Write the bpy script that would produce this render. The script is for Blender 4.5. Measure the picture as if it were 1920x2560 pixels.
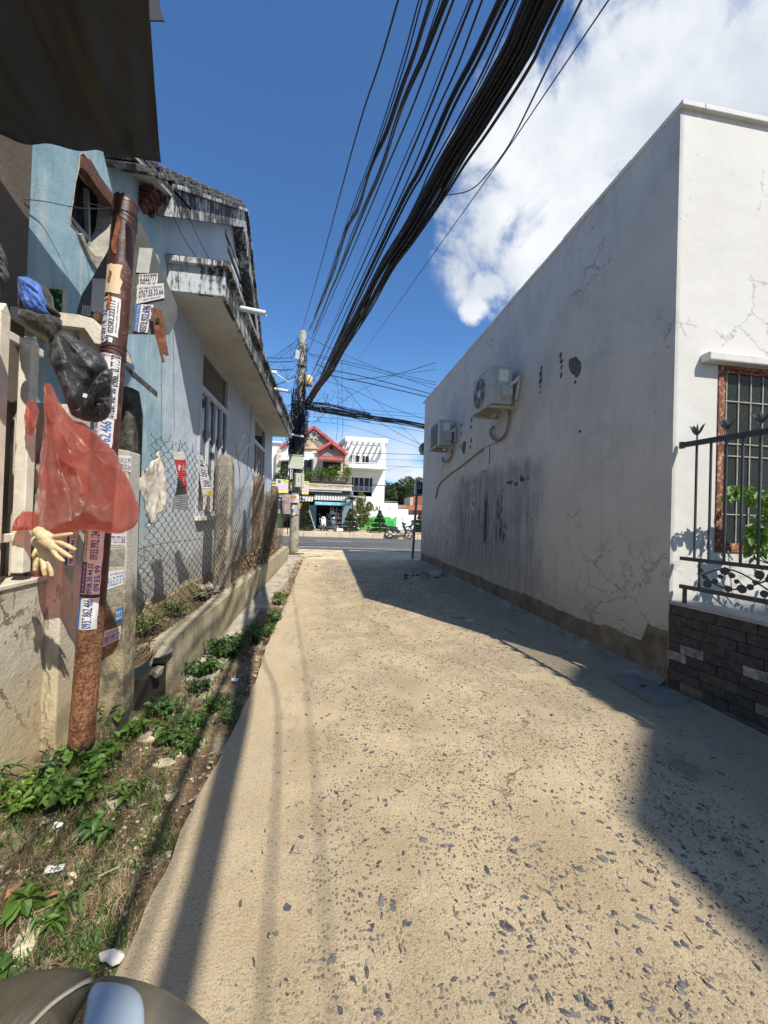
import bpy, bmesh, math, random
from mathutils import Vector, Matrix, noise
from mathutils.geometry import tessellate_polygon
for _o in list(bpy.data.objects): bpy.data.objects.remove(_o)
SC = bpy.context.scene
COL = SC.collection
random.seed(7)
rad = math.radians

# ------------------------------------------------------------------ camera
EYE = Vector((0, 0, 1.5)); FPX = 960.0
_rho, _pit, _yaw = rad(1.8), rad(0.6), rad(8.4)
_Fh = Vector((math.sin(_yaw), math.cos(_yaw), 0)); _Rh = Vector((math.cos(_yaw), -math.sin(_yaw), 0))
FW = _Fh*math.cos(_pit) + Vector((0, 0, 1))*math.sin(_pit)
_Uh = _Rh.cross(FW)
RT = _Rh*math.cos(_rho) + _Uh*math.sin(_rho)
UP = -_Rh*math.sin(_rho) + _Uh*math.cos(_rho)
cd = bpy.data.cameras.new('camera'); cam = bpy.data.objects.new('camera', cd); COL.objects.link(cam)
_m = Matrix((RT, UP, -FW)).transposed().to_4x4(); _m.translation = EYE
cam.matrix_world = _m
cd.sensor_fit = 'AUTO'; cd.sensor_width = 36; cd.lens = FPX/2560*36
cd.clip_start = 0.02; cd.clip_end = 2000
SC.camera = cam

def ray(u, v): return FPX*FW + (u-960)*RT - (v-1280)*UP
def at(u, v, X=None, Y=None, Z=None):
    """the point of a real plane (X, Y or Z given) that the survey photo shows at u, v"""
    d = ray(u, v)
    if X is not None: t = X/d.x
    elif Y is not None: t = Y/d.y
    else: t = (Z-1.5)/d.z
    return EYE + d*t
def far(x, y, Y): return at(640+x*.26522, 1050+y*.26522, Y=Y)
def fz(x, y, Y=None, X=None): return at(640+x*.26522, 780+y*.26522, Y=Y, X=X)

# ------------------------------------------------------------------ light
SUN = Vector((0.443, -0.73, 1.0)).normalized()
sd = bpy.data.lights.new('sun', 'SUN'); sun = bpy.data.objects.new('sun', sd); COL.objects.link(sun)
sd.energy = 5.0; sd.angle = rad(0.53); sd.color = (1.0, 0.93, 0.82)
sun.rotation_euler = SUN.to_track_quat('Z', 'Y').to_euler()
sun.location = (3, -5, 12)
SC.view_settings.view_transform = 'Standard'; SC.view_settings.look = 'None'
SC.view_settings.exposure = 0.36; SC.view_settings.gamma = 1.0
SC.view_settings.use_curve_mapping = False

class NT:
    """small shader-graph writer"""
    def __init__(s, tree): s.t = tree; s.n = tree.nodes; s.l = tree.links
    def _set(s, sock, v):
        if v is None: return
        if hasattr(v, 'is_output') or isinstance(v, bpy.types.NodeSocket): s.l.new(v, sock)
        else:
            if isinstance(v, (tuple, list)) and len(v) == 3 and sock.type == 'RGBA': v = (*v, 1)
            sock.default_value = v
    def node(s, typ, ins=None, **kw):
        nd = s.n.new(typ)
        for k, v in kw.items(): setattr(nd, k, v)
        if ins:
            for k, v in ins.items(): s._set(nd.inputs[k], v)
        return nd
    def m(s, op, a, b=None, c=None, clamp=False):
        nd = s.node('ShaderNodeMath', operation=op); nd.use_clamp = clamp
        s._set(nd.inputs[0], a); s._set(nd.inputs[1], b); s._set(nd.inputs[2], c)
        return nd.outputs[0]
    def vm(s, op, a, b=None, out=0):
        nd = s.node('ShaderNodeVectorMath', operation=op)
        s._set(nd.inputs[0], a)
        if b is not None: s._set(nd.inputs[1], b)
        return nd.outputs[out]
    def scl(s, v, f):
        nd = s.node('ShaderNodeVectorMath', operation='MULTIPLY'); s._set(nd.inputs[0], v); nd.inputs[1].default_value = f
        return nd.outputs[0]
    def noise(s, vec, scale, detail=4, rough=.55, dist=0, col=False):
        nd = s.node('ShaderNodeTexNoise', {'Scale': scale, 'Detail': detail, 'Roughness': rough, 'Distortion': dist})
        s._set(nd.inputs['Vector'], vec); return nd.outputs[1 if col else 0]
    def voro(s, vec, scale, feature='F1', out='Distance', rnd=1):
        nd = s.node('ShaderNodeTexVoronoi', feature=feature); nd.inputs['Scale'].default_value = scale
        nd.inputs['Randomness'].default_value = rnd
        s._set(nd.inputs['Vector'], vec); return nd.outputs[out]
    def rng(s, v, a, b, c=0., d=1., smooth=True):
        nd = s.node('ShaderNodeMapRange', interpolation_type='SMOOTHSTEP' if smooth else 'LINEAR'); nd.clamp = True
        for i, x in enumerate((v, a, b, c, d)): s._set(nd.inputs[i], x)
        return nd.outputs[0]
    def mix(s, f, a, b, mode='MIX'):
        nd = s.node('ShaderNodeMix', data_type='RGBA', blend_type=mode)
        s._set(nd.inputs[0], f); s._set(nd.inputs[6], a); s._set(nd.inputs[7], b); return nd.outputs[2]
    def xyz(s, v):
        nd = s.node('ShaderNodeSeparateXYZ'); s._set(nd.inputs[0], v); return nd.outputs
    def comb(s, x, y, z):
        nd = s.node('ShaderNodeCombineXYZ')
        for i, q in enumerate((x, y, z)): s._set(nd.inputs[i], q)
        return nd.outputs[0]
    def pos(s): return s.node('ShaderNodeNewGeometry').outputs['Position']
    def obj(s): return s.node('ShaderNodeTexCoord').outputs['Object']
    def bump(s, h, dist=.01, strength=1, prev=None):
        nd = s.node('ShaderNodeBump', {'Height': h, 'Distance': dist, 'Strength': strength})
        if prev is not None: s._set(nd.inputs['Normal'], prev)
        return nd.outputs[0]
    def sband(s, v, a, b, w):
        """1 inside a..b with soft edges of width w"""
        return s.m('MULTIPLY', s.rng(v, a-w, a+w), s.rng(v, b+w, b-w))

MATS = {}
def mat(name, fn):
    if name in MATS: return MATS[name]
    mt = bpy.data.materials.new(name); mt.use_nodes = True
    t = NT(mt.node_tree); t.n.clear()
    out = t.node('ShaderNodeOutputMaterial'); bs = t.node('ShaderNodeBsdfPrincipled')
    t.l.new(bs.outputs[0], out.inputs[0])
    r = fn(t) or {}
    for k, v in r.items():
        if k == 'shader': t.l.new(v(bs), out.inputs[0])
        elif k == 'col': t._set(bs.inputs['Base Color'], v)
        elif k == 'rough': t._set(bs.inputs['Roughness'], v)
        elif k == 'metal': t._set(bs.inputs['Metallic'], v)
        elif k == 'nor': t._set(bs.inputs['Normal'], v)
        else: t._set(bs.inputs[k], v)
    MATS[name] = mt; return mt
def simple(name, c, rough=.6, metal=0, var=.12, scale=9, bump=.0015, bscale=60, island=0, dirt=None, dirtamt=.35, dscale=3, obj=False, **kw):
    """a paint, metal or cloth colour with grain, wear and fine relief"""
    def f(t):
        p = t.obj() if obj else t.pos()
        n1 = t.noise(p, scale, 5, .6)
        col = t.mix(t.rng(n1, .3, .7), tuple(x*(1-var) for x in c), tuple(min(1, x*(1+var)) for x in c))
        if island:
            ri = t.node('ShaderNodeNewGeometry').outputs['Random Per Island']
            col = t.mix(1.0, col, t.mix(ri, (1-island,)*3, (1+island,)*3), 'MULTIPLY')
        if dirt:
            n2 = t.noise(p, dscale, 8, .68)
            col = t.mix(t.m('MULTIPLY', t.rng(n2, .48, .7), dirtamt), col, dirt)
        r = dict(col=col, rough=rough, metal=metal)
        if bump: r['nor'] = t.bump(t.noise(p, bscale, 6, .65), bump, 1)
        r.update(kw); return r
    return mat(name, f)

# ------------------------------------------------------------------ world: sky and clouds
W = bpy.data.worlds.new('World'); SC.world = W; W.use_nodes = True
t = NT(W.node_tree); t.n.clear()
wo = t.node('ShaderNodeOutputWorld'); bg = t.node('ShaderNodeBackground')
sky = t.node('ShaderNodeTexSky'); sky.sky_type = 'NISHITA'; sky.sun_disc = False
sky.sun_elevation = math.asin(SUN.z); sky.sun_rotation = math.atan2(SUN.x, SUN.y)
sky.air_density = 1.0; sky.dust_density = 0.3; sky.ozone_density = 3.5; sky.altitude = 50
D = t.node('ShaderNodeTexCoord').outputs['Generated']
D = t.vm('NORMALIZE', D)
warp = t.vm('SUBTRACT', t.noise(D, 3.2, 5, .6, col=True), (.5, .5, .5))
Dw = t.vm('ADD', D, t.scl(warp, (.13, .13, .13)))
blobs = [(1225, 530, .14), (1215, 700, .05), (1340, 620, .18), (1290, 420, .17), (1430, 480, .26), (1500, 330, .13), (1650, 340, .19), (1740, 200, .15),
         (1850, 330, .2), (1930, 110, .15), (2250, 330, .3), (1180, 765, .04),
         (1225, 715, .05), (1200, 210, .0), (2600, 500, .5)]
bias = None
for (u, v, r) in blobs:
    if r <= 0: continue
    d = ray(u, v).normalized()
    q = t.m('SUBTRACT', 1.0, t.m('DIVIDE', t.vm('DISTANCE', Dw, tuple(d), 1), r))
    bias = q if bias is None else t.m('MAXIMUM', bias, q)
n1 = t.noise(D, 5.0, 9, .62, .3); n2 = t.noise(t.vm('ADD', D, (3.1, 1.7, .4)), 11, 8, .6)
dens = t.m('ADD', t.m('MULTIPLY', bias, .8), t.m('MULTIPLY', t.m('SUBTRACT', n1, .5), 1.9))
big = t.rng(dens, .05, .48)
big = t.m('MULTIPLY', big, t.rng(bias, -.15, .12))
# heap clouds low over the horizon, all round
Dz = t.xyz(D)
low = t.vm('MULTIPLY', D, (1, 1, 2.6))
n3 = t.noise(low, 4.4, 8, .58, .2)
lowband = t.m('MULTIPLY', t.rng(Dz[2], .30, .10), 1.0)
lowc = t.rng(t.m('ADD', n3, t.m('MULTIPLY', lowband, .17)), .58, .70)
lowc = t.m('MULTIPLY', lowc, t.m('MULTIPLY', lowband, .85))
cov = t.m('MAXIMUM', big, lowc)
shade = t.m('ADD', t.m('MULTIPLY', t.noise(t.vm('ADD', D, (.2, .3, .9)), 4.5, 6, .55), 1.0), t.m('MULTIPLY', n2, .35))
ccol = t.mix(t.rng(shade, .5, .86), (5.2, 5.7, 6.4), (7.5, 7.7, 8.0))
hz = t.mix(t.rng(Dz[2], .34, .0), sky.outputs[0], (3.3, 4.9, 7.2), 'MIX')
skyc = t.mix(1.0, sky.outputs[0], (.75, 1.12, 1.42), 'MULTIPLY')
skyc = t.mix(t.m('MULTIPLY', t.rng(Dz[2], .45, .0), .45), skyc, (3.2, 5.5, 8.0))
t._set(bg.inputs[0], t.mix(cov, skyc, ccol)); bg.inputs[1].default_value = 0.10
t.l.new(bg.outputs[0], wo.inputs[0])

# ------------------------------------------------------------------ mesh writer
class MB:
    def __init__(s): s.v = []; s.f = []; s.m = []; s.mi = 0
    def add(s, vs, fs):
        b = len(s.v); s.v.extend(tuple(q) for q in vs)
        for f in fs: s.f.append(tuple(i+b for i in f)); s.m.append(s.mi)
    def box(s, x0, y0, z0, x1, y1, z1):
        if x0 > x1: x0, x1 = x1, x0
        if y0 > y1: y0, y1 = y1, y0
        if z0 > z1: z0, z1 = z1, z0
        s.add([(x0,y0,z0),(x1,y0,z0),(x1,y1,z0),(x0,y1,z0),(x0,y0,z1),(x1,y0,z1),(x1,y1,z1),(x0,y1,z1)],
              [(0,3,2,1),(4,5,6,7),(0,1,5,4),(1,2,6,5),(2,3,7,6),(3,0,4,7)])
    def hull8(s, pts): s.add(pts, [(0,3,2,1),(4,5,6,7),(0,1,5,4),(1,2,6,5),(2,3,7,6),(3,0,4,7)])
    def obox(s, c, sx, sy, sz, M=None):
        c = Vector(c); M = M or Matrix.Identity(3); P = []
        for z in (-1, 1):
            for x, y in ((-1,-1),(1,-1),(1,1),(-1,1)): P.append(c + M @ Vector((x*sx/2, y*sy/2, z*sz/2)))
        s.hull8(P)
    def beam(s, a, b, w, h=None, up=(0,0,1)):
        a, b = Vector(a), Vector(b); h = h or w; d = (b-a); L = d.length; d.normalize(); up = Vector(up)
        if abs(d.dot(up)) > .98: up = Vector((1,0,0))
        x = d.cross(up).normalized(); z = x.cross(d)
        s.obox((a+b)/2, w, L, h, Matrix((x, d, z)).transposed())
    def tube(s, pts, r, n=6, caps=True, ref=None):
        pts = [Vector(p) for p in pts]; m = len(pts)
        rr = r if isinstance(r, (list, tuple)) else [r]*m
        t0 = (pts[1]-pts[0]).normalized()
        a = Vector(ref) if ref else (Vector((0,0,1)) if abs(t0.z) < .9 else Vector((1,0,0)))
        x = t0.cross(a).normalized(); vs = []
        for i, p in enumerate(pts):
            tt = (pts[min(i+1, m-1)] - pts[max(i-1, 0)])
            if tt.length < 1e-9: tt = t0
            tt = tt.normalized(); x = (x - tt*x.dot(tt))
            if x.length < 1e-6: x = tt.orthogonal()
            x.normalize(); y = tt.cross(x)
            for k in range(n):
                an = 2*math.pi*k/n; vs.append(p + (x*math.cos(an) + y*math.sin(an))*rr[i])
        fs = []
        for i in range(m-1):
            for k in range(n):
                k2 = (k+1) % n; fs.append((i*n+k, i*n+k2, (i+1)*n+k2, (i+1)*n+k))
        if caps: fs.append(tuple(range(n-1, -1, -1))); fs.append(tuple((m-1)*n+k for k in range(n)))
        s.add(vs, fs)
    def lathe(s, prof, c=(0,0,0), n=16, axis='Z'):
        vs = []; c = Vector(c)
        for (r, h) in prof:
            for k in range(n):
                an = 2*math.pi*k/n; a, b = r*math.cos(an), r*math.sin(an)
                q = {'Z': (a, b, h), 'Y': (a, h, b), 'X': (h, a, b)}[axis]; vs.append(c + Vector(q))
        fs = [];m = len(prof)
        for i in range(m-1):
            for k in range(n):
                k2 = (k+1) % n; fs.append((i*n+k, i*n+k2, (i+1)*n+k2, (i+1)*n+k))
        fs.append(tuple(range(n-1, -1, -1))); fs.append(tuple((m-1)*n+k for k in range(n)))
        s.add(vs, fs)
    def prism(s, poly, to3, a, b, holes=()):
        """2-D polygon (with holes) extruded between depths a and b; to3(u, v, d) gives the 3-D point"""
        loops = [list(poly)] + [list(h) for h in holes]
        tri = tessellate_polygon([[Vector((p[0], p[1], 0)) for p in L] for L in loops])
        flat = [p for L in loops for p in L]; n = len(flat)
        vs = [to3(p[0], p[1], a) for p in flat] + [to3(p[0], p[1], b) for p in flat]
        fs = [tuple(q) for q in tri] + [tuple(i+n for i in reversed(q)) for q in tri]
        o = 0
        for L in loops:
            k = len(L)
            for i in range(k):
                j = (i+1) % k; fs.append((o+i, o+j, o+j+n, o+i+n))
            o += k
        s.add(vs, fs)
    def grid(s, fn, nu, nv, wrap=False):
        vs = [fn(i/(nu if wrap else nu), j/nv) for j in range(nv+1) for i in range(nu + (0 if wrap else 1))]
        w = nu if wrap else nu+1; fs = []
        for j in range(nv):
            for i in range(nu):
                i2 = (i+1) % w if wrap else i+1
                fs.append((j*w+i, j*w+i2, (j+1)*w+i2, (j+1)*w+i))
        s.add(vs, fs)
    def quad(s, a, b, c, d): s.add([a, b, c, d], [(0, 1, 2, 3)])
    def mesh(s, name, off=None):
        me = bpy.data.meshes.new(name)
        vs = s.v if off is None else [(x-off[0], y-off[1], z-off[2]) for x, y, z in s.v]
        me.from_pydata(vs, [], s.f); me.polygons.foreach_set('material_index', s.m); return me
    def build(s, name, mats, parent=None, world=True, smooth=False, fix=True, bevel=0, at_=None, kind=None, label=None):
        """world: the coordinates were written in scene space; otherwise local to the parent"""
        off = None
        if parent is not None and world: off = wloc(parent)
        if parent is None and at_ is not None: off = at_
        me = s.mesh(name, off)
        for q in (mats if isinstance(mats, (list, tuple)) else [mats]): me.materials.append(q)
        if fix:
            b = bmesh.new(); b.from_mesh(me); bmesh.ops.recalc_face_normals(b, faces=b.faces); b.to_mesh(me); b.free()
        if smooth: me.polygons.foreach_set('use_smooth', [True]*len(me.polygons))
        o = bpy.data.objects.new(name, me); COL.objects.link(o)
        if parent is not None: o.parent = parent
        elif at_ is not None: o.location = at_
        if bevel:
            md = o.modifiers.new('bevel', 'BEVEL'); md.width = bevel; md.segments = 2; md.limit_method = 'ANGLE'
        if kind: o['kind'] = kind
        if label: o['label'] = label
        return o
def wloc(o):
    l = Vector(o.location)
    while o.parent is not None: o = o.parent; l = l + Vector(o.location)
    return l
def tag(o, label, cat, group=None, kind=None):
    o['label'] = label
    if cat: o['category'] = cat
    if group: o['group'] = group
    if kind: o['kind'] = kind
    return o
def thing(name, label, cat, loc=(0,0,0), group=None):
    o = bpy.data.objects.new(name, None); COL.objects.link(o); o.location = loc; o.empty_display_size = .1
    return tag(o, label, cat, group)
def struct(o, label=None):
    o['kind'] = 'structure'
    if label: o['label'] = label
    return o
def copy_tree(o, parent=None):
    c = o.copy(); COL.objects.link(c)
    if parent is not None: c.parent = parent
    for ch in [q for q in bpy.data.objects if q.parent == o]: copy_tree(ch, c)
    return c
XP = lambda X: (lambda u, v, d: (X+d, u, v))      # polygon in (Y, Z), depth along X
YP = lambda Y: (lambda u, v, d: (u, Y+d, v))      # polygon in (X, Z), depth along Y
ZP = lambda Z: (lambda u, v, d: (u, v, Z+d))
def nz(x, y=0., z=0.): return noise.noise(Vector((x, y, z)))
def fb(x, y=0., z=0., o=4): return noise.fractal(Vector((x, y, z)), 1., 2., o)
def bez(P, n=8):
    """smooth curve through the points P"""
    P = [Vector(p) for p in P]; out = []
    Q = [P[0]*2-P[1]] + P + [P[-1]*2-P[-2]]
    for i in range(1, len(Q)-2):
        a, b, c, d = Q[i-1:i+3]
        for k in range(n):
            u = k/n; out.append(.5*((2*b) + (c-a)*u + (2*a-5*b+4*c-d)*u*u + (3*b-a-3*c+d)*u**3))
    out.append(P[-1]); return out
_tc = {}
def text_geo(s, bold=False):
    """letters as outline geometry, normalised to the unit box"""
    if s in _tc: return _tc[s]
    cu = bpy.data.curves.new('letters', 'FONT'); cu.body = s; cu.resolution_u = 2
    if bold: cu.offset = .012
    ob = bpy.data.objects.new('letters', cu); COL.objects.link(ob)
    dg = bpy.context.evaluated_depsgraph_get(); dg.update()
    me = bpy.data.meshes.new_from_object(ob.evaluated_get(dg))
    vs = [tuple(v.co) for v in me.vertices]; fs = [tuple(p.vertices) for p in me.polygons]
    bpy.data.objects.remove(ob); bpy.data.curves.remove(cu); bpy.data.meshes.remove(me)
    if not vs: vs = [(0, 0, 0), (1, 0, 0), (1, 1, 0)]
    x0 = min(v[0] for v in vs); x1 = max(v[0] for v in vs); y0 = min(v[1] for v in vs); y1 = max(v[1] for v in vs)
    vs = [((x-x0)/max(x1-x0, 1e-6), (y-y0)/max(y1-y0, 1e-6)) for x, y, _ in vs]
    _tc[s] = (vs, fs); return _tc[s]
def put_text(mb, s, box, fmap, d):
    """box = u0, v0, u1, v1 in the sign's own 2-D space, fmap(u, v, d) -> 3-D"""
    vs, fs = text_geo(s); u0, v0, u1, v1 = box
    mb.add([fmap(u0+x*(u1-u0), v0+y*(v1-v0), d) for x, y in vs], fs)
# ------------------------------------------------------------------ ground materials
def f_road(t):
    p = t.pos(); X, Y, Z = t.xyz(p)[:]
    base = t.mix(t.rng(t.noise(p, 2.2, 7, .6), .3, .7), (.405, .31, .18), (.56, .45, .285))
    base = t.mix(t.m('MULTIPLY', t.rng(t.noise(p, .8, 6, .65, .5), .45, .68), .55), base, (.33, .275, .20))
    # smooth sandy wheel track on the left, coarse middle
    trk = t.m('MULTIPLY', t.rng(X, -.05, -.45), .55)
    base = t.mix(trk, base, (.52, .42, .275))
    # fine grit: pale and dark specks
    gr = t.noise(p, 260, 3, .7); base = t.mix(t.m('MULTIPLY', t.rng(gr, .52, .74), .6), base, (.66, .56, .42))
    gr2 = t.noise(t.vm('ADD', p, (5, 3, 1)), 170, 3, .7)
    base = t.mix(t.m('MULTIPLY', t.rng(gr2, .52, .66), .8), base, (.14, .11, .08))
    # small aggregate chips too small to model, thinning out in the sandy track
    wv = t.vm('ADD', p, t.scl(t.noise(p, 30, 3, .6, col=True), (.012, .012, .012)))
    vd = t.voro(wv, 62); rn = t.xyz(t.voro(wv, 62, out='Color'))
    mask = t.m('MULTIPLY', t.rng(vd, .42, .30), t.rng(rn[0], .45, .5))
    mask = t.m('MULTIPLY', mask, t.rng(t.m('ADD', X, t.m('MULTIPLY', t.noise(p, 3, 3), .5)), .0, .35))
    mask = t.m('MULTIPLY', mask, t.rng(t.noise(p, 1.9, 3), .36, .55))
    base = t.mix(t.m('MULTIPLY', mask, .8), base, t.mix(rn[1], (.055, .06, .068), (.21, .19, .15)))
    # larger chips further off where geometry stops
    vd2 = t.voro(wv, 34); rn2 = t.xyz(t.voro(wv, 34, out='Color'))
    m2 = t.m('MULTIPLY', t.m('MULTIPLY', t.rng(vd2, .40, .28), t.rng(rn2[0], .45, .5)), t.rng(Y, 5.0, 7.5))
    m2 = t.m('MULTIPLY', m2, t.sband(X, .05, 2.3, .2))
    base = t.mix(t.m('MULTIPLY', m2, .8), base, (.085, .085, .09))
    stn = t.rng(t.noise(t.vm('MULTIPLY', p, (1.5, .5, 1)), 1.3, 8, .7, .6), .54, .66); base = t.mix(t.m('MULTIPLY', stn, .38), base, (.23, .175, .105))
    # dust-grey strip at the foot of the right-hand building, damp dirt
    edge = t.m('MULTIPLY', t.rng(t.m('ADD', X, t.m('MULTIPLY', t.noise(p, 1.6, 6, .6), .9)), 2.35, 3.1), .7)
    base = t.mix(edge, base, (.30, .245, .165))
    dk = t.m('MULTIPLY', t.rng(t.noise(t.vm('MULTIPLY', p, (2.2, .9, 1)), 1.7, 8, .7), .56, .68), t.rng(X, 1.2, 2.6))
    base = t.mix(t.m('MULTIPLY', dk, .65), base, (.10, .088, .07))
    # long faint cracks
    ck = t.voro(t.vm('ADD', t.vm('MULTIPLY', p, (1, .6, 1)), t.scl(t.noise(p, 2.5, 6, .7, col=True), (.5, .5, .5))), .9, 'DISTANCE_TO_EDGE')
    ckm = t.m('MULTIPLY', t.rng(ck, .008, .002), t.rng(t.noise(p, 1.1, 2), .5, .62))
    base = t.mix(t.m('MULTIPLY', ckm, .7), base, (.12, .10, .075))
    h = t.m('ADD', t.m('MULTIPLY', t.noise(p, 95, 6, .75), 1.0), t.m('MULTIPLY', t.noise(p, 12, 4, .6), 1.2))
    h = t.m('ADD', h, t.m('MULTIPLY', mask, .5)); h = t.m('SUBTRACT', h, t.m('MULTIPLY', ckm, .8))
    return dict(col=base, rough=.9, nor=t.bump(h, .008, 1))
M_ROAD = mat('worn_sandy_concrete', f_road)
def f_soil(t):
    p = t.pos()
    n = t.noise(p, 5, 8, .65); c = t.mix(t.rng(n, .35, .68), (.105, .066, .034), (.29, .195, .105))
    c = t.mix(t.rng(t.noise(t.vm('ADD', p, (2, 2, 2)), 3.1, 7, .6), .52, .64), c, (.42, .35, .22))
    sp = t.noise(p, 190, 4, .75); c = t.mix(t.rng(sp, .55, .75), c, (.52, .44, .31))
    sp2 = t.noise(t.vm('ADD', p, (8, 1, 2)), 140, 4, .75); c = t.mix(t.rng(sp2, .54, .7), c, (.05, .036, .022))
    return dict(col=c, rough=.95, nor=t.bump(t.m('ADD', t.noise(p, 70, 7, .75), t.m('MULTIPLY', n, 1.5)), .02, 1))
M_SOIL = mat('dry_soil', f_soil)
def f_asph(t):
    p = t.pos()
    c = t.mix(t.rng(t.noise(t.vm('MULTIPLY', p, (.12, 1.4, 1)), 1.1, 6, .55), .35, .68), (.075, .074, .072), (.135, .132, .127))
    c = t.mix(t.m('MULTIPLY', t.rng(t.noise(p, .9, 6, .6), .5, .7), .35), c, (.20, .185, .16))
    return dict(col=c, rough=.75, nor=t.bump(t.noise(p, 120, 3), .003, 1))
M_ASPH = mat('worn_asphalt', f_asph)
M_SAND = simple('sandy_apron', (.54, .44, .28), .95, var=.22, scale=1.6, bump=.01, bscale=40, dirt=(.28, .24, .18), dirtamt=.6, dscale=1.1)
M_KERB = simple('kerb_concrete', (.56, .46, .31), .9, var=.15, scale=2.5, bump=.004, dirt=(.33, .29, .22), dscale=2)
M_PAINT = simple('road_paint', (.62, .62, .60), .7, var=.2, scale=4, dirt=(.2, .2, .2), dirtamt=.7)
M_CONC = simple('pale_concrete', (.40, .36, .28), .92, var=.2, scale=4, bump=.008, bscale=45, dirt=(.14, .12, .08), dirtamt=.6, dscale=5)

# ------------------------------------------------------------------ ground, roads, verge
b = MB(); b.grid(lambda u, v: (-400+800*u, -60+560*v, -.16), 8, 8)
struct(b.build('ground', M_SAND), 'flat sandy ground under everything')

def redge(y):
    e = -.62 - .012*max(0, y-5) + .02*nz(y*1.3, 3) + .012*nz(y*6, 9) + .006*nz(y*25, 4)
    if 2.1 < y < 4.5: e += .10*math.sin((y-2.1)/2.4*math.pi)*.35
    return e
def zr(x, y): return .007*fb(x*.7, y*.7, 2) + .03*max(0, (x-2.85))/.25*(1 if y > 2 else 1)
b = MB()
def rg(u, v):
    y = -2.5+15.4*v; x0 = redge(y); x = x0 + (3.13-x0)*u**1.15
    return (x, y, zr(x, y))
b.grid(rg, 60, 220)
n0 = len(b.v)
lip = []
for j in range(221):                       # broken left face of the slab
    y = -2.5+15.4*j/220; x = redge(y); lip.append(((x, y, zr(x, y)), (x-.012-.012*nz(y*9, 1), y, -.05), (x-.004, y, -.12)))
for j in range(220):
    a, c = lip[j], lip[j+1]
    b.quad(a[0], c[0], c[1], a[1]); b.quad(a[1], c[1], c[2], a[2])
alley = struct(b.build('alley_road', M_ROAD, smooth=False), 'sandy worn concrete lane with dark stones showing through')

def stone_mesh(seed, flat=.45, n=11):
    r = random.Random(seed); bm = bmesh.new()
    for _ in range(n):
        d = Vector((r.gauss(0, 1), r.gauss(0, 1), r.gauss(0, 1))).normalized()*r.uniform(.75, 1.05)
        bm.verts.new((d.x*r.uniform(.8, 1.1), d.y*.7, d.z*flat))
    res = bmesh.ops.convex_hull(bm, input=bm.verts)
    bmesh.ops.delete(bm, geom=[g for g in res['geom_interior'] if isinstance(g, bmesh.types.BMVert)], context='VERTS')
    loose = [v for v in bm.verts if not v.link_faces]; bmesh.ops.delete(bm, geom=loose, context='VERTS')
    bm.verts.index_update(); vs = [v.co.copy() for v in bm.verts]; fs = [tuple(v.index for v in f.verts) for f in bm.faces]
    bm.free(); return vs, fs
STN = [stone_mesh(i) for i in range(10)]
def f_chip(t):
    ri = t.node('ShaderNodeNewGeometry').outputs['Random Per Island']; oi = t.node('ShaderNodeObjectInfo').outputs['Random']
    r = t.m('FRACT', t.m('ADD', ri, oi)); p = t.pos()
    nd = t.node('ShaderNodeValToRGB'); t._set(nd.inputs[0], r); cr = nd.color_ramp
    cr.elements[0].position = 0; cr.elements[0].color = (.038, .042, .052, 1); cr.elements[1].position = 1; cr.elements[1].color = (.22, .19, .14, 1)
    for q, c in ((.35, (.075, .078, .088, 1)), (.6, (.06, .058, .066, 1)), (.8, (.115, .125, .11, 1))):
        e = cr.elements.new(q); e.color = c
    n = t.noise(p, 120, 4, .7)
    c = t.mix(t.rng(n, .5, .72), nd.outputs[0], (.34, .28, .20))
    return dict(col=c, rough=.55, nor=t.bump(n, .004, 1))
M_CHIP = mat('dark_aggregate', f_chip)
r = random.Random(5); chips = []
while len(chips) < 17000:
    y = .95 + 10.3*r.random()**1.1; x = -.30 + 3.1*r.random()
    dn = nz(x*1.3+7, y*1.1) * .5 + nz(x*3.1, y*2.9, 5)*.35 + .55
    if x < .15: dn *= max(0.05, (x+.42))*1.5
    if x > 2.2: dn *= .35
    if r.random() > dn: continue
    s = .005 + .019*r.random()**2.6 + (.012*r.random() if r.random() < .07 else 0)
    if y > 3: s *= 1.0+.06*(y-3)
    chips.append((x, y, s))
chips.sort(key=lambda q: -q[2]/(q[1]+.6))
chipmeshes = []
for vs, fs in STN:
    me = bpy.data.meshes.new('stone'); me.from_pydata([tuple(v) for v in vs], [], fs); me.materials.append(M_CHIP); chipmeshes.append(me)
for (x, y, s) in chips[:290]:
    o = bpy.data.objects.new('stone', r.choice(chipmeshes)); COL.objects.link(o); o.parent = alley
    o.location = (x, y, zr(x, y)-s*.10); o.rotation_euler = (r.uniform(-.15, .15), r.uniform(-.15, .15), r.uniform(0, 6.28)); q = r.uniform(.75, 1.35); o.scale = (s*q, s/q, s)
b = MB()
for (x, y, s) in chips[290:]:
    vs, fs = r.choice(STN); M = Matrix.Rotation(r.uniform(0, 6.28), 3, 'Z'); q = r.uniform(.7, 1.5); z = zr(x, y)-s*.14
    b.add([(M @ Vector((v.x*q, v.y/q, v.z)))*s + Vector((x, y, z)) for v in vs], fs)
b.build('gravel', M_CHIP, alley, kind='stuff', fix=False)
# loose pale grit, straws and husks lying on the lane
b = MB()
for i in range(1500):
    y = .9 + 8*r.random()**1.5; x = r.uniform(-.55, 2.9); s = r.uniform(.0015, .004)
    vs, fs = r.choice(STN); M = Matrix.Rotation(r.uniform(0, 6.28), 3, 'Z')
    b.add([(M @ v)*s + Vector((x, y, zr(x, y)+s*.3)) for v in vs], fs)
M_GRIT = simple('pale_grit', (.5, .42, .3), .9, var=.3, scale=30, island=.5)
b.build('grit', M_GRIT, alley, kind='stuff', fix=False)

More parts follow.
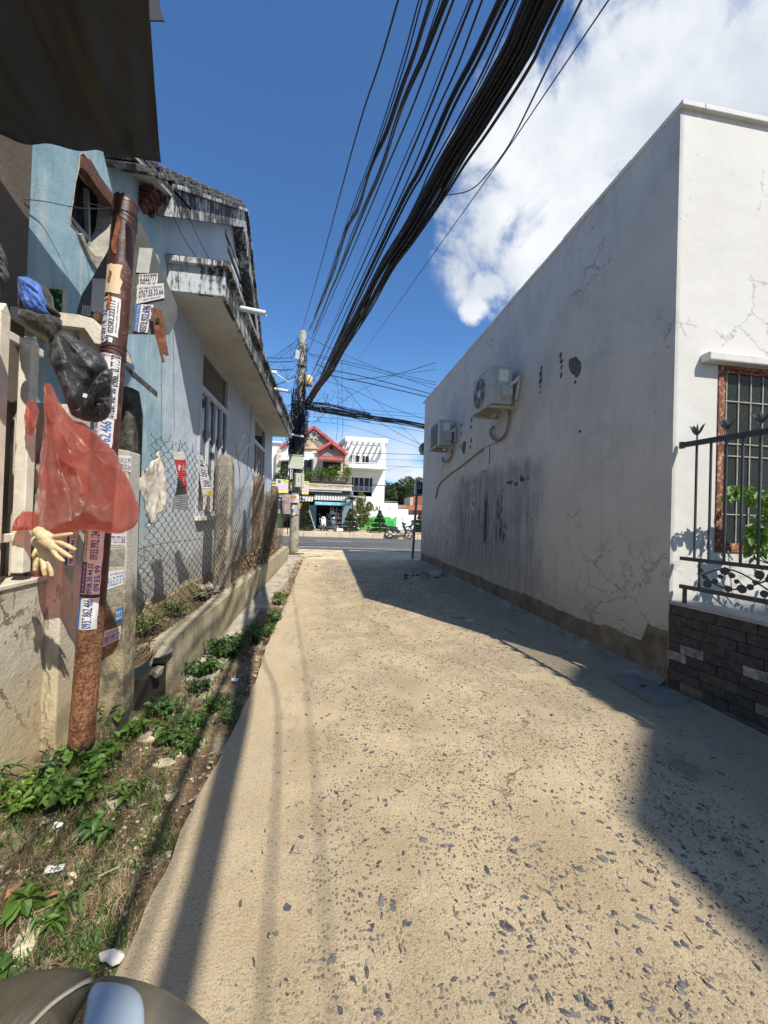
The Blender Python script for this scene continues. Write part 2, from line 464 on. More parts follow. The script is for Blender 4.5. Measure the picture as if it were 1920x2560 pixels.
b = MB()   # sandy concrete apron where the lane meets the street
ek = lambda x: 17.1-.11*x
b.grid(lambda u, v: (-40+80*u, 12.86+(ek(-40+80*u)-12.86)*v, -.012+.012*nz((-40+80*u)*.6, v*4)), 120, 14)
struct(b.build('roadside_apron', M_SAND), 'sandy strip between the lane and the street')
ef = lambda x: 25.45-.085*x
b = MB(); b.grid(lambda u, v: (-90+180*u, ek(-90+180*u)-.5+(ef(-90+180*u)+.4-ek(-90+180*u)+.5)*v, .006), 60, 6)
road = struct(b.build('main_road', M_ASPH), 'grey asphalt street crossing the end of the lane')
def line(x0, x1, off, w, name='lane_line'):
    q = MB(); g = lambda x: ek(x)+off*(ef(x)-ek(x))
    q.quad((x0, g(x0), .011), (x1, g(x1), .011), (x1, g(x1)+w, .011), (x0, g(x0)+w, .011)); q.build(name, M_PAINT, road)
for k in range(-6, 8): line(k*7-.5, k*7+1.4, .53, .15)
line(-60, 60, .045, .12)
b = MB()
for k in range(-30, 30):
    x0, x1 = k*1.5, k*1.5+1.48
    b.hull8([(x0, ef(x0), 0), (x1, ef(x1), 0), (x1, ef(x1)+.25, 0), (x0, ef(x0)+.25, 0), (x0, ef(x0)+.02, .30), (x1, ef(x1)+.02, .30), (x1, ef(x1)+.25, .30), (x0, ef(x0)+.25, .30)])
struct(b.build('far_kerb', M_KERB, bevel=.012), 'sunlit sandy kerb across the street')
b = MB(); b.grid(lambda u, v: (-60+120*u, 25.5-.085*(-60+120*u)+.2+14*v*1.2, .28+.02*nz(u*60, v*9)), 80, 10)
struct(b.build('far_pavement', M_SAND), 'sandy pavement across the street')

# verge between the left-hand walls and the slab
def wallx(y): return -1.58 if y < 2.7 else (-1.30 if y < 3.0 else -1.20)
def zv(x, y):
    e = redge(y); d = e-x
    z = -.035 + .035*fb(x*3, y*3, 1) + .018*fb(x*11, y*11, 4) + .10*max(0, min(1, d/1.0))
    if d < .08: z -= .02
    if y > 4.2 and x < -.93: z = min(z, -.0)
    return z
b = MB()
def vg(u, v):
    y = -.4+13.6*v**1.25; x0 = wallx(y)-.12; x1 = redge(y)+.02; x = x0+(x1-x0)*u; return (x, y, zv(x, y))
b.grid(vg, 90, 520)
verge = struct(b.build('dirt_verge', M_SOIL, smooth=True), 'dry soil strip with weeds beside the lane')
# broken strip of poured concrete along the foot of the low wall
b = MB(); y = 3.55; rr = random.Random(3)
while y < 12.6:
    L = rr.uniform(.55, 1.2); w = rr.uniform(.24, .34)+(.05 if y > 6 else -.02)
    pts = [(-1.21, y), (-1.21+w, y+rr.uniform(-.03, .05)), (-1.21+w+rr.uniform(-.04, .04), y+L*.5), (-1.21+w, y+L-.02), (-1.21, y+L-.02)]
    z = .03+rr.uniform(-.012, .012); b.prism(pts, ZP(z), -.12, 0); y += L
for o_ in [0]:
    q = b.build('concrete_strip', M_CONC, bevel=.008); struct(q, 'broken pale concrete strip at the foot of the low wall')
# raised yard behind the chain-link fence
b = MB(); b.grid(lambda u, v: (-1.95+.62*u, 2.72+10*v, .36+.05*fb((-1.95+.6*u)*4, v*30, 2)), 14, 200)
struct(b.build('yard_ground', M_SOIL, smooth=True), 'raised soil bed behind the chain-link fence')
# ------------------------------------------------------------------ right-hand white building
WX = 3.10
def f_wall(t):
    p = t.pos(); X, Y, Z = t.xyz(p)[:]
    facade = t.rng(X, WX+.02, WX+.05)             # end wall coloured lighter; the lane side's shade is put into its darker colour
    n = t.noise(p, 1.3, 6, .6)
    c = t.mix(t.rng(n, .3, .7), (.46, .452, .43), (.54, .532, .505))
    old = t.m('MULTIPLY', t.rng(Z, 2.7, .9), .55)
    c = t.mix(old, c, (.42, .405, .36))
    def st(scale, sx, lo, hi):
        return t.rng(t.noise(t.vm('MULTIPLY', p, (sx, sx, .35)), scale, 7, .7), lo, hi)
    nd = t.noise(p, 2.6, 6, .65)
    c = t.mix(t.m('MULTIPLY', t.rng(t.noise(p, 2.1, 9, .72, .4), .5, .62), .22), c, (.27, .28, .30)); c = t.mix(t.m('MULTIPLY', st(2.2, 3, .5, .68), .25), c, (.29, .285, .27))
    Yw = t.m('ADD', Y, t.m('MULTIPLY', t.m('SUBTRACT', nd, .5), 1.2)); Zw = t.m('ADD', Z, t.m('MULTIPLY', t.m('SUBTRACT', t.noise(p, 5, 5), .5), .5))
    # grey washed streaks below the cable pipe
    a = t.m('MULTIPLY', t.sband(Yw, 5.3, 9.0, .4), t.sband(Zw, .5, 2.45, .14))
    c = t.mix(t.m('MULTIPLY', a, t.m('ADD', .25, t.m('MULTIPLY', st(3, 5, .32, .58), .7))), c, (.19, .205, .235))
    # black soot runs
    a = t.m('MULTIPLY', t.sband(Yw, 6.7, 9.6, .35), t.sband(Zw, .75, 1.95, .25))
    c = t.mix(t.m('MULTIPLY', a, t.m('MULTIPLY', st(4.5, 4, .46, .64), .7)), c, (.028, .027, .026))
    a = t.m('MULTIPLY', t.sband(Y, 7.15, 7.3, .04), t.sband(Zw, 1.05, 1.95, .12)); c = t.mix(t.m('MULTIPLY', a, .9), c, (.02, .02, .02))
    a = t.m('MULTIPLY', t.sband(Yw, 6.5, 6.72, .07), t.sband(Zw, 1.1, 1.98, .16)); c = t.mix(t.m('MULTIPLY', a, st(5, 4, .42, .56)), c, (.02, .02, .02))
    # brownish damp and mouldy speckle towards the street
    a = t.m('MULTIPLY', t.rng(Yw, 7.6, 9.2), t.rng(Zw, 1.9, 1.2))
    c = t.mix(t.m('MULTIPLY', a, t.m('MULTIPLY', t.rng(t.noise(t.vm('MULTIPLY', p, (3, 3, 1.4)), 5, 8, .75), .5, .62), .75)), c, (.10, .095, .085))
    c = t.mix(t.m('MULTIPLY', t.m('MULTIPLY', t.rng(Zw, 1.35, .5), t.sband(Yw, 5, 13, .4)), t.m('MULTIPLY', st(2, 4, .4, .65), .65)), c, (.17, .165, .145))
    # white scraped poster patches
    pw = t.noise(t.vm('MULTIPLY', p, (1, 1, .8)), 3.4, 5, .6)
    a = t.m('MULTIPLY', t.sband(Y, 5.3, 9.3, .3), t.sband(Z, 1.15, 2.35, .15))
    c = t.mix(t.m('MULTIPLY', a, t.m('MULTIPLY', t.rng(pw, .60, .64), .75)), c, (.46, .46, .45))
    # yellow-brown damp near the ground
    c = t.mix(t.m('MULTIPLY', t.rng(Zw, 1.0, .35), .5), c, (.33, .285, .20))
    # chips and gouges
    vv = t.voro(t.vm('ADD', p, t.scl(t.noise(p, 14, 4, .7, col=True), (.08, .08, .08))), 13); vr = t.xyz(t.voro(p, 13, out='Color'))
    gm = t.m('MULTIPLY', t.rng(t.noise(p, 9, 5, .8), .655, .68), t.rng(t.noise(p, 1.2, 3), .45, .6))
    c = t.mix(t.m('MULTIPLY', gm, .85), c, (.075, .07, .062))
    ns = t.rng(t.noise(t.vm('MULTIPLY', p, (1, 1, .45)), 22, 5, .78), .69, .72)
    c = t.mix(t.m('MULTIPLY', ns, t.rng(Z, 1.9, 1.0)), c, (.09, .07, .055))
    # shrinkage cracks
    wp = t.vm('ADD', p, t.scl(t.noise(p, 3.2, 7, .75, col=True), (.35, .35, .35)))
    ck = t.voro(wp, 1.7, 'DISTANCE_TO_EDGE')
    near = t.m('MULTIPLY', t.rng(Y, 5.2, 3.4), t.rng(Z, 1.7, .8))
    ckm = t.m('MULTIPLY', t.rng(ck, .006, .002), t.m('MAXIMUM', t.m('MULTIPLY', near, t.rng(t.noise(p, 1.9, 3), .42, .55)), t.m('MULTIPLY', t.rng(t.noise(p, .85, 3, .5), .56, .6), .75)))
    ck2 = t.m('MULTIPLY', t.rng(t.voro(wp, 3.1, 'DISTANCE_TO_EDGE'), .009, .002), t.m('MULTIPLY', t.m('MULTIPLY', near, .7), t.rng(t.noise(p, 2.3, 3), .46, .56)))
    ckm = t.m('MAXIMUM', ckm, ck2)
    c = t.mix(t.m('MULTIPLY', t.m('MULTIPLY', ckm, t.rng(t.noise(p, 6, 5, .7), .4, .62)), .42), c, (.075, .066, .054))
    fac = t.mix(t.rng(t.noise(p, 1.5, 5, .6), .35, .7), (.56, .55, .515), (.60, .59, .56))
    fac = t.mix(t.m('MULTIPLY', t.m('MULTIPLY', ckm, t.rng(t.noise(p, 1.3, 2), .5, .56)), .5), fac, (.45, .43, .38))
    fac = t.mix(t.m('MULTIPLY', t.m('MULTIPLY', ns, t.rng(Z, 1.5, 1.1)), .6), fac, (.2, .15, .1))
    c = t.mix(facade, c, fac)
    h = t.m('ADD', t.m('MULTIPLY', t.noise(p, 4, 4, .5), .9), t.m('MULTIPLY', t.noise(p, 75, 5, .7), .22))
    h = t.m('SUBTRACT', h, t.m('ADD', t.m('MULTIPLY', gm, .5), t.m('MULTIPLY', ckm, .7)))
    return dict(col=c, rough=.82, nor=t.bump(h, .009, 1))
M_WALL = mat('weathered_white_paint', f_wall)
M_RENDER = simple('damp_brown_render', (.185, .15, .105), .93, var=.3, scale=3.5, bump=.010, bscale=35, dirt=(.06, .05, .035), dirtamt=.65, dscale=6)
M_COPE = simple('coping_white', (.60, .59, .56), .8, var=.1, scale=3, dirt=(.25, .24, .21), dirtamt=.4)
M_RUSTY = simple('rusty_red_frame', (.16, .048, .028), .8, var=.4, scale=22, bump=.004, dirt=(.60, .40, .20), dirtamt=.95, dscale=26)
M_DKMETAL = simple('dark_grey_iron', (.042, .048, .056), .5, var=.2, scale=30, bump=.001)
M_BARS = simple('cream_window_bars', (.33, .31, .25), .6, var=.2, scale=20)
def glassmat(name, c, rough=.06, dust=.2):
    def f(t):
        p = t.pos(); n = t.rng(t.noise(p, 60, 6, .8), .55, .75)
        return dict(col=t.mix(t.m('MULTIPLY', n, dust), c, (.45, .45, .42)), rough=t.m('ADD', rough, t.m('MULTIPLY', n, .35)), **{'Specular IOR Level': .6})
    return mat(name, f)
M_GLASS = glassmat('dusty_dark_glass', (.022, .028, .026), .08, .35)

HT = 5.34
def plinth(y):       # height at which the paint breaks off
    z = .33 + .03*fb(y*1.7, 3) + .022*fb(y*7, 5) + .035*nz(y*.8, 8)
    if y < 5: z += .02*(5-y)
    if 3.3 < y < 4.0: z += .05*nz(y*3)
    if y < 3.38: z = z+.17*min(1, (3.38-y)/.07)
    return z
wb = thing('white_building', 'long white rendered building with cracked, soot-stained side wall along the lane', 'building', (WX, 3.08, 0))
b = MB()
core = [(3.08+.012, 0), (12.4, 0), (12.4, HT), (3.08+.012, HT)]
b.prism(core, XP(WX), .010, .22); b.box(WX+.221, 3.6, 0, 9, 12.4, HT-.01)
b.build('wall_core', M_RENDER, wb)
b = MB()
poly = [(3.08, HT), (12.41, HT)]; y = 12.41
bot = []
N = 330
for i in range(N+1):
    yy = 12.41 - (12.41-3.08)*i/N; bot.append((yy, plinth(yy)))
b.prism(poly + bot, XP(WX), 0, .010)
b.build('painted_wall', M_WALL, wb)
# facade towards the courtyard with the window opening
FY = 3.08
wl = at(1480+1165*.2712, 800+395*.2712, Y=FY); wbm = at(1480+1150*.2712, 800+2140*.2712, Y=FY)
wx0, wz1, wz0 = wl.x, wl.z, wbm.z; wx1 = wx0+1.25
b = MB(); b.prism([(WX+.011, .0), (9, 0), (9, HT), (WX+.011, HT)], YP(FY), 0, .012, [[(wx0, wz0), (wx1, wz0), (wx1, wz1), (wx0, wz1)]])
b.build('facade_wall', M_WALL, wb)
b = MB(); b.box(wx0, FY+.02, wz0, wx1, FY+.14, wz1)
# rough edge for coping
b = MB()
cz = HT
pts = [(WX-.035, cz), (WX+.25, cz), (WX+.25, cz+.075), (WX-.035, cz+.075)]
y = FY-.04
for k in range(16):
    y2 = y+.6; b.box(WX-.016-.003*(k % 3), y, cz+.002*(k % 2), WX+.22, y2-.002, cz+.048+.004*(k % 3)); y = y2
    if y > 12.4: break
b.box(WX+.225, FY-.04, cz, 9, FY+.2, cz+.05)
b.build('coping', M_COPE, wb, bevel=.006)
ll = at(1480+1095*.2712, 800+270*.2712, Y=FY-.1); lb = at(1480+1095*.2712, 800+372*.2712, Y=FY-.1)
b = MB(); b.box(ll.x, FY-.10, lb.z+.01, 5.2, FY-.001, ll.z-.01); b.build('lintel', M_COPE, wb, bevel=.012)
win = MB(); fw = .055
for (a0, c0, a1, c1) in ((wx0, wz0, wx0+fw, wz1), (wx1-fw, wz0, wx1, wz1), (wx0+fw, wz0, wx1-fw, wz0+fw), (wx0+fw, wz1-fw, wx1-fw, wz1)):
    win.box(a0, FY-.012, c0, a1, FY+.05, c1)
window = win.build('window', M_RUSTY, wb, bevel=.004)
b = MB(); i0 = wx0+fw+.002; i1 = wx1-fw-.002
for (a0, c0, a1, c1) in ((i0, wz0+fw, i0+.03, wz1-fw), (i1-.03, wz0+fw, i1, wz1-fw), (i0+.03, wz0+fw, i1-.03, wz0+fw+.03), (i0+.03, wz1-fw-.03, i1-.03, wz1-fw)):
    b.box(a0, FY+.004, c0+.001, a1, FY+.04, c1-.001)
b.build('sash', M_RUSTY, window, bevel=.003)
b = MB(); b.box(i0+.02, FY+.022, wz0+fw+.02, i1-.02, FY+.03, wz1-fw-.02); b.build('pane', M_GLASS, window)
for k in range(8):
    x = i0+.05+k*.135; b = MB(); b.box(x, FY+.0125, wz0+fw+.03, x+.011, FY+.0215, wz1-fw-.03); b.build('grille_bar', M_BARS, window)
for z in (wz0+.35, wz0+.9, wz1-.35, wz1-.75):
    b = MB(); b.box(i0+.03, FY+.008, z, i1-.03, FY+.0123, z+.01); b.build('grille_bar', M_BARS, window)
# spalled holes in the side wall
M_SPALL = simple('spalled_render', (.10, .092, .085), .95, var=.4, scale=25, bump=.006, bscale=80)
rr = random.Random(12)
def spall(u, v, w, h, name='spall', lean=.0):
    c = at(u, v, X=WX); pts = []
    n = 14
    for k in range(n):
        a = 2*math.pi*k/n; q = 1+.22*rr.uniform(-1, 1)
        pts.append((c.y+math.cos(a)*w*q+lean*math.sin(a)*h, c.z+math.sin(a)*h*q))
    m_ = MB(); m_.prism(pts, XP(WX), -.0035, .004); m_.build(name, M_SPALL, wb)
for (u, v, w, h) in ((1437, 915, .11, .16), (1402, 889, .03, .05), (1404, 903, .035, .035), (1404, 918, .02, .035), (1403, 938, .03, .04),
                     (1354, 920, .03, .035), (1352, 936, .045, .055), (1352, 952, .04, .05), (1351, 966, .02, .025), (1351, 981, .02, .02), (1438, 955, .025, .02),
                     (1179, 1050, .05, .05), (1178, 1068, .05, .04), (1178, 1101, .05, .06), (1176, 1118, .04, .04), (1153, 1064, .05, .05), (1153, 1083, .04, .035), (1160, 1118, .13, .15),
                     (1152, 1115, .04, .05), (1274, 1206, .12, .035), (1290, 1210, .07, .03), (1308, 1200, .06, .04), (1303, 1196, .05, .05), (1320, 1196, .03, .02), (1449, 1079, .03, .015)):
    spall(u, v, w, h, lean=.35 if (u, v) == (1437, 915) else 0)
tb = at(1640, 1120, X=WX)
# surface conduit
M_PIPE = simple('grey_conduit', (.20, .195, .17), .6, var=.2, scale=20, dirt=(.06, .055, .05), dirtamt=.5)
P = [at(u, v, X=WX-.02) for u, v in ((1089, 1247), (1097, 1214), (1120, 1190), (1150, 1168), (1185, 1140), (1207, 1124))]
b = MB(); b.tube(bez(P, 5), .018, 6); cdt = b.build('conduit', M_PIPE, wb, smooth=True)
M_BLKCABLE = simple('black_cable_sheath', (.006, .009, .016), .45, var=.2, scale=8, bump=0)
b = MB(); P = [at(u, v, X=WX-.008) for u, v in ((1205, 1124), (1225, 1112), (1245, 1105))]; b.tube(P, .004, 4)
P = [at(u, v, X=WX-.008) for u, v in ((1224, 1112), (1224, 1140), (1222, 1160))]; b.tube(P, .006, 4)
b.build('cable', M_BLKCABLE, wb)
# small stencilled notices near the street end of the wall
M_STENCIL = simple('faded_white_stencil', (.55, .56, .57), .8, bump=0)
for (u, v, h, tx) in ((1067, 1270, .32, '0908 41'), (1077, 1275, .36, '0120 616')):
    c = at(u, v, X=WX); mb = MB()
    put_text(mb, tx, (0, 0, 1, 1), lambda a, q, d: (WX+d, c.y+(q-.5)*-.28, c.z+(a-.5)*h*1.6), -.0035)
    mb.build('stencil', M_STENCIL, wb, fix=False)
b = MB(); c = at(1208, 1180, X=WX); b.box(WX-.006, c.y-.1, c.z-.04, WX-.001, c.y+.1, c.z+.04); b.build('small_plate', simple('yellow_plate', (.32, .27, .07), .6), wb)

# drainage cover against the wall
mc = thing('drain_cover', 'pale grey slab drain cover at the foot of the white wall', 'drain cover', (2.85, 3.05, .02))
b = MB(); zt = .042
def mcy(x, y, d): return (x, y, zt+d)
b.prism([(2.71, 2.80), (3.02, 2.80), (3.03, 3.36), (2.72, 3.36)], mcy, -.05, 0, [[(2.83, 3.08), (2.90, 3.07), (2.92, 3.13), (2.84, 3.13)]])
b.build('slab', simple('cover_concrete', (.21, .19, .16), .8, var=.12, scale=12, dirt=(.14, .13, .11), dirtamt=.5, bump=.002), mc, bevel=.004)
b = MB(); b.box(2.84, 3.085, zt-.03, 2.91, 3.12, zt-.012); b.tube([(2.85, 3.10, zt-.01), (2.905, 3.10, zt-.01)], .005, 6); b.build('lifting_ring', M_DKMETAL, mc)

# ------------------------------------------------------------------ AC units
M_ACW = simple('weathered_ac_white', (.38, .40, .375), .45, var=.07, scale=6, dirt=(.25, .24, .20), dirtamt=.45, dscale=9, obj=True, bump=.0006)
M_ACD = simple('ac_fan_dark', (.06, .06, .058), .6, obj=True)
M_ACG = simple('ac_grille_grey', (.26, .26, .25), .5, obj=True)
M_BRK = simple('dirty_cream_bracket', (.42, .38, .29), .7, var=.15, scale=15, dirt=(.16, .08, .04), dirtamt=.6, dscale=12, obj=True)
M_RIBB = simple('taped_pipe', (.50, .50, .46), .6, var=.12, scale=25, dirt=(.2, .18, .14), dirtamt=.5)
M_INK = simple('printed_ink', (.03, .03, .035), .6, bump=0)
def ac_unit(loc, L, D, Hh, label, louvred):
    """local: origin on the wall at the unit's bottom near end; -x away from the wall, +y away from the camera, z up"""
    r_ = thing('air_conditioner', label, 'air conditioner', loc, 'air conditioner units on the white wall')
    g = .13; x1 = -g; x0 = -g-D
    m_ = MB(); m_.box(x0, 0, 0, x1, L, Hh-.03); case = m_.build('casing', M_ACW, r_, world=False, bevel=.008)
    m_ = MB(); m_.box(x0-.006, -.006, Hh-.03, x1+.006, L+.006, Hh); m_.build('top_cover', M_ACW, r_, world=False, bevel=.005)
    if not louvred:
        cy, cz, R = L*.60, (Hh-.03)*.5, Hh*.43
        m_ = MB(); m_.lathe([(R, x0-.001), (R, x0-.012), (R-.02, x0-.012), (R-.02, x0-.0015)], (0, cy, cz), 40, 'X'); ring = m_.build('fan_ring', M_ACW, r_, world=False, smooth=False)
        m_ = MB(); m_.lathe([(0.001, x0-.0015), (R-.021, x0-.002)], (0, cy, cz), 32, 'X'); m_.build('fan_well', M_ACD, r_, world=False)
        m_ = MB()
        for k in range(36):
            a = 2*math.pi*k/36; P = []
            for q in range(6):
                rr_ = R*.28+(R*.96-R*.28)*q/5; aa = a+.25*q/5; P.append((x0-.012, cy+rr_*math.cos(aa), cz+rr_*math.sin(aa)))
            m_.tube(P, .0022, 3)
        for q in (.45, .65, .85):
            m_.tube([(x0-.0135, cy+R*q*math.cos(2*math.pi*k/28), cz+R*q*math.sin(2*math.pi*k/28)) for k in range(29)], .0022, 3)
        m_.build('fan_grille', M_ACG, r_, world=False)
        m_ = MB(); m_.lathe([(.001, x0-.022), (R*.22, x0-.02), (R*.27, x0-.012), (R*.27, x0-.003)], (0, cy, cz), 20, 'X'); m_.build('hub', M_ACW, r_, world=False, smooth=True)
        m_ = MB()
        for k in range(5):
            a = 2*math.pi*k/5; P = [Vector((x0-.005, cy+R*.25*math.cos(a), cz+R*.25*math.sin(a))), Vector((x0-.005, cy+R*.9*math.cos(a+.3), cz+R*.9*math.sin(a+.3))), Vector((x0-.005, cy+R*.9*math.cos(a+.95), cz+R*.9*math.sin(a+.95)))]
            m_.add(P, [(0, 1, 2)])
        m_.build('fan_blades', M_ACG, r_, world=False, fix=False)
    else:
        m_ = MB(); m_.box(x0-.004, L*.22, .03, x0-.0005, L*.97, Hh-.06); m_.build('fan_well', M_ACD, r_, world=False)
        m_ = MB(); z = .04
        while z < Hh-.07: m_.box(x0-.014, L*.22, z, x0-.005, L*.97, z+.006); z += .016
        m_.build('fan_grille', M_ACG, r_, world=False)
    # end face towards the camera: ridges, label plate, valve cover
    m_ = MB()
    for x in (x0+.03, x0+.055, x0+.09): m_.box(x, -.004, .02, x+.008, -.0005, Hh-.05)
    m_.build('ridges', M_ACW, r_, world=False)
    px0, px1 = x0+D*.34, x0+D*.80
    m_ = MB(); m_.box(px0, -.004, Hh*.58, px1, -.0008, Hh*.88); lb_ = m_.build('label_plate', simple('label_white', (.62, .63, .6), .5, obj=True), r_, world=False)
    m_ = MB(); m_.box(px0+.03, -.0055, Hh*.84, px1-.02, -.0045, Hh*.862)
    m_.box(px0+.03, -.0055, Hh*.735, px1-.055, -.0045, Hh*.765); m_.box(px0+.03, -.0055, Hh*.70, px1-.07, -.0045, Hh*.715)
    m_.box(px0+.03, -.0055, Hh*.64, px1-.1, -.0045, Hh*.65); m_.box(px1-.04, -.0055, Hh*.63, px1-.02, -.0045, Hh*.655); m_.build('print', M_INK, lb_, world=True)
    vx0, vx1 = x0+D*.45, x0+D*.95
    m_ = MB(); m_.hull8([(vx0, 0, .16), (vx1, 0, .16), (vx1, -.0005, .17), (vx0, -.0005, .17), (vx0+.01, -.001, Hh*.50), (vx1-.01, -.001, Hh*.50), (vx1-.01, -.0008, Hh*.5), (vx0+.01, -.0008, Hh*.5)])
    m_ = MB(); m_.hull8([(vx0, -.07, .13), (vx1, -.07, .13), (vx1, -.001, .07), (vx0, -.001, .07), (vx0, -.07, Hh*.50-.03), (vx1, -.07, Hh*.50-.03), (vx1, -.001, Hh*.5), (vx0, -.001, Hh*.5)])
    m_.build('valve_cover', M_ACW, r_, world=False, bevel=.006)
    m_ = MB()
    for k in range(7): m_.box(x0+.03, .1+k*L*.12, -.012, x1-.05, .1+k*L*.12+.03, -.001)
    m_.build('base_ribs', M_ACG, r_, world=False)
    for y in (.05, L-.09):
        m_ = MB(); m_.box(x0-.05, y, -.055, -.001, y+.04, -.013); m_.box(-.042, y-.002, -.054, -.002, y+.042, Hh*.72); m_.build('bracket', M_BRK, r_, world=False, bevel=.003)
    m_ = MB(); m_.tube(bez([(x1-.06, -.035, .30), (x1+.01, -.10, Hh*.56), (-.06, -.10, Hh*.66), (-.03, -.02, Hh*.5), (-.03, .06, .1)], 6), .028, 8); m_.build('pipe_elbow', M_RIBB, r_, world=False, smooth=True)
    return r_
def acplace(uv_bl, uv_tr, x_out, L, label, louv):
    p0 = at(*uv_bl, X=x_out); p1 = at(*uv_tr, X=x_out)
    Hh = p1.z-p0.z; y0 = (p0.y+p1.y)/2; D = WX-.13-x_out
    return ac_unit((WX, y0, p0.z), L, D, Hh, label, louv), y0, p0.z, Hh
a1, y1, z1, h1 = acplace((1229, 1007), (1232, 910), 2.62, .86, 'larger white air conditioner with round fan grille, higher on the white wall', False)
a2, y2, z2, h2 = acplace((1097, 1112), (1100, 1048), 2.66, .80, 'smaller air conditioner with square louvred grille, nearer the street on the white wall', True)
for par, PP, R in ((a1, ((1272, 1015), (1272, 1050), (1265, 1080), (1252, 1098), (1240, 1102), (1228, 1090), (1226, 1076), (1233, 1068)), .024),
                   (a2, ((1130, 1125), (1127, 1142), (1118, 1155), (1107, 1152), (1107, 1143)), .024)):
    b = MB(); b.tube(bez([at(u, v, X=WX-.045) for u, v in PP], 4), R, 7); b.build('pipe', M_PIPE, par, smooth=True)
b = MB(); b.tube(bez([at(u, v, X=WX-.03) for u, v in ((1110, 1150), (1107, 1165), (1102, 1180))], 3), .012, 5); b.build('drain_hose', M_RIBB, a2)

# ------------------------------------------------------------------ low tiled wall and iron fence
M_SLATE = simple('dark_slate_tile', (.034, .034, .037), .62, var=.4, scale=18, bump=.008, bscale=30, island=.0, dirt=(.085, .08, .07), dirtamt=.5, dscale=9)
M_SLATE2 = simple('brown_slate_tile', (.07, .06, .045), .7, var=.35, scale=18, bump=.008, bscale=30)
M_QUARTZ = simple('pale_quartz_tile', (.24, .235, .22), .7, var=.5, scale=22, bump=.006, bscale=40, dirt=(.06, .06, .06), dirtamt=.8, dscale=14)
M_GRANITE = simple('speckled_granite', (.30, .285, .26), .6, var=.5, scale=120, bump=.001)
tw = thing('boundary_wall', 'low courtyard wall clad in dark slate tiles under a speckled granite cap', 'wall', (WX, 1.5, 0))
b = MB(); b.box(WX+.012, -1.6, 0, WX+.22, FY-.004, .785); b.build('wall_core', M_RENDER, tw)
b = MB(); b.box(WX-.02, -1.6, .787, WX+.25, FY-.003, .815); b.build('granite_cap', M_GRANITE, tw, bevel=.004)
rr = random.Random(21); zc = .782
M_JOINT = simple('tile_joint', (.12, .10, .075), .95, bump=.003)
for c_ in range(9):
    h = .082; y = FY-.006-(.0 if c_ % 2 else .11)
    if c_ % 2 == 0:
        b = MB(); b.box(WX-.006*rr.random(), y+.002, zc-h+.004, WX+.012, FY-.006, zc); b.build('tile', M_SLATE, tw, bevel=.002)
    while y > 1.2:
        L = rr.choice((.16, .19, .24, .28)); q = rr.random()
        mt_ = M_SLATE
        if c_ in (4, 5) and (q < .45): mt_ = M_QUARTZ
        if c_ >= 6 and q > .6: mt_ = M_SLATE2
        if c_ >= 7: mt_ = rr.choice((M_SLATE, M_SLATE2, M_RENDER))
        b = MB(); pr = rr.uniform(.002, .014); b.box(WX-pr, y-L+.004, zc-h+.004+rr.uniform(-.001, .001), WX+.012, y, zc)
        b.build('tile', mt_, tw, bevel=.0025); y -= L
    zc -= h
fn = thing('iron_fence', 'dark grey iron fence with trident spikes and leaf scroll band on the tiled wall', 'fence', (WX+.06, 1.5, .815))
FXc = WX+.05
def frail(z, h, name='rail', w=.035):
    m_ = MB(); m_.box(FXc-w/2, -1.5, z-h/2, FXc+w/2, FY-.06, z+h/2); return m_.build(name, M_DKMETAL, fn, bevel=.002)
ztop = 2.225; zmid = 1.205; zlow = .955
frail(ztop, .045); frail(zmid, .032); frail(zlow, .035)
y = FY-.06; k = 0
m_ = MB(); m_.box(FXc-.015, FY-.06, ztop-.03, FXc+.015, FY-.03, ztop+.03); m_.build('end_cap', M_DKMETAL, fn)
while y > .2:
    y -= .115; k += 1
    m_ = MB(); m_.box(FXc-.007, y-.007, zmid+.016, FXc+.007, y+.007, ztop-.022); m_.build('bar', M_DKMETAL, fn)
    if k % 2 == 1 and y > .5:
        m_ = MB(); z0 = ztop+.022
        m_.tube([(FXc, y, z0), (FXc, y, z0+.05)], .007, 6)
        for (dx, dy, hh) in ((0, 0, .15), (.0, -.055, .135), (.0, .055, .135), (-.045, 0, .12)):
            P = [(FXc, y, z0+.045), (FXc+dx*.45, y+dy*.45, z0+.075), (FXc+dx*.9, y+dy*.85, z0+.115), (FXc+dx, y+dy*1.25, z0+hh)]
            m_.tube(bez(P, 3), [.006, .009, .012, .012, .013, .012, .010, .006, .004, .001][:10], 4)
        m_.build('spike', M_DKMETAL, fn)
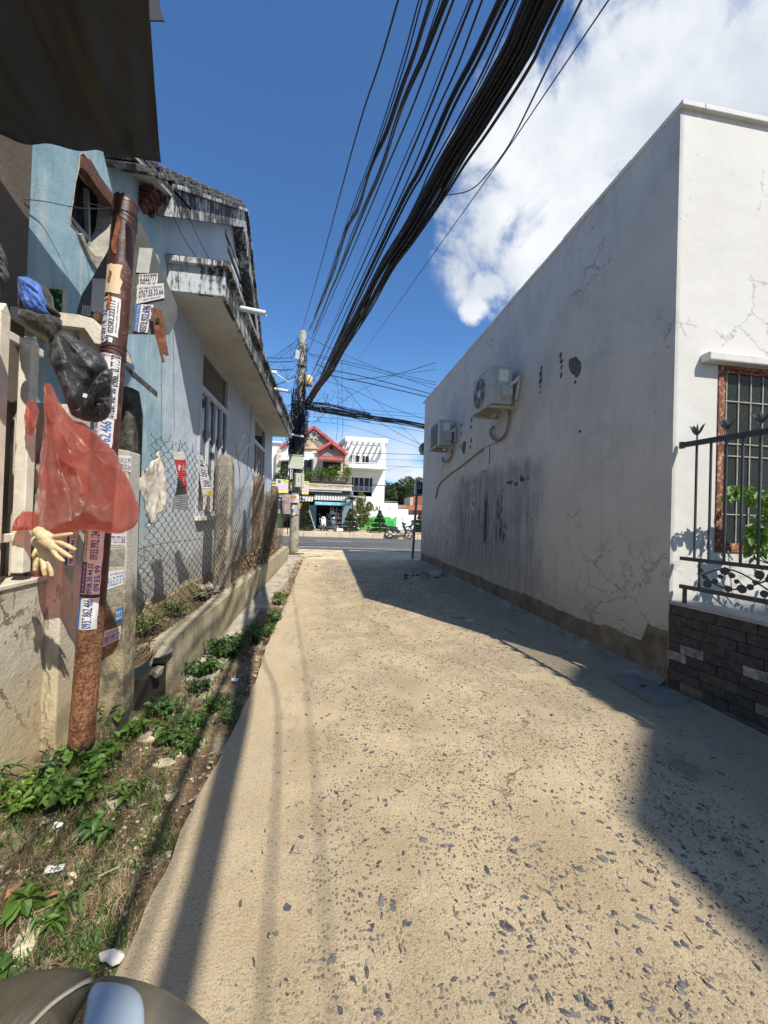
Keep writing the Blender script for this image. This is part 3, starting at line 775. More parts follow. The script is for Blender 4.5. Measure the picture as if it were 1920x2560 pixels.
# leaf scroll panels
def leaf_disc(m_, c, r_, n=9, seed=0, vert=True):
    rr_ = random.Random(seed); pts = []
    for k_ in range(n*2):
        a = math.pi*k_/n; q = r_*(.62+.38*abs(math.cos(a/2+seed)))*(1+.06*(1 if k_ % 2 else -1)+rr_.uniform(-.04, .04)); pts.append((c[0]+q*math.cos(a)*.95, c[1]+q*math.sin(a)))
    m_.prism(pts, XP(FXc), -.006, .006)
m_ = MB(); rr = random.Random(4)
y = FY-.22; zc_ = (zmid+zlow)/2; hh = (zmid-zlow)/2-.02
m_.box(FXc-.006, y-.004, zlow+.017, FXc+.006, y+.008, zmid-.017)
for s_ in range(3):
    ya = y-s_*.85
    for ph in (0, math.pi):
        P = [(FXc, ya-.02-.8*q/14, zc_+hh*.75*math.sin(q/14*2*math.pi+ph)) for q in range(15)]; m_.tube(P, .0065, 5)
    for q in range(7):
        yy = ya-.05-.12*q; sg = 1 if q % 2 else -1
        P = [(FXc, yy, zc_), (FXc, yy-.04, zc_+sg*hh*.55), (FXc, yy-.02, zc_+sg*hh*.9)]; m_.tube(bez(P, 4), .0045, 4)
        leaf_disc(m_, (yy-.02, zc_+sg*hh*.62), .038, seed=q); leaf_disc(m_, (yy+.045, zc_-sg*hh*.35), .026, seed=q+30)
        if q % 2: leaf_disc(m_, (yy-.05, zc_-sg*hh*.7), .030, seed=q+50)
        leaf_disc(m_, (yy+.01, zc_+sg*.01), .02, seed=q+70)
m_.build('leaf_scroll', M_DKMETAL, fn)
for z, h in ((zlow-.02, 0),):
    for yy in (FY-.1, 2.2, 1.1):
        m_ = MB(); m_.box(FXc-.012, yy-.012, .8152, FXc+.012, yy+.012, zlow-.018); m_.build('post_foot', M_DKMETAL, fn)

for o_ in (tw, fn):                     # the wall and its fence swing a little away from the lane
    q_ = Vector((WX, FY, 0)); o_.location = q_+Matrix.Rotation(rad(7), 3, 'Z') @ (Vector(o_.location)-q_); o_.rotation_euler = (0, 0, rad(7))
# plants in the courtyard behind the fence
def leafmat(name, c, var=.35, trans=.25):
    def f(t):
        g = t.node('ShaderNodeNewGeometry').outputs['Random Per Island']; p = t.pos()
        col = t.mix(g, tuple(x*(1-var) for x in c), tuple(min(1, x*(1+var)) for x in c))
        col = t.mix(t.rng(t.noise(p, 3, 3), .4, .7), col, (c[0]*1.5, c[1]*1.15, c[2]*.8))
        def sh(bs):
            tr = t.node('ShaderNodeBsdfTranslucent', {'Color': t.mix(1, col, (1.3, 1.5, .6), 'MULTIPLY')})
            ms = t.node('ShaderNodeMixShader', {0: trans}); t.l.new(bs.outputs[0], ms.inputs[1]); t.l.new(tr.outputs[0], ms.inputs[2]); return ms.outputs[0]
        return dict(col=col, rough=.5, shader=sh)
    return mat(name, f)
M_LEAF = leafmat('bright_leaf', (.10, .20, .035)); M_LEAFD = leafmat('dark_leaf', (.035, .075, .022)); M_LEAFM = leafmat('weed_leaf', (.065, .135, .03))
M_BARK = simple('twig_bark', (.13, .095, .06), .9, var=.3, scale=20)
def put_leaf(b, p, d, L, w, n=None, fold=.25, r=random):
    """one leaf: pointed oval of six faces, folded along its midrib"""
    p = Vector(p); d = Vector(d).normalized(); n = Vector(n) if n else Vector((r.uniform(-.6, .6), r.uniform(-.6, .6), 1))
    s_ = d.cross(n)
    if s_.length < 1e-3: s_ = d.orthogonal()
    s_.normalize(); n = s_.cross(d)
    P = [p, p+d*L*.3+s_*w*.45+n*w*fold, p+d*L*.3-n*0, p+d*L*.3-s_*w*.45+n*w*fold, p+d*L*.65+s_*w*.38+n*w*fold*.4-n*L*.03, p+d*L*.65-n*L*.05, p+d*L*.65-s_*w*.38+n*w*fold*.4-n*L*.03, p+d*L-n*L*.14]
    b.add(P, [(0, 1, 2), (0, 2, 3), (1, 4, 5, 2), (2, 5, 6, 3), (4, 7, 5), (5, 7, 6)])
def shrub(name, label, cat, c, R, H, nl, L, w, mt, seed=0, stems=6, group=None, low=.15):
    r = random.Random(seed); root = thing(name, label, cat, c, group); b = MB(); s_ = MB()
    c = Vector(c)
    for k in range(stems):
        a = r.uniform(0, 6.28); q = R*r.uniform(.3, .9); tip = Vector((math.cos(a)*q, math.sin(a)*q, H*r.uniform(.7, 1)))
        P = [c, c+tip*.4+Vector((r.uniform(-.1, .1)*R, r.uniform(-.1, .1)*R, .1*H)), c+tip]
        B = bez(P, 4); s_.tube(B, [max(.004, .02*R*(1-i/len(B)))+.002 for i in range(len(B))], 4)
        for j in range(nl//stems):
            u = r.uniform(low, 1); p = B[int(u*(len(B)-1))]+Vector((r.gauss(0, .22)*R, r.gauss(0, .22)*R, r.gauss(0, .12)*H))
            if p.z < c.z+.02: p.z = c.z+.03
            put_leaf(b, p, (r.uniform(-1, 1), r.uniform(-1, 1), r.uniform(-.7, .5)), L*r.uniform(.6, 1.3), w*r.uniform(.7, 1.2), r=r)
    s_.build('stem', M_BARK, root, fix=False); b.build('foliage', mt, root, fix=False); return root
pv = thing('courtyard_vine', 'leafy green shoot hanging across the rusty window behind the fence', 'plant', (4.4, 2.9, 1.0))
b = MB(); r = random.Random(9); s_ = MB()
for PP in [[tuple(at(u, v, Y=2.8)) for u, v in L_] for L_ in ([(1960, 1400), (1940, 1260), (1885, 1240), (1815, 1228)], [(1960, 1420), (1915, 1360), (1885, 1310)], [(1960, 1440), (1900, 1390), (1880, 1345)], [(1960, 1300), (1925, 1260), (1900, 1330)])]:
    B = bez(PP, 8); s_.tube(B, .006, 4)
    for p in B[8:]:
        for k in range(5): put_leaf(b, p+Vector((r.gauss(0, .03), r.gauss(0, .03), r.gauss(0, .03))), (r.uniform(-1, 1), r.uniform(-.6, .6), r.uniform(-1, .2)), .085, .05, r=r)
s_.build('stem', M_BARK, pv, fix=False); b.build('foliage', M_LEAF, pv, fix=False)
shrub('courtyard_shrub', 'small leafy shrub in the courtyard seen through the leaf scroll band', 'plant', (4.15, 2.6, .55), .38, .75, 420, .07, .04, M_LEAF, 3)
b = MB(); b.grid(lambda u, v: (WX+.2+6*u, -3+6.05*v, .5), 2, 2); struct(b.build('courtyard_ground', M_CONC), 'raised courtyard floor behind the fence')

# ------------------------------------------------------------------ building behind the camera whose shade falls on the lane
bb = thing('rear_building', 'plain rendered building behind the viewer that shades the lane', 'building', (9, -9, 0))
b = MB(); b.prism([(6.84, -26), (6.86, -6.97), (7.76, -6.14), (7.62, -5.86), (7.64, -5.36), (7.9, -5.1), (16, -5.1), (16, -26)], ZP(0), 0, 12.0); b.build('wall', M_COPE, bb)
# ------------------------------------------------------------------ left: blue shed and blue-grey gabled house
HX = -1.80
def f_blue(t):
    p = t.pos(); X, Y, Z = t.xyz(p)[:]
    n = t.noise(p, 1.6, 7, .62)
    c = t.mix(t.rng(n, .32, .68), (.22, .37, .44), (.30, .45, .52))
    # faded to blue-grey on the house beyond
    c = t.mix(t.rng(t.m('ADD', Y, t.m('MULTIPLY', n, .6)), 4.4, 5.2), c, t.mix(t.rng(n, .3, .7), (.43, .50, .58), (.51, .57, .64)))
    # bleached streaks
    s1 = t.noise(t.vm('MULTIPLY', p, (4, 4, .5)), 2.5, 7, .65)
    c = t.mix(t.m('MULTIPLY', t.rng(s1, .48, .62), .6), c, (.46, .52, .54))
    c = t.mix(t.m('MULTIPLY', t.rng(t.noise(t.vm('MULTIPLY', p, (5, 5, .8)), 3.2, 8, .72), .54, .68), .5), c, (.20, .22, .22))
    # mould specks
    mk = t.rng(t.noise(p, 26, 6, .75), .64, .70)
    c = t.mix(t.m('MULTIPLY', t.m('MULTIPLY', mk, t.rng(t.noise(p, 1.5, 3), .42, .6)), .7), c, (.09, .10, .10))
    # washed-out pale foot with damp
    Zw = t.m('ADD', Z, t.m('MULTIPLY', t.m('SUBTRACT', n, .5), 1.0))
    c = t.mix(t.m('MULTIPLY', t.rng(Zw, 1.75, .8), .8), c, (.47, .48, .46))
    c = t.mix(t.m('MULTIPLY', t.rng(Zw, 1.0, .45), .55), c, (.40, .35, .26))
    r1 = t.m('MULTIPLY', t.rng(t.noise(t.vm('MULTIPLY', p, (3, 3, .6)), 3, 4, .6), .62, .7), t.rng(Zw, 3.2, 2.0))
    c = t.mix(t.m('MULTIPLY', r1, .35), c, (.42, .24, .10))
    h = t.m('ADD', t.m('MULTIPLY', t.noise(p, 3.5, 4, .5), 2.5), t.m('MULTIPLY', t.noise(p, 85, 5, .7), .35))
    return dict(col=c, rough=.8, nor=t.bump(h, .008, 1))
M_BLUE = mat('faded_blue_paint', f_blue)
def f_mould(t):
    p = t.pos()
    n = t.m('ADD', t.m('MULTIPLY', t.noise(t.vm('MULTIPLY', p, (7, 7, 1.1)), 3.0, 8, .7), .6), t.m('MULTIPLY', t.noise(p, 14, 6, .8), .4)); n2 = t.noise(p, 2.1, 5)
    c = t.mix(t.rng(n2, .3, .7), (.46, .50, .52), (.60, .62, .61))
    c = t.mix(t.m('MULTIPLY', t.rng(t.m('ADD', n, t.m('MULTIPLY', n2, .5)), .60, .78), .55), c, (.22, .215, .20))
    c = t.mix(t.rng(t.m('ADD', n, t.m('MULTIPLY', n2, .55)), .69, .80), c, (.035, .034, .032))
    return dict(col=c, rough=.9, nor=t.bump(n, .006, 1))
M_MOULD = mat('mouldy_white_render', f_mould)
M_BLKTILE = simple('black_mouldy_tile', (.055, .052, .048), .95, var=.5, scale=14, bump=.012, bscale=40, dirt=(.34, .34, .32), dirtamt=.75, dscale=13)
M_REDTILE = simple('old_red_tile', (.09, .035, .027), .9, var=.4, scale=10, bump=.006, island=.3)
M_SOFFIT = simple('cream_soffit', (.47, .455, .42), .85, var=.08, scale=2, dirt=(.28, .25, .19), dirtamt=.4, dscale=1.5)
M_ALU = simple('white_window_frame', (.48, .49, .50), .45, var=.06, scale=5, bump=0)
M_BROKEN = simple('broken_plaster', (.36, .34, .29), .95, var=.25, scale=18, bump=.012, bscale=40, dirt=(.13, .06, .035), dirtamt=.8, dscale=9)
M_BRICKR = simple('exposed_red_brick', (.12, .055, .038), .95, var=.35, scale=25, bump=.01, bscale=40)
M_GLASSB = glassmat('brown_tinted_glass', (.035, .034, .036), .07, .15)

shed = thing('blue_shed', 'faded sky-blue shed wall with a broken-out window and sloping roof edge', 'building', (HX, 3.3, 0))
def hp(u, v): q = at(u, v, X=HX); return (q.y, q.z)
eA = hp(301, 405); eB = hp(428, 527)
sl = (eB[1]-eA[1])/(eB[0]-eA[0]); rake = lambda y: eA[1] + sl*(y-eA[0])
hole = [hp(u, v) for u, v in ((198, 388), (206, 383), (219, 398), (228, 414), (243, 440), (262, 466), (272, 474), (286, 494), (291, 508), (288, 540), (283, 575), (272, 610), (262, 640), (247, 668), (238, 672), (222, 648), (206, 612), (190, 575), (177, 560), (175, 540), (182, 500), (188, 455), (195, 425))]
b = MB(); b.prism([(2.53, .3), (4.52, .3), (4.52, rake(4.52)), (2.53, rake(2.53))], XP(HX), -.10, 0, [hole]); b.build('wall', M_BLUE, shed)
# rough broken reveal round the opening
b = MB(); cy = sum(q[0] for q in hole)/len(hole); czz = sum(q[1] for q in hole)/len(hole); n = len(hole)
inner = [(cy+(q[0]-cy)*(.93-.05*abs(nz(i*1.7))), czz+(q[1]-czz)*(.93-.05*abs(nz(i*2.3, 4)))) for i, q in enumerate(hole)]
outer = [(cy+(q[0]-cy)*1.03, czz+(q[1]-czz)*1.03) for q in hole]
for i in range(n):
    j = (i+1) % n
    a, c2, d2, e2 = outer[i], outer[j], inner[j], inner[i]
    lift = .006+.01*abs(nz(i*.9, 2))
    b.quad((HX+.003, *a), (HX+.003, *c2), (HX+lift, *hole[j]), (HX+lift, *hole[i]))
    b.quad((HX+lift, *hole[i]), (HX+lift, *hole[j]), (HX-.12, *d2), (HX-.12, *e2))
b.build('broken_reveal', M_BROKEN, shed)
b = MB(); P = [hp(u, v) for u, v in ((198, 388), (219, 398), (243, 440), (262, 466), (289, 505), (287, 528), (262, 500), (236, 468), (212, 432), (197, 418))]
b.prism(P, XP(HX), -.04, .022); b.build('exposed_brick', M_BRICKR, shed)
b = MB(); P = [hp(u, v) for u, v in ((192, 585), (200, 583), (215, 620), (232, 640), (250, 640), (244, 668), (238, 674), (222, 652))]
b.prism(P, XP(HX), -.02, .02); b.build('loose_render', M_BROKEN, shed)
ow = MB()
def obar(a, c2, w=.028): ow.beam((HX-.13, *hp(*a)), (HX-.13, *hp(*c2)), w, .03)
obar((200, 420), (197, 520)); obar((187, 505), (262, 600)); obar((222, 440), (218, 560)); obar((262, 480), (266, 640)); obar((218, 555), (252, 660), .02); obar((185, 500), (218, 545)); obar((205, 560), (215, 630))
ow.build('window_frame', simple('grey_old_frame', (.25, .27, .27), .7, var=.2, scale=12), shed)
b = MB(); b.box(HX-.30, 2.75, 3.1, HX-.17, 3.65, 4.15); b.build('pane', M_GLASSB, shed)
# sloping roof edge board
b = MB(); ya, yb = 3.25, 4.50
b.hull8([(HX+.0, ya, rake(ya)-.02), (HX+.19, ya, rake(ya)-.02), (HX+.19, yb, rake(yb)-.02), (HX, yb, rake(yb)-.02), (HX, ya, rake(ya)+.03), (HX+.19, ya, rake(ya)+.03), (HX+.19, yb, rake(yb)+.03), (HX, yb, rake(yb)+.03)])
b.build('eave_board', simple('grey_eave_board', (.34, .36, .36), .85, var=.15, dirt=(.1, .1, .1)), shed)
b = MB(); b.hull8([(HX-3, ya, rake(ya)+.03), (HX+.2, ya, rake(ya)+.032), (HX+.2, yb, rake(yb)+.032), (HX-3, yb, rake(yb)+.03), (HX-3, ya, rake(ya)+.06), (HX+.2, ya, rake(ya)+.06), (HX+.2, yb, rake(yb)+.06), (HX-3, yb, rake(yb)+.06)]); b.build('roof_sheet', M_BLKTILE, shed)
q = at(374, 508, X=HX); b = MB(); b.box(HX, q.y-.02, q.z-.13, HX+.04, q.y+.02, q.z+.09); b.build('bracket', M_BLKTILE, shed)
# wall holes with rust run and mouldy ledge scar
for (u, v, w, h) in ((372, 776, .035, .035), (322, 742, .06, .05)):
    c = at(u, v, X=HX); pts = [(c.y+w*math.cos(a/9*6.283)*(1+.3*nz(a*2.1)), c.z+h*math.sin(a/9*6.283)*(1+.3*nz(a*1.3, 5))) for a in range(9)]
    b = MB(); b.prism(pts, XP(HX), -.002, .003); b.build('hole', simple('hole_dark', (.02, .016, .012), .95), shed)
c = at(372, 795, X=HX); b = MB(); b.prism([(c.y-.03, c.z+.04), (c.y+.03, c.z+.04), (c.y+.025, c.z-.06), (c.y-.02, c.z-.07)], XP(HX), 0, .0025); b.build('rust_run', simple('rust_stain', (.34, .17, .07), .9, var=.3), shed)
pA, pB = hp(315, 920), hp(392, 985)
b = MB(); pts = []
for k in range(13): u = k/12; pts.append((pA[0]+(pB[0]-pA[0])*u, pA[1]+(pB[1]-pA[1])*u+.022+.012*nz(k*1.1)))
for k in range(12, -1, -1): u = k/12; pts.append((pA[0]+(pB[0]-pA[0])*u, pA[1]+(pB[1]-pA[1])*u-.022-.012*nz(k*1.7, 3)))
b.prism(pts, XP(HX), 0, .006); b.build('ledge_scar', M_BLKTILE, shed)

# brown rendered wall left of the shed
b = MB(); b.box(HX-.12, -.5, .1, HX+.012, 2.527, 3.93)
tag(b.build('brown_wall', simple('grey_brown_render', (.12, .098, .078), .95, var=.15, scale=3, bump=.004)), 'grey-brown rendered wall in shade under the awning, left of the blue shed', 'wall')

house = thing('gabled_house', 'blue-grey house with mouldy gable, long canopy and brown-glass windows', 'building', (HX, 8.5, 0))
gA, gT, gB = (4.02, 4.67), (7.02, 6.80), (9.08, 5.12)
gsl = (gB[1]-gT[1])/(gB[0]-gT[0]); gE = (9.75, gT[1]+gsl*(9.75-gT[0]))
asl = (gT[1]-gA[1])/(gT[0]-gA[0]); gS = (3.3, gT[1]+asl*(3.3-gT[0]))
WIN = [(5.65, 7.10), (9.57, 11.2)]; wz_0, wz_1 = 1.42, 3.80
holes = [[(a, wz_0), (c2, wz_0), (c2, wz_1), (a, wz_1)] for a, c2 in WIN]
b = MB(); b.prism([(4.525, .3), (12.6, .3), (12.6, 4.25), (gE[0], 4.25), (gE[0], gE[1]-.15), (gT[0], gT[1]-.2), (4.525, gA[1]+.15)], XP(HX), -.11, 0, holes)
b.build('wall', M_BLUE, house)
b = MB(); b.box(HX-6, 12.49, .3, HX-.115, 12.6, 4.2); b.build('wall', M_BLUE, house)
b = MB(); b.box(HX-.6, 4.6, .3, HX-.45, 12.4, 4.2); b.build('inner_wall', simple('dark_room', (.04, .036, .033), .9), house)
def wlocal(u, v, X): q = at(u, v, X=X); return q
# windows
for (ya, yb) in WIN:
    f = .045; m_ = MB(); zt_ = wz_0+(wz_1-wz_0)*.745
    m_.box(HX-.07, ya, wz_0, HX+.012, ya+f, wz_1); m_.box(HX-.07, yb-f, wz_0, HX+.012, yb, wz_1)
    m_.box(HX-.068, ya+f, wz_0, HX+.010, yb-f, wz_0+f); m_.box(HX-.068, ya+f, wz_1-f, HX+.010, yb-f, wz_1); m_.box(HX-.069, ya+f, zt_, HX+.016, yb-f, zt_+.07)
    wn = m_.build('window', M_ALU, house, bevel=.003)
    m_ = MB(); m_.box(HX-.045, ya+f+.001, zt_+.071, HX-.035, yb-f-.001, wz_1-f-.001); m_.build('pane', M_GLASSB, wn)
    w = (yb-ya-2*f)/4
    for k in range(4):
        y0, y1_ = ya+f+k*w+.003, ya+f+(k+1)*w-.003; m_ = MB(); s_ = .022; d0 = HX-.05; d1 = HX+.004+.012*(k % 2)
        m_.box(d0, y0, wz_0+f+.002, d1, y0+s_, zt_-.002); m_.box(d0, y1_-s_, wz_0+f+.002, d1, y1_, zt_-.002)
        m_.box(d0, y0+s_, wz_0+f+.002, d1-.001, y1_-s_, wz_0+f+s_); m_.box(d0, y0+s_, zt_-s_, d1-.001, y1_-s_, zt_-.002)
        cs = m_.build('casement', M_ALU, wn, bevel=.002)
        m_ = MB(); m_.box(HX-.03, y0+s_-.002, wz_0+f+s_-.002, HX-.02, y1_-s_+.002, zt_-s_+.002); m_.build('pane', M_GLASSB, wn)
        if k in (1, 3):
            m_ = MB(); m_.box(d1, y0+.008, 2.55, d1+.018, y0+.03, 2.69); m_.build('handle', M_ALU, wn)
    m_ = MB(); m_.box(HX+.001, ya-.06, wz_0-.065, HX+.075, yb+.06, wz_0-.002); m_.build('sill', M_COPE, house, bevel=.005)
    m_ = MB(); m_.box(HX+.0005, ya-.035, wz_0, HX+.006, ya-.0015, wz_1+.03); m_.box(HX+.0005, yb+.0015, wz_0, HX+.006, yb+.035, wz_1+.03); m_.box(HX+.0005, ya-.0015, wz_1+.001, HX+.006, yb+.0015, wz_1+.03); m_.build('window_surround', M_COPE, house)
# vent slots
b = MB()
for (u0, v0, u1, v1) in ((577, 605, 613, 690), (571, 612, 598, 680), (586, 668, 610, 722), (575, 640, 600, 712)):
    p, q = at(u0, v0, X=HX), at(u1, v1, X=HX)
def vent(y0, z0, L):
    m_ = MB(); m_.box(HX+.0005, y0, z0, HX+.03, y0+L, z0+.045); v_ = m_.build('vent_louvre', M_COPE, house)
    m_ = MB(); m_.box(HX+.0005, y0, z0-.05, HX+.004, y0+L, z0-.001); m_.build('slot', simple('slot_dark', (.03, .03, .03), .9), house)
v0 = at(566, 610, X=HX); v1 = at(575, 595, X=HX)
for k, (dy, L) in enumerate(((0.0, .85), (.12, 1.15), (.95, .85), (.35, 1.25))): vent(v0.y+dy-.1+.05*k, v0.z-.13*k+.12, L)
# gable fascia, mouldy, with two courses of edge tiles
def fascia(p, q, w0, w1, dz0, dz1, name, mt):
    m_ = MB(); m_.hull8([(w0, p[0], p[1]+dz0), (w1, p[0], p[1]+dz0), (w1, q[0], q[1]+dz0), (w0, q[0], q[1]+dz0), (w0, p[0], p[1]+dz1), (w1, p[0], p[1]+dz1), (w1, q[0], q[1]+dz1), (w0, q[0], q[1]+dz1)])
    return m_.build(name, mt, house, bevel=.006)
fascia(gA, gT, HX-.1, HX+.20, -.30, -.02, 'gable_fascia', M_MOULD); fascia(gT, gE, HX-.1, HX+.20, -.36, -.02, 'gable_fascia', M_MOULD)
fascia(gA, gT, HX-.1, HX+.25, -.018, .03, 'gable_lip', M_MOULD); fascia(gT, gE, HX-.1, HX+.25, -.018, .03, 'gable_lip', M_MOULD)
rr = random.Random(8)
def course(p, q, lift, xo, L=.24):
    p, q = Vector((0, *p)), Vector((0, *q)); d = q-p; n_ = int(d.length/L); d.normalize(); up = Vector((0, -d.z, d.y))
    if up.z < 0: up = -up
    M_ = Matrix((Vector((1, 0, 0)), d, up)).transposed()
    for k in range(n_):
        c = p + d*(k+.5)*L + up*(lift+rr.uniform(-.006, .01)); c.x = HX-.18+xo+rr.uniform(-.012, .012)
        m_ = MB(); m_.obox(c, .62, L*1.06, .05, M_ @ Matrix.Rotation(rad(4), 3, 'X')); m_.build('tile', M_BLKTILE, house, bevel=.008)
course(gS, gT, .055, .08); course(gS, gT, .115, .02); course(gT, gE, .055, .08); course(gT, gE, .115, .02)
b = MB(); b.hull8([(HX-6, gS[0], gS[1]+.0), (HX-.1, gS[0], gS[1]), (HX-.1, gT[0], gT[1]), (HX-6, gT[0], gT[1]), (HX-6, gS[0], gS[1]+.08), (HX-.1, gS[0], gS[1]+.08), (HX-.1, gT[0], gT[1]+.08), (HX-6, gT[0], gT[1]+.08)])
b.hull8([(HX-6, gT[0], gT[1]), (HX-.1, gT[0], gT[1]), (HX-.1, gE[0], gE[1]), (HX-6, gE[0], gE[1]), (HX-6, gT[0], gT[1]+.08), (HX-.1, gT[0], gT[1]+.08), (HX-.1, gE[0], gE[1]+.08), (HX-6, gE[0], gE[1]+.08)]); b.build('roof_slab', M_BLKTILE, house)
b = MB(); rr2 = random.Random(2)
for k in range(4):
    for j in range(4): yy = 3.78+k*.12; zz = gS[1]+asl*(yy-gS[0]); b.box(HX-.1, yy, zz-.08-.05*j, HX+.13-.03*j, yy+.112, zz-.045-.05*j)
b.build('eave_bricks', M_REDTILE, house, kind='stuff')
# canopy
CX = -1.20
b = MB(); b.box(HX+.0, 4.49, 3.90, CX-.05, 12.5, 4.0); b.build('canopy_slab', M_SOFFIT, house)
b = MB(); b.box(CX-.048, 4.44, 3.87, CX, 12.55, 4.16); b.box(HX+.002, 4.44, 3.87, CX-.05, 4.488, 4.16); b.build('canopy_fascia', M_MOULD, house, bevel=.005)
b = MB(); b.box(HX+.004, 4.38, 4.162, CX+.055, 12.6, 4.225); b.build('canopy_lip', M_MOULD, house, bevel=.006)
b = MB(); b.box(HX+.004, 4.40, 4.226, CX+.045, 12.58, 4.245); b.build('canopy_top', M_BLKTILE, house)
M_PVC = simple('pale_pvc_pipe', (.56, .62, .60), .5, var=.08, bump=0)
for (u, v) in ((597, 776), (683, 989), (733, 1085)):
    q = at(u, v, X=CX); b = MB(); b.tube([(CX-.05, q.y, 4.10), (CX+.34, q.y-.02, 4.05)], .034, 12, caps=False); b.tube([(CX+.34, q.y-.02, 4.05), (CX-.05, q.y, 4.10)], .029, 12, caps=False); b.build('drain_pipe', M_PVC, house, smooth=True)
# two thin wires from gable to canopy, one down past the canopy
for (u0, v0, u1, v1) in ((428, 527, 488, 640), (455, 497, 521, 644)):
    p, q = at(u0, v0, X=HX+.20), at(u1, v1, X=CX+.03); b = MB(); b.tube(bez([p, (p+q)/2+Vector((0, 0, -.03)), q], 5), .0045, 4); tag(b.build('thin_wire', M_BLKCABLE), 'thin black wire from the gable eave down to the canopy, %s one' % ('left' if u0 == 428 else 'right'), 'wire', 'thin wires between gable and canopy')
p, q = at(635, 880, X=HX+.07), at(618, 1180, X=HX+.05); b = MB(); b.tube(bez([p, (p+q)/2+Vector((0, .05, 0)), q], 6), .005, 4); tag(b.build('hanging_wire', M_BLKCABLE), 'thin black wire hanging down the blue-grey wall between the two windows', 'wire')

# ------------------------------------------------------------------ low wall and chain-link fence
def f_low(t):
    p = t.pos(); Z = t.xyz(p)[2]; n = t.noise(p, 3, 8, .68)
    c = t.mix(t.rng(n, .32, .68), (.30, .25, .15), (.50, .44, .30))
    c = t.mix(t.m('MULTIPLY', t.rng(t.noise(t.vm('MULTIPLY', p, (4, 4, 1)), 3, 7, .7), .52, .68), .7), c, (.12, .10, .065))
    c = t.mix(t.m('MULTIPLY', t.rng(Z, .22, .02), .5), c, (.19, .16, .09))
    return dict(col=c, rough=.95, nor=t.bump(t.m('ADD', n, t.noise(p, 60, 6, .7)), .012, 1))
M_LOW = mat('stained_cement_wall', f_low)
lw = thing('low_cement_wall', 'low stained cement wall under the chain-link fence, broken at its near end', 'wall', (-1.27, 8, 0))
b = MB()
def lowtop(y): return .43 + .012*nz(y*2) - .0 + (.10*(1-min(1, abs(y-3.1)/.0001)) if False else 0)
N = 60
for k in range(N):
    y0, y1_ = 3.32+k*(12.55-3.32)/N, 3.32+(k+1)*(12.55-3.32)/N; z0, z1_ = lowtop(y0), lowtop(y1_)
    x = -1.205
    b.quad((x+.02, y0, -.05), (x+.02, y1_, -.05), (x, y1_, z1_), (x, y0, z0)); b.quad((x, y0, z0), (x, y1_, z1_), (x-.16, y1_, z1_+.01), (x-.16, y0, z0+.01)); b.quad((x-.16, y0, z0+.01), (x-.16, y1_, z1_+.01), (x-.16, y1_, -.05), (x-.16, y0, -.05))
b.quad((-1.185, 3.32, -.05), (-1.205, 3.32, lowtop(3.32)), (-1.365, 3.32, lowtop(3.32)+.01), (-1.365, 3.32, -.05)); b.quad((-1.185, 12.55, -.05), (-1.205, 12.55, .43), (-1.365, 12.55, .44), (-1.365, 12.55, -.05))
b.build('wall_body', M_LOW, lw)
vs, fs = stone_mesh(77, .55, 26)
b = MB(); b.add([(v.x*.08-1.25, v.y*.12+3.26, v.z*.10+.37) for v in vs], fs)
vs, fs = stone_mesh(78, .7, 22); b.add([(v.x*.06-1.20, v.y*.10+3.05, v.z*.06+.30) for v in vs], fs); b.build('broken_lump', M_CONC, lw, smooth=False)
b = MB(); b.box(-1.34, 3.02, -.05, -1.24, 3.33, .26); b.build('cavity', simple('dark_cavity', (.025, .02, .015), .95), lw)

M_POST = simple('mossy_grey_concrete_post', (.26, .235, .19), .95, var=.3, scale=7, bump=.012, bscale=30, dirt=(.05, .045, .038), dirtamt=.9, dscale=6)
M_POSTB = simple('brown_concrete_post', (.21, .165, .12), .95, var=.3, scale=9, bump=.012, bscale=30, dirt=(.08, .055, .035), dirtamt=.85, dscale=6)
M_WIRE = simple('rusty_fence_wire', (.055, .038, .028), .8, var=.4, scale=15, bump=0, metal=.2)
cf = thing('chain_link_fence', 'rusty sagging chain-link fence on old concrete posts above the low cement wall', 'fence', (-1.38, 7, .4))
def post(y, z0, z1_, w, mt, lean=0, x=-1.42):
    m_ = MB(); n_ = 14
    rings = []
    for k in range(n_+1):
        u = k/n_; z = z0+(z1_-z0)*u; s_ = w/2*(1-.03*u)
        if k == n_: s_ *= .72
        for (a, c2) in ((-1, -.7), (-.7, -1), (.7, -1), (1, -.7), (1, .7), (.7, 1), (-.7, 1), (-1, .7)):
            rings.append((x+lean*u+a*s_+.008*nz(z*5, y, a), y+c2*s_+.008*nz(z*4, a+2, y), z+(.0 if k < n_ else .02*nz(a*3, c2*3, y))))
    fs = []
    for k in range(n_):
        for i in range(8): j = (i+1) % 8; fs.append((k*8+i, k*8+j, (k+1)*8+j, (k+1)*8+i))
    fs.append(tuple(n_*8+i for i in range(8))); m_.add(rings, fs); return m_.build('post', mt, cf)
post(3.02, -.05, 2.36, .19, simple('black_mouldy_post', (.028, .026, .023), .95, var=.5, scale=9, bump=.015, bscale=30, dirt=(.16, .15, .12), dirtamt=.8, dscale=7), x=-1.47)
post(5.62, .3, 2.27, .21, M_POST); post(8.28, .3, 2.24, .2, M_POSTB); post(10.66, .3, 2.21, .2, M_POSTB); post(9.5, .3, 2.0, .10, M_POSTB)
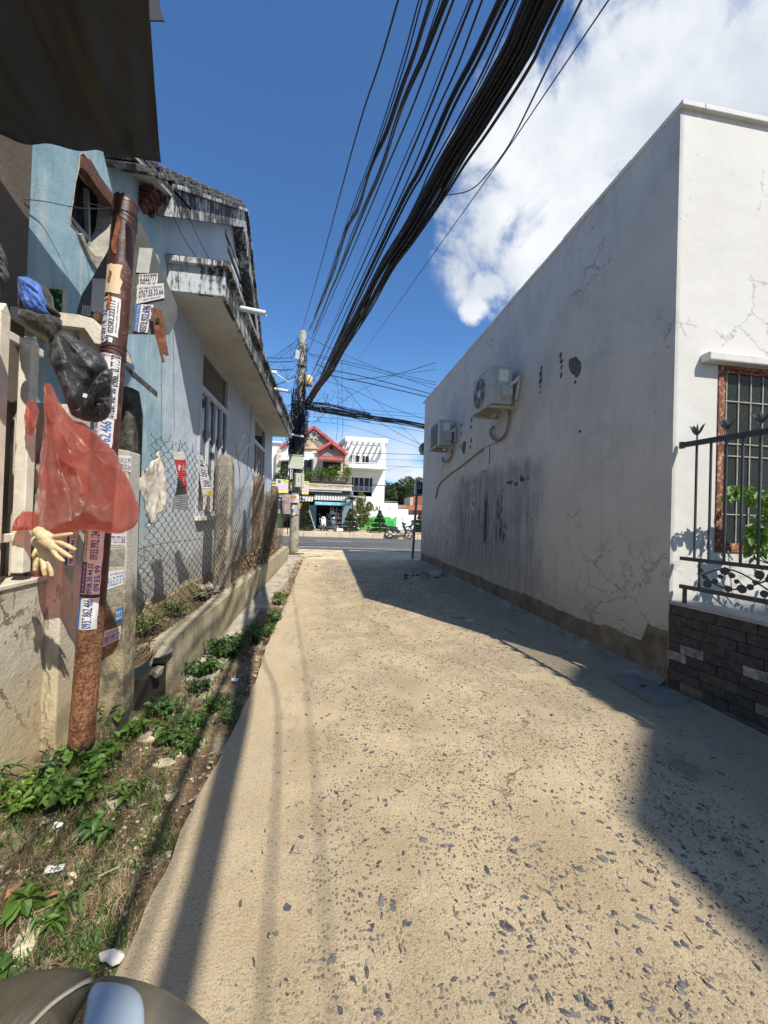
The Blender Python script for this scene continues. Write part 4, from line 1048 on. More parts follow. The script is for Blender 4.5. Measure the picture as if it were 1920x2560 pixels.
# woven wires: each one a zig-zag running up, hooked round its neighbours
b = MB(); FXX = -1.355; pitch = .068; rr = random.Random(31)
def sag(y, z):
    """sideways bulge and droop of the old mesh"""
    u = (y-3.0)/2.6; dx = .035*math.sin(y*1.7)*(z-.4)/1.8 + .02*nz(y*1.3, z*1.3); dy = 0; dz = 0
    return dx, dy, dz
def topz(y):
    if y < 3.12: return .95+.25*(y-3.0)/.12
    if y < 3.28: return 1.25+.95*(y-3.12)/.16
    if y < 5.6: return 2.16-.115*(y-3.28)+.03*math.sin(y*5)
    return 1.93+.05*math.sin(y*1.9)
k = 0; y = 3.06
while y < 12.4:
    zt_ = topz(y)+rr.uniform(-.03, .03); z = .40; P = []; sgn = 1 if k % 2 else -1; j = 0
    while z < zt_:
        dx, dy, dz = sag(y, z); zz = sgn*(1 if j % 2 else -1)
        off = zz*pitch*.54
        wob = .012 if y < 3.5 else .004
        q = (FXX+dx+zz*.005, y+off+dy+rr.gauss(0, wob*.5), z+rr.gauss(0, wob*.3))
        # rounded hook: two points per bend
        P.append((q[0], q[1], q[2]-.008)); P.append((q[0]-zz*.006, q[1], q[2]+.008)); z += pitch*.62; j += 1
    if P:
        if rr.random() < .5 and y < 5.6: P.append((P[-1][0]+rr.gauss(0, .01), P[-1][1]+rr.gauss(0, .02), P[-1][2]+.05))
        b.tube(P, .0024 if y < 7 else .0026, 3 if y > 5 else 4, caps=False)
    y += pitch; k += 1
for z in (.48, 1.2): b.tube([(FXX+sag(3+i*.3, z)[0], 3+i*.3, z+.01*math.sin(i)) for i in range(31)], .0025, 4)
b.build('wire_mesh', M_WIRE, cf, kind='stuff', fix=False)
b = MB(); b.tube(bez([(-1.40, 2.93, .80), (-1.36, 2.88, .70), (-1.40, 2.85, .60), (-1.33, 2.9, .55), (-1.28, 3.05, .52), (-1.3, 3.25, .47)], 6), .004, 5); b.tube(bez([(-1.36, 3.0, .95), (-1.30, 3.05, .86), (-1.34, 3.1, .7), (-1.28, 3.15, .55)], 6), .003, 5); b.build('loose_wire', M_WIRE, cf)

# rags and paper caught on the fence
def cloth(name, px, X, fold, mt, label, cat, seed=0, nu=26, nv=30, thick=.004, ink=None, lean=0):
    """px: four image corners (tl, tr, br, bl) on the plane X; fold: depth of the folds"""
    C_ = [at(u, v, X=X) for u, v in px]; b_ = MB(); s = seed*3.7
    def fn(u, v, o=0):
        p = (C_[0]*(1-u)+C_[1]*u)*(1-v)+(C_[3]*(1-u)+C_[2]*u)*v
        f_ = fold*(.6*math.sin(u*9+s+2*v)+.5*fb(u*3+s, v*2.2, 1)*1.4+.25*fb(u*9, v*9+s))
        p = p+Vector((f_*.45+o+.012*fold*10*v*lean, .25*fold*nz(v*3+s, u*2), .2*fold*nz(u*4, v*3+s)))
        e = .03*nz(v*7+s, u*5); return (p.x, p.y+e*.25, p.z)
    b_.grid(lambda u, v: fn(u, v), nu, nv); o = b_.build(name, mt if isinstance(mt, list) else [mt], smooth=True, fix=False)
    md = o.modifiers.new('thickness', 'SOLIDIFY'); md.thickness = thick
    return tag(o, label, cat), fn
M_SACK = simple('dirty_white_sack', (.58, .54, .46), .85, var=.12, scale=9, bump=.006, bscale=25, dirt=(.20, .16, .11), dirtamt=.7, dscale=7)
cloth('torn_sack', ((378, 1160), (400, 1128), (415, 1255), (372, 1318)), -1.335, .05, M_SACK, 'dirty white torn sacking caught in the near end of the chain-link fence', 'rag', 1)
o_, fn_ = cloth('torn_sack_flap', ((337, 1205), (384, 1150), (410, 1262), (375, 1312)), -1.33, .05, M_SACK, 'crumpled grey-white flap of sacking hanging from the fence beside the dark post', 'rag', 5)
def f_ban(t):
    p = t.pos(); X, Y, Z = t.xyz(p)[:]; return {}
M_RED = simple('red_banner', (.50, .035, .035), .6, var=.12, scale=10, bump=.002); M_BLK = simple('black_cloth', (.03, .03, .033), .75, var=.3, scale=12, bump=.004)
M_WHT = simple('white_vinyl', (.66, .65, .62), .5, var=.08, scale=8, bump=.002, dirt=(.35, .33, .3), dirtamt=.4); M_GRYV = simple('grey_vinyl', (.24, .235, .225), .6, var=.2, scale=9, bump=.003)
def panels(name, rows, X, mats, label, seed, txt=None):
    """a hanging strip whose colour bands are pieces of one printed sheet; rows = left/right image edges from top to bottom with band index"""
    b_ = MB(); n_ = 12; root = thing(name, label, 'banner', at(*rows[0][0], X=X))
    def P(a, u):
        i = min(int(a), len(rows)-2); f_ = a-i
        l = Vector(rows[i][0])*(1-f_)+Vector(rows[i+1][0])*f_; r2 = Vector(rows[i][1])*(1-f_)+Vector(rows[i+1][1])*f_
        q = l*(1-u)+r2*u; w = at(q[0], q[1], X=X); w.x += .004*math.sin(u*4+a*1.3+seed)+.003*nz(a*2, u*3, seed); return w
    for i in range(len(rows)-1):
        for j in range(6):
            for k in range(n_):
                u0, u1 = k/n_, (k+1)/n_; a0, a1_ = i+j/6, i+(j+1)/6; m_ = rows[i][2]
                b_.mi = m_(u0, a0-i) if callable(m_) else m_
                b_.quad(P(a0, u0), P(a0, u1), P(a1_, u1), P(a1_, u0))
    sh = b_.build('sheet', mats, root, smooth=True, fix=False)
    md = sh.modifiers.new('thickness', 'SOLIDIFY'); md.thickness = .002
    if txt:
        for (s_, (a0, u0, a1_, u1), mt) in txt:
            m_ = MB(); vs_, fs_ = text_geo(s_); m_.add([P(a1_+(a0-a1_)*y_, u0+(u1-u0)*x_)+Vector((.004, 0, 0)) for x_, y_ in vs_], fs_); m_.build('lettering', mt, root, fix=False)
    return root
panels('red_black_banner', [((432, 1128), (461, 1132), 0), ((437, 1150), (463, 1150), 1), ((440, 1160), (465, 1158), 1), ((444, 1190), (466, 1190), lambda u, f_: 2 if u < f_ else 1),
       ((440, 1222), (467, 1218), lambda u, f_: 2 if u < .85 else 1), ((436, 1240), (467, 1235), 3), ((432, 1262), (468, 1270), 3), ((431, 1272), (470, 1276), 3)], -1.325, [M_WHT, M_RED, M_BLK, M_GRYV],
       'narrow red, black and grey banner strip hanging on the chain-link fence', 3, [('ĐẠI', (2.1, .08, 2.75, .9), M_WHT), ('V', (3.05, .5, 3.5, .9), M_WHT)])
M_YEL = simple('yellow_print', (.62, .45, .05), .6, bump=0); M_BLUEINK = simple('blue_ink', (.035, .05, .22), .6, bump=0); M_SKYINK = simple('sky_blue_ink', (.03, .14, .42), .6, bump=0); M_PURPLE = simple('purple_ink', (.09, .035, .22), .6, bump=0)
panels('rolled_banner', [((495, 1137), (507, 1140), 0), ((497, 1165), (514, 1170), 0), ((501, 1195), (523, 1200), 0), ((504, 1222), (529, 1222), lambda u, f_: 1 if u > .45 and f_ > .2 else 0), ((506, 1236), (532, 1237), 1), ((506, 1241), (532, 1241), 1)], -1.32, [M_WHT, M_YEL],
       'white advertising strip with blue lettering and yellow foot hanging on the fence', 8, [('BÁN NHÀ', (2.9, .55, .3, .9), M_BLUEINK)] if False else [('2', (.4, .2, .9, .8), M_BLUEINK), ('55', (1.2, .25, 1.8, .8), M_BLUEINK), ('0905', (2.1, .3, 2.8, .9), M_BLUEINK)])

# dead creeper on the lower fence and round the posts, tall dry stems
cr = thing('dead_creeper', 'tangle of dry brown creeper stems over the middle of the chain-link fence', 'plant', (-1.35, 8, .4))
b = MB(); rr = random.Random(17)
for k in range(150):
    y = rr.choice((rr.gauss(8.2, .7), rr.gauss(10.3, .8), rr.uniform(5.8, 12))); y = min(max(y, 5.4), 12.3); z = .42; P = [(-1.34+rr.uniform(-.05, .05), y, z)]
    H = rr.uniform(.3, 1.6)*(1.0 if abs(y-8.3) < 1 or abs(y-10.5) < 1 else .55)
    while z < .42+H: z += .09; y += rr.gauss(0, .05)+.05*math.sin(z*9+k); P.append((-1.35+rr.uniform(-.07, .07), y, z))
    b.tube(P, .0028, 3, caps=False)
b.build('stems', simple('dry_stem', (.15, .11, .075), .95, var=.3, scale=8, bump=0, island=.4), cr, fix=False)
b = MB()
for k in range(700):
    y = rr.gauss(8.8, 1.5); y = min(max(y, 5.3), 12.3); z = .42+abs(rr.gauss(0, .22))
    put_leaf(b, (-1.34+rr.uniform(-.07, .08), y, z), (rr.uniform(-.5, .5), rr.uniform(-1, 1), rr.uniform(-1, .3)), .05, .025, r=rr)
b.build('dry_leaves', simple('dry_leaf', (.26, .185, .11), .9, var=.3, scale=12, bump=0, island=.45), cr, fix=False, kind='stuff')
b = MB()
for (PP, r0) in (([(597, 1300), (600, 1200), (592, 1130), (586, 1090), (585, 1060)], .010), ([(599, 1180), (608, 1130), (640, 1100)], .006), ([(592, 1130), (607, 1100), (611, 1085)], .005), ([(597, 1240), (625, 1205), (650, 1150)], .006), ([(600, 1280), (640, 1280), (655, 1230)], .006), ([(588, 1100), (575, 1075)], .004)):
    b.tube(bez([at(u, v, X=-1.33) for u, v in PP], 4), r0*.6, 5)
tag(b.build('bare_sapling', simple('sapling_bark', (.22, .13, .085), .9, var=.3, bump=0)), 'bare reddish twiggy sapling growing through the chain-link fence', 'plant')
# ------------------------------------------------------------------ plaster wall and pier at left
def f_beige(t):
    p = t.pos(); X, Y, Z = t.xyz(p)[:]; n = t.noise(p, 2.4, 7, .62)
    c = t.mix(t.rng(n, .3, .7), (.47, .42, .325), (.55, .50, .41))
    Zw = t.m('ADD', Z, t.m('MULTIPLY', t.m('SUBTRACT', n, .5), .7))
    c = t.mix(t.m('MULTIPLY', t.rng(Zw, .75, .15), .85), c, (.48, .38, .21))
    c = t.mix(t.m('MULTIPLY', t.rng(t.noise(t.vm('MULTIPLY', p, (2, 2, 1)), 4, 8, .72), .56, .68), .55), c, (.24, .20, .13))
    # rusty drips with plaster lost below the coping
    dr = t.m('MULTIPLY', t.rng(t.noise(t.vm('MULTIPLY', p, (9, 9, 1.6)), 1.7, 5, .6), .56, .63), t.m('MULTIPLY', t.rng(Z, .62, 1.02), t.sband(Y, 1.75, 2.55, .1)))
    c = t.mix(t.m('MULTIPLY', dr, .9), c, (.14, .10, .06))
    wp = t.vm('ADD', p, t.scl(t.noise(p, 4, 6, .7, col=True), (.18, .18, .18)))
    ck = t.m('MULTIPLY', t.rng(t.voro(wp, 1.3, 'DISTANCE_TO_EDGE'), .008, .002), t.rng(t.noise(p, 1.3, 2), .45, .55))
    c = t.mix(t.m('MULTIPLY', ck, .8), c, (.16, .13, .09))
    mk = t.m('MULTIPLY', t.rng(t.noise(t.vm('MULTIPLY', p, (3, 3, 1)), 7, 8, .75), .55, .65), t.m('MULTIPLY', t.sband(Y, 2.25, 2.62, .1), t.rng(Z, .75, .4)))
    c = t.mix(t.m('MULTIPLY', mk, .7), c, (.13, .115, .08))
    h = t.m('ADD', t.m('MULTIPLY', n, 1.4), t.m('MULTIPLY', t.noise(p, 55, 6, .7), .6)); h = t.m('SUBTRACT', h, t.m('ADD', t.m('MULTIPLY', dr, .5), ck))
    return dict(col=c, rough=.9, nor=t.bump(h, .012, 1))
M_BEIGE = mat('stained_beige_plaster', f_beige)
M_CREAM = simple('cream_painted_cap', (.60, .56, .46), .75, var=.12, scale=6, bump=.004, dirt=(.34, .29, .2), dirtamt=.5, dscale=7)
gw = thing('plaster_wall', 'stained beige plaster wall at left with a square pier and chamfered cap', 'wall', (-1.65, 1.5, 0))
b = MB()
def pw(u, v):
    y = -1+3.64*u; z = -.12+1.19*v; return (-1.575+.006*fb(y*3, z*3), y, z)
b.grid(pw, 60, 26); b.quad((-1.575, -1, 1.07), (-1.575, 2.64, 1.07), (-1.80, 2.64, 1.07), (-1.80, -1, 1.07)); b.quad((-1.575, 2.64, -.12), (-1.575, 2.64, 1.07), (-1.80, 2.64, 1.07), (-1.80, 2.64, -.12))
b.build('wall_body', M_BEIGE, gw, smooth=False)
b = MB(); b.box(-1.82, -1, 1.072, -1.563, 2.45, 1.098); b.build('coping', M_CREAM, gw, bevel=.006)
b = MB(); px0 = at(230, 1000, Y=2.5).x; b.box(-1.84, 2.46, -.05, -1.50, 2.68, 2.09); b.build('pier', M_BEIGE, gw, bevel=.01)
capo = [(154, 781), (195, 786), (232, 796), (262, 838), (264, 862), (236, 858), (211, 820), (157, 814)]
b = MB(); P = [at(u, v, Y=2.42) for u, v in capo]; P = [(-1.95, at(100, 770, Y=2.42).z)] + [(q.x, q.z) for q in P] + [(-1.95, at(100, 800, Y=2.42).z)]
b.prism(P, YP(2.42), 0, .30); b.build('pier_cap', M_CREAM, gw, bevel=.006)
b = MB(); P = [at(u, v, Y=2.47) for u, v in ((157, 816), (211, 822), (236, 860), (264, 864), (264, 905), (150, 905))]
b.prism([(q.x, q.z) for q in P], YP(2.47), 0, .2); b.build('pier_neck', M_BEIGE, gw)
# green leaf-print tile on the cap
g0, g1 = at(120, 722, Y=2.52), at(160, 782, Y=2.52)
gt = thing('leaf_print_tile', 'small ceramic tile printed with green leaves standing on the pier cap', 'tile', (g1.x, 2.52, g1.z))
def f_lf(t):
    p = t.pos(); v = t.voro(t.vm('ADD', p, t.scl(t.noise(p, 20, 3, .6, col=True), (.03, .03, .03))), 42); r_ = t.xyz(t.voro(p, 42, out='Color'))
    return dict(col=t.mix(t.rng(v, .15, .55), t.mix(r_[0], (.06, .22, .06), (.28, .50, .20)), (.015, .06, .02)), rough=.25)
b = MB(); b.box(g0.x, 2.52, g1.z-.02, g1.x-.01, 2.53, g0.z); b.build('face', mat('green_leaf_print', f_lf), gt)
b = MB(); b.box(g1.x-.0095, 2.515, g1.z-.02, g1.x, 2.545, g0.z+.006); b.box(g0.x, 2.515, g0.z+.0005, g1.x-.01, 2.545, g0.z+.006); b.box(g0.x, 2.531, g1.z-.02, g1.x-.01, 2.545, g0.z); b.build('edge', M_CREAM, gt)

# ------------------------------------------------------------------ white gate leaf on the wall
M_GATE = simple('cream_enamel_steel', (.68, .64, .54), .42, var=.08, scale=10, bump=.0008, dirt=(.36, .28, .18), dirtamt=.4, dscale=14)
M_BOLT = simple('red_brown_rivet', (.22, .085, .065), .6, var=.25, scale=30)
gp = thing('cream_gate_railing', 'cream steel railing with pointed pickets and round brown rivets on the plaster wall', 'railing', (-1.66, 1.9, 1.1))
GX = -1.60
def picket(y, z0, z1_, w=.058):
    m_ = MB(); x0, x1 = GX-w/2, GX+w/2; y0, y1 = y-w/2, y+w/2
    m_.box(x0, y0, z0, x1, y1, z1_-.05)
    m_.add([(x0, y0, z1_-.05), (x1, y0, z1_-.05), (x1, y1, z1_-.05), (x0, y1, z1_-.05), (x0, y, z1_), (x1, y, z1_)], [(0, 1, 5, 4), (2, 3, 4, 5), (1, 2, 5), (3, 0, 4)])
    return m_.build('picket', M_GATE, gp, bevel=.004)
zr0 = 1.30; zr1 = 2.33
for (y, z0, z1_) in ((1.42, 1.24, 2.75), (1.66, 1.22, 2.74), (1.885, 1.215, 2.70), (2.105, 1.135, 2.475), (2.30, 1.14, 2.40)): picket(y, z0, z1_)
for z in (1.325, 2.36):
    m_ = MB(); m_.box(GX-.055, .8, z-.022, GX-.023, 2.44, z+.022); m_.build('rail', M_GATE, gp, bevel=.004)
for y in (1.885, 2.105):
    for z in ((1.285, 2.395) if y < 2 else (1.30,)):
        m_ = MB(); m_.lathe([(.021, GX+.0215), (.021, GX+.026), (.015, GX+.036), (.004, GX+.04)], (0, y+.004, z), 14, 'X'); m_.build('rivet', M_BOLT, gp, smooth=True)

# generic soft things: an outline given a real size, filled out to a rounded body
def pillow(outline, fmap, thick, nrm, wr=.01, freq=6, rings=16, seed=0, folds=None, nseg=96, back=.6, hold=None):
    """outline in survey pixels; fmap puts them on a real plane; body swells by thick along nrm"""
    n = len(outline); P = [Vector((*outline[i], 0)) for i in range(n)]; L = [(P[(i+1) % n]-P[i]).length for i in range(n)]; T = sum(L); B = []
    for k in range(nseg):
        d = T*k/nseg; i = 0
        while d > L[i]: d -= L[i]; i += 1
        B.append(P[i]+(P[(i+1) % n]-P[i])*(d/L[i]))
    B2 = [(B[k-1]+B[k]*2+B[(k+1) % nseg])/4 for k in range(nseg)]
    c = sum(B2, Vector())/nseg; nrm = Vector(nrm).normalized(); vs = []; fs = []
    def pt(t_, k, side):
        q = c+(B2[k]-c)*t_; w = fmap(q.x, q.y); h = math.sqrt(max(0, 1-t_**2.6))*thick
        f_ = 0
        if folds:
            for (hx, hy, cnt, amp, ph) in folds:      # creases radiating from a hanging point
                dx, dy = q.x-hx, q.y-hy; an = math.atan2(dy, dx); r_ = math.hypot(dx, dy)
                s_ = 1-abs(math.sin(an*cnt+ph+.8*nz(r_*.012, seed)+.5*nz(q.x*.01, q.y*.01, seed)))
                f_ += amp*(s_**2.2-.3)*min(1, r_/60)
        f_ += wr*fb(w.x*freq+seed, w.z*freq, w.y*freq, 4) + wr*.6*(1-abs(nz(w.x*freq*2.2, w.z*freq*2.2, seed+5))*3)*.5
        g = math.sqrt(max(0, 1-t_**6))
        return w+nrm*((h+f_*g)*(1 if side > 0 else -back))
    cf_ = fmap(c.x, c.y); ts = [(i/rings)**.8 for i in range(1, rings+1)]
    vs.append(pt(0, 0, 1))
    for t_ in ts:
        for k in range(nseg): vs.append(pt(t_, k, 1))
    nb = len(vs); vs.append(pt(0, 0, -1))
    for t_ in ts[:-1]:
        for k in range(nseg): vs.append(pt(t_, k, -1))
    def ring(i, k, back_=False):
        k %= nseg
        if not back_ or i == rings-1: return 1+i*nseg+k
        return nb+1+i*nseg+k
    for bk in (False, True):
        c0 = nb if bk else 0
        for k in range(nseg): fs.append((c0, ring(0, k, bk), ring(0, k+1, bk)))
        for i in range(rings-1):
            for k in range(nseg): fs.append((ring(i, k, bk), ring(i+1, k, bk), ring(i+1, k+1, bk), ring(i, k+1, bk)))
    b_ = MB(); b_.add(vs, fs); return b_
c2 = lambda L: [(x*.30139, 600+y*.30139) for x, y in L]
c3 = lambda L: [(x*.30139, 1000+y*.30139) for x, y in L]
TOCAM = (.35, -1, .05)
def nylon(name, c, rough=.42, sheen=.0):
    def f(t):
        p = t.pos(); w = t.noise(t.vm('MULTIPLY', p, (1, 1, .6)), 16, 6, .6, 1.2); w2 = t.noise(p, 45, 5, .6, .8)
        return dict(col=t.mix(t.rng(w, .35, .7), tuple(x*.75 for x in c), tuple(x*1.35 for x in c)), rough=rough, nor=t.bump(t.m('ADD', w, t.m('MULTIPLY', w2, .15)), .011, 1), **{'Sheen Weight': sheen})
    return mat(name, f)
M_NYLON = nylon('black_nylon', (.020, .020, .023), .46, .15); M_NYL2 = nylon('black_brown_cloth', (.028, .024, .022), .7, .2); M_BLUEC = nylon('blue_lining', (.06, .15, .50), .62, .1)
jk = thing('black_jacket', 'black nylon jacket sleeve with gathered cuff hanging over the cream railing', 'jacket', at(200, 860, Y=2.08))
o = pillow(c2([(400, 800), (430, 750), (520, 745), (600, 790), (700, 860), (790, 920), (850, 960), (885, 1010), (905, 1070), (800, 1180), (730, 1290), (710, 1400), (660, 1470), (590, 1450), (545, 1340), (510, 1230), (460, 1110), (425, 1040), (395, 940)]),
           lambda u, v: at(u, v, Y=2.10), .085, TOCAM, .014, 9, seed=3, folds=[(140, 825, 7, .020, .4)]); o.build('sleeve', M_NYLON, jk, smooth=True)
o = pillow(c2([(905, 1065), (940, 1100), (925, 1180), (850, 1230), (800, 1300), (770, 1370), (720, 1390), (710, 1330), (740, 1250), (800, 1170), (860, 1100)]),
           lambda u, v: at(u, v, Y=2.02), .045, TOCAM, .012, 30, seed=9, folds=[(265, 960, 22, .016, .4)]); o.build('cuff', M_NYLON, jk, smooth=True)
o = pillow(c2([(790, 1290), (860, 1210), (925, 1180), (935, 1300), (925, 1420), (880, 1490), (800, 1515), (700, 1500), (620, 1470), (580, 1440), (700, 1400), (770, 1370)]),
           lambda u, v: at(u, v, Y=2.09), .07, TOCAM, .022, 16, seed=13, folds=[(240, 975, 9, .016, .2)]); o.build('gathered_end', M_NYLON, jk, smooth=True)
b = MB(); q = at(213, 989, Y=1.985); b.obox(q, .018, .004, .018, Matrix.Rotation(.2, 3, 'Y')); b.build('white_tag', M_WHT, jk)
cp = thing('blue_lined_cap', 'crumpled black cap with bright blue lining stuffed on the railing beside the leaf tile', 'cap', at(90, 760, Y=2.1))
o = pillow(c2([(170, 580), (250, 590), (350, 640), (440, 640), (520, 665), (515, 720), (480, 790), (470, 850), (420, 830), (330, 770), (220, 715), (150, 640)]), lambda u, v: at(u, v, Y=2.06), .06, TOCAM, .014, 12, seed=21); o.build('crown', M_NYL2, cp, smooth=True)
o = pillow(c2([(150, 330), (230, 310), (300, 340), (400, 405), (440, 480), (450, 570), (510, 620), (500, 650), (440, 650), (300, 600), (200, 640), (150, 560)]), lambda u, v: at(u, v, Y=2.13), .05, TOCAM, .012, 10, seed=24); o.build('brim', M_NYL2, cp, smooth=True)
o = pillow(c2([(150, 308), (225, 306), (300, 350), (345, 385), (360, 450), (390, 530), (380, 575), (430, 632), (400, 640), (330, 610), (270, 590), (200, 560), (160, 470)]), lambda u, v: at(u, v, Y=2.07), .035, TOCAM, .014, 14, seed=27, folds=[(50, 700, 5, .012, 0)]); o.build('lining', M_BLUEC, cp, smooth=True)
gr = thing('grey_knit_cloth', 'dark grey ribbed knit cloth hanging at the left picket tip', 'cloth', at(5, 680, Y=1.85))
o = pillow(c2([(-90, -20), (0, 20), (30, 80), (60, 160), (55, 230), (85, 310), (60, 380), (20, 430), (5, 500), (-90, 520)]), lambda u, v: at(u, v, Y=1.80), .05, TOCAM, .012, 30, seed=31, folds=[(-40, 610, 26, .014, 0)]); o.build('cloth_body', simple('grey_knit', (.06, .06, .06), .9, var=.5, scale=60, bump=.004), gr, smooth=True)

# black sheeting behind the railing
b = MB()
def tp(u, v):
    p0 = at(10, 700, Y=2.35); x = -1.78+.05*math.sin(u*11+v*1.5)+.03*fb(u*6, v*2, 3); return (x, 1.2+1.22*u, 1.12+1.26*v)
b.grid(tp, 70, 24); o = b.build('black_sheeting', simple('black_plastic_sheet', (.022, .021, .020), .35, var=.3, scale=6, bump=.012, bscale=14), smooth=True, fix=False)
tag(o, 'creased black plastic sheeting hung behind the cream railing', 'sheeting')
md = o.modifiers.new('thickness', 'SOLIDIFY'); md.thickness = .003

# red plastic bag
def f_bag(t):
    p = t.pos(); n = t.noise(t.vm('MULTIPLY', p, (1, 1, .55)), 9, 4, .5, 1.2); n2 = t.noise(t.vm('ADD', p, (2, 3, 4)), 30, 6, .65, 1.2)
    rid = t.m('SUBTRACT', 1.0, t.m('MULTIPLY', t.m('ABSOLUTE', t.m('SUBTRACT', n, .5)), 5.0), clamp=True)
    rid2 = t.m('SUBTRACT', 1.0, t.m('MULTIPLY', t.m('ABSOLUTE', t.m('SUBTRACT', n2, .5)), 6.0), clamp=True)
    h = t.m('ADD', t.m('MULTIPLY', rid, .5), t.m('ADD', t.m('MULTIPLY', rid2, .35), n))
    col = t.mix(t.rng(n, .35, .65), (.85, .17, .10), (.95, .30, .20))
    nor = t.bump(h, .028, 1)
    def sh(bs):
        tr = t.node('ShaderNodeBsdfTranslucent', {'Color': (1.0, .30, .19, 1), 'Normal': nor}); m1 = t.node('ShaderNodeMixShader', {0: .55}); t.l.new(bs.outputs[0], m1.inputs[1]); t.l.new(tr.outputs[0], m1.inputs[2])
        tp_ = t.node('ShaderNodeBsdfTransparent', {'Color': (1, .52, .44, 1)}); fr = t.node('ShaderNodeLayerWeight', {'Blend': .25}); fac = t.rng(fr.outputs['Facing'], 0, 1, .66, .15)
        m2 = t.node('ShaderNodeMixShader'); t._set(m2.inputs[0], fac); t.l.new(m1.outputs[0], m2.inputs[1]); t.l.new(tp_.outputs[0], m2.inputs[2])
        gl = t.node('ShaderNodeBsdfGlossy', {'Color': (1, 1, 1, 1), 'Roughness': .14, 'Normal': nor}); m3 = t.node('ShaderNodeMixShader', {0: .16}); t.l.new(m2.outputs[0], m3.inputs[1]); t.l.new(gl.outputs[0], m3.inputs[2]); return m3.outputs[0]
    return dict(col=col, rough=.24, nor=nor, shader=sh)
M_BAG = mat('thin_red_plastic', f_bag)
rb = thing('red_plastic_bag', 'translucent red plastic bag ballooning out between the railing and the pipe', 'plastic bag', at(160, 1200, Y=2.1))
o = pillow(c3([(375, -130), (425, -140), (450, -60), (520, 60), (600, 170), (700, 190), (790, 270), (880, 360), (960, 430), (985, 500), (1080, 690), (1120, 800), (1165, 900), (1160, 980), (1110, 1060), (1010, 1105), (900, 1105), (780, 1075), (640, 1085), (480, 1110), (400, 1120), (330, 1080), (310, 950), (335, 800), (330, 600), (350, 400), (375, 200)]),
           lambda u, v: at(u, v, Y=2.12), .14, TOCAM, .010, 5, rings=44, nseg=190, seed=41, folds=[(125, 1000, 5, .045, .3), (140, 1040, 11, .018, 1.1), (330, 1300, 6, .012, .5)]); o.build('bag_body', M_BAG, rb, smooth=True)
o = pillow(c3([(380, -40), (440, -40), (480, 60), (480, 160), (430, 220), (380, 160), (370, 60)]), lambda u, v: at(u, v, Y=2.12), .04, TOCAM, .014, 18, seed=44); o.build('bag_neck', M_BAG, rb, smooth=True)
o = pillow(c3([(240, 0), (300, 20), (325, 100), (300, 220), (270, 300), (215, 280), (205, 160), (220, 60)]), lambda u, v: at(u, v, Y=2.22), .03, TOCAM, .014, 18, seed=47); o.build('bag_fold', M_BAG, rb, smooth=True)
o = pillow(c3([(190, 920), (330, 930), (330, 1080), (200, 1080), (90, 1090), (120, 1000)]), lambda u, v: at(u, v, Y=2.22), .03, TOCAM, .014, 18, seed=48); o.build('bag_corner', M_BAG, rb, smooth=True)

# rubber gloves (each one body: capsules joined by voxel remesh)
M_RUB = simple('cream_rubber', (.56, .43, .24), .5, var=.08, scale=20, bump=.0015, bscale=70, dirt=(.28, .18, .09), dirtamt=.6, dscale=22)
def glove(name, label, caps, mt=M_RUB):
    b_ = MB()
    for (pts, rr_) in caps:
        P = [at(*q[:2], Y=q[2]) for q in pts]; B = bez(P, 4); nB = len(B); R = [(rr_[0]+(rr_[1]-rr_[0])*i/(nB-1))*(.86 if rr_[0] < .015 else .95)*(1+.07*math.sin(i*1.9+rr_[1]*900)) for i in range(nB)]
        d0 = (B[0]-B[1]).normalized(); d1 = (B[-1]-B[-2]).normalized()
        B = [B[0]+d0*R[0]*.7]+B+[B[-1]+d1*R[-1]*.45, B[-1]+d1*R[-1]*.8]; R = [R[0]*.6]+R+[R[-1]*.8, R[-1]*.35]
        b_.tube(B, R, 12)
    o_ = b_.build(name, mt, smooth=True); md_ = o_.modifiers.new('join', 'REMESH'); md_.mode = 'VOXEL'; md_.voxel_size = .0032; md_.use_smooth_shade = True
    m2 = o_.modifiers.new('soften', 'SMOOTH'); m2.factor = .5; m2.iterations = 5
    return tag(o_, label, 'glove', 'rubber gloves under the red bag')
k3 = lambda x, y, Y: (x*.30139, 1000+y*.30139, Y)
Yg = 1.99
glove('rubber_glove', 'upper cream rubber glove with its fingers spread to the right under the red bag',
      [([k3(320, 1090, Yg), k3(370, 1140, Yg), k3(430, 1200, Yg)], (.026, .030)), ([k3(340, 1150, Yg), k3(400, 1190, Yg), k3(450, 1215, Yg)], (.022, .026)), ([k3(370, 1110, Yg), k3(430, 1150, Yg)], (.02, .022)),
       ([k3(420, 1140, Yg), k3(500, 1125, Yg-.02), k3(595, 1110, Yg-.03)], (.0135, .0098)), ([k3(450, 1165, Yg), k3(540, 1200, Yg-.02), k3(620, 1240, Yg-.03)], (.0135, .0115)),
       ([k3(440, 1200, Yg), k3(520, 1260, Yg-.02), k3(585, 1302, Yg-.03)], (.0135, .0115)), ([k3(420, 1220, Yg), k3(470, 1290, Yg-.02), k3(525, 1335, Yg-.02)], (.013, .0105))])
Yg = 2.04
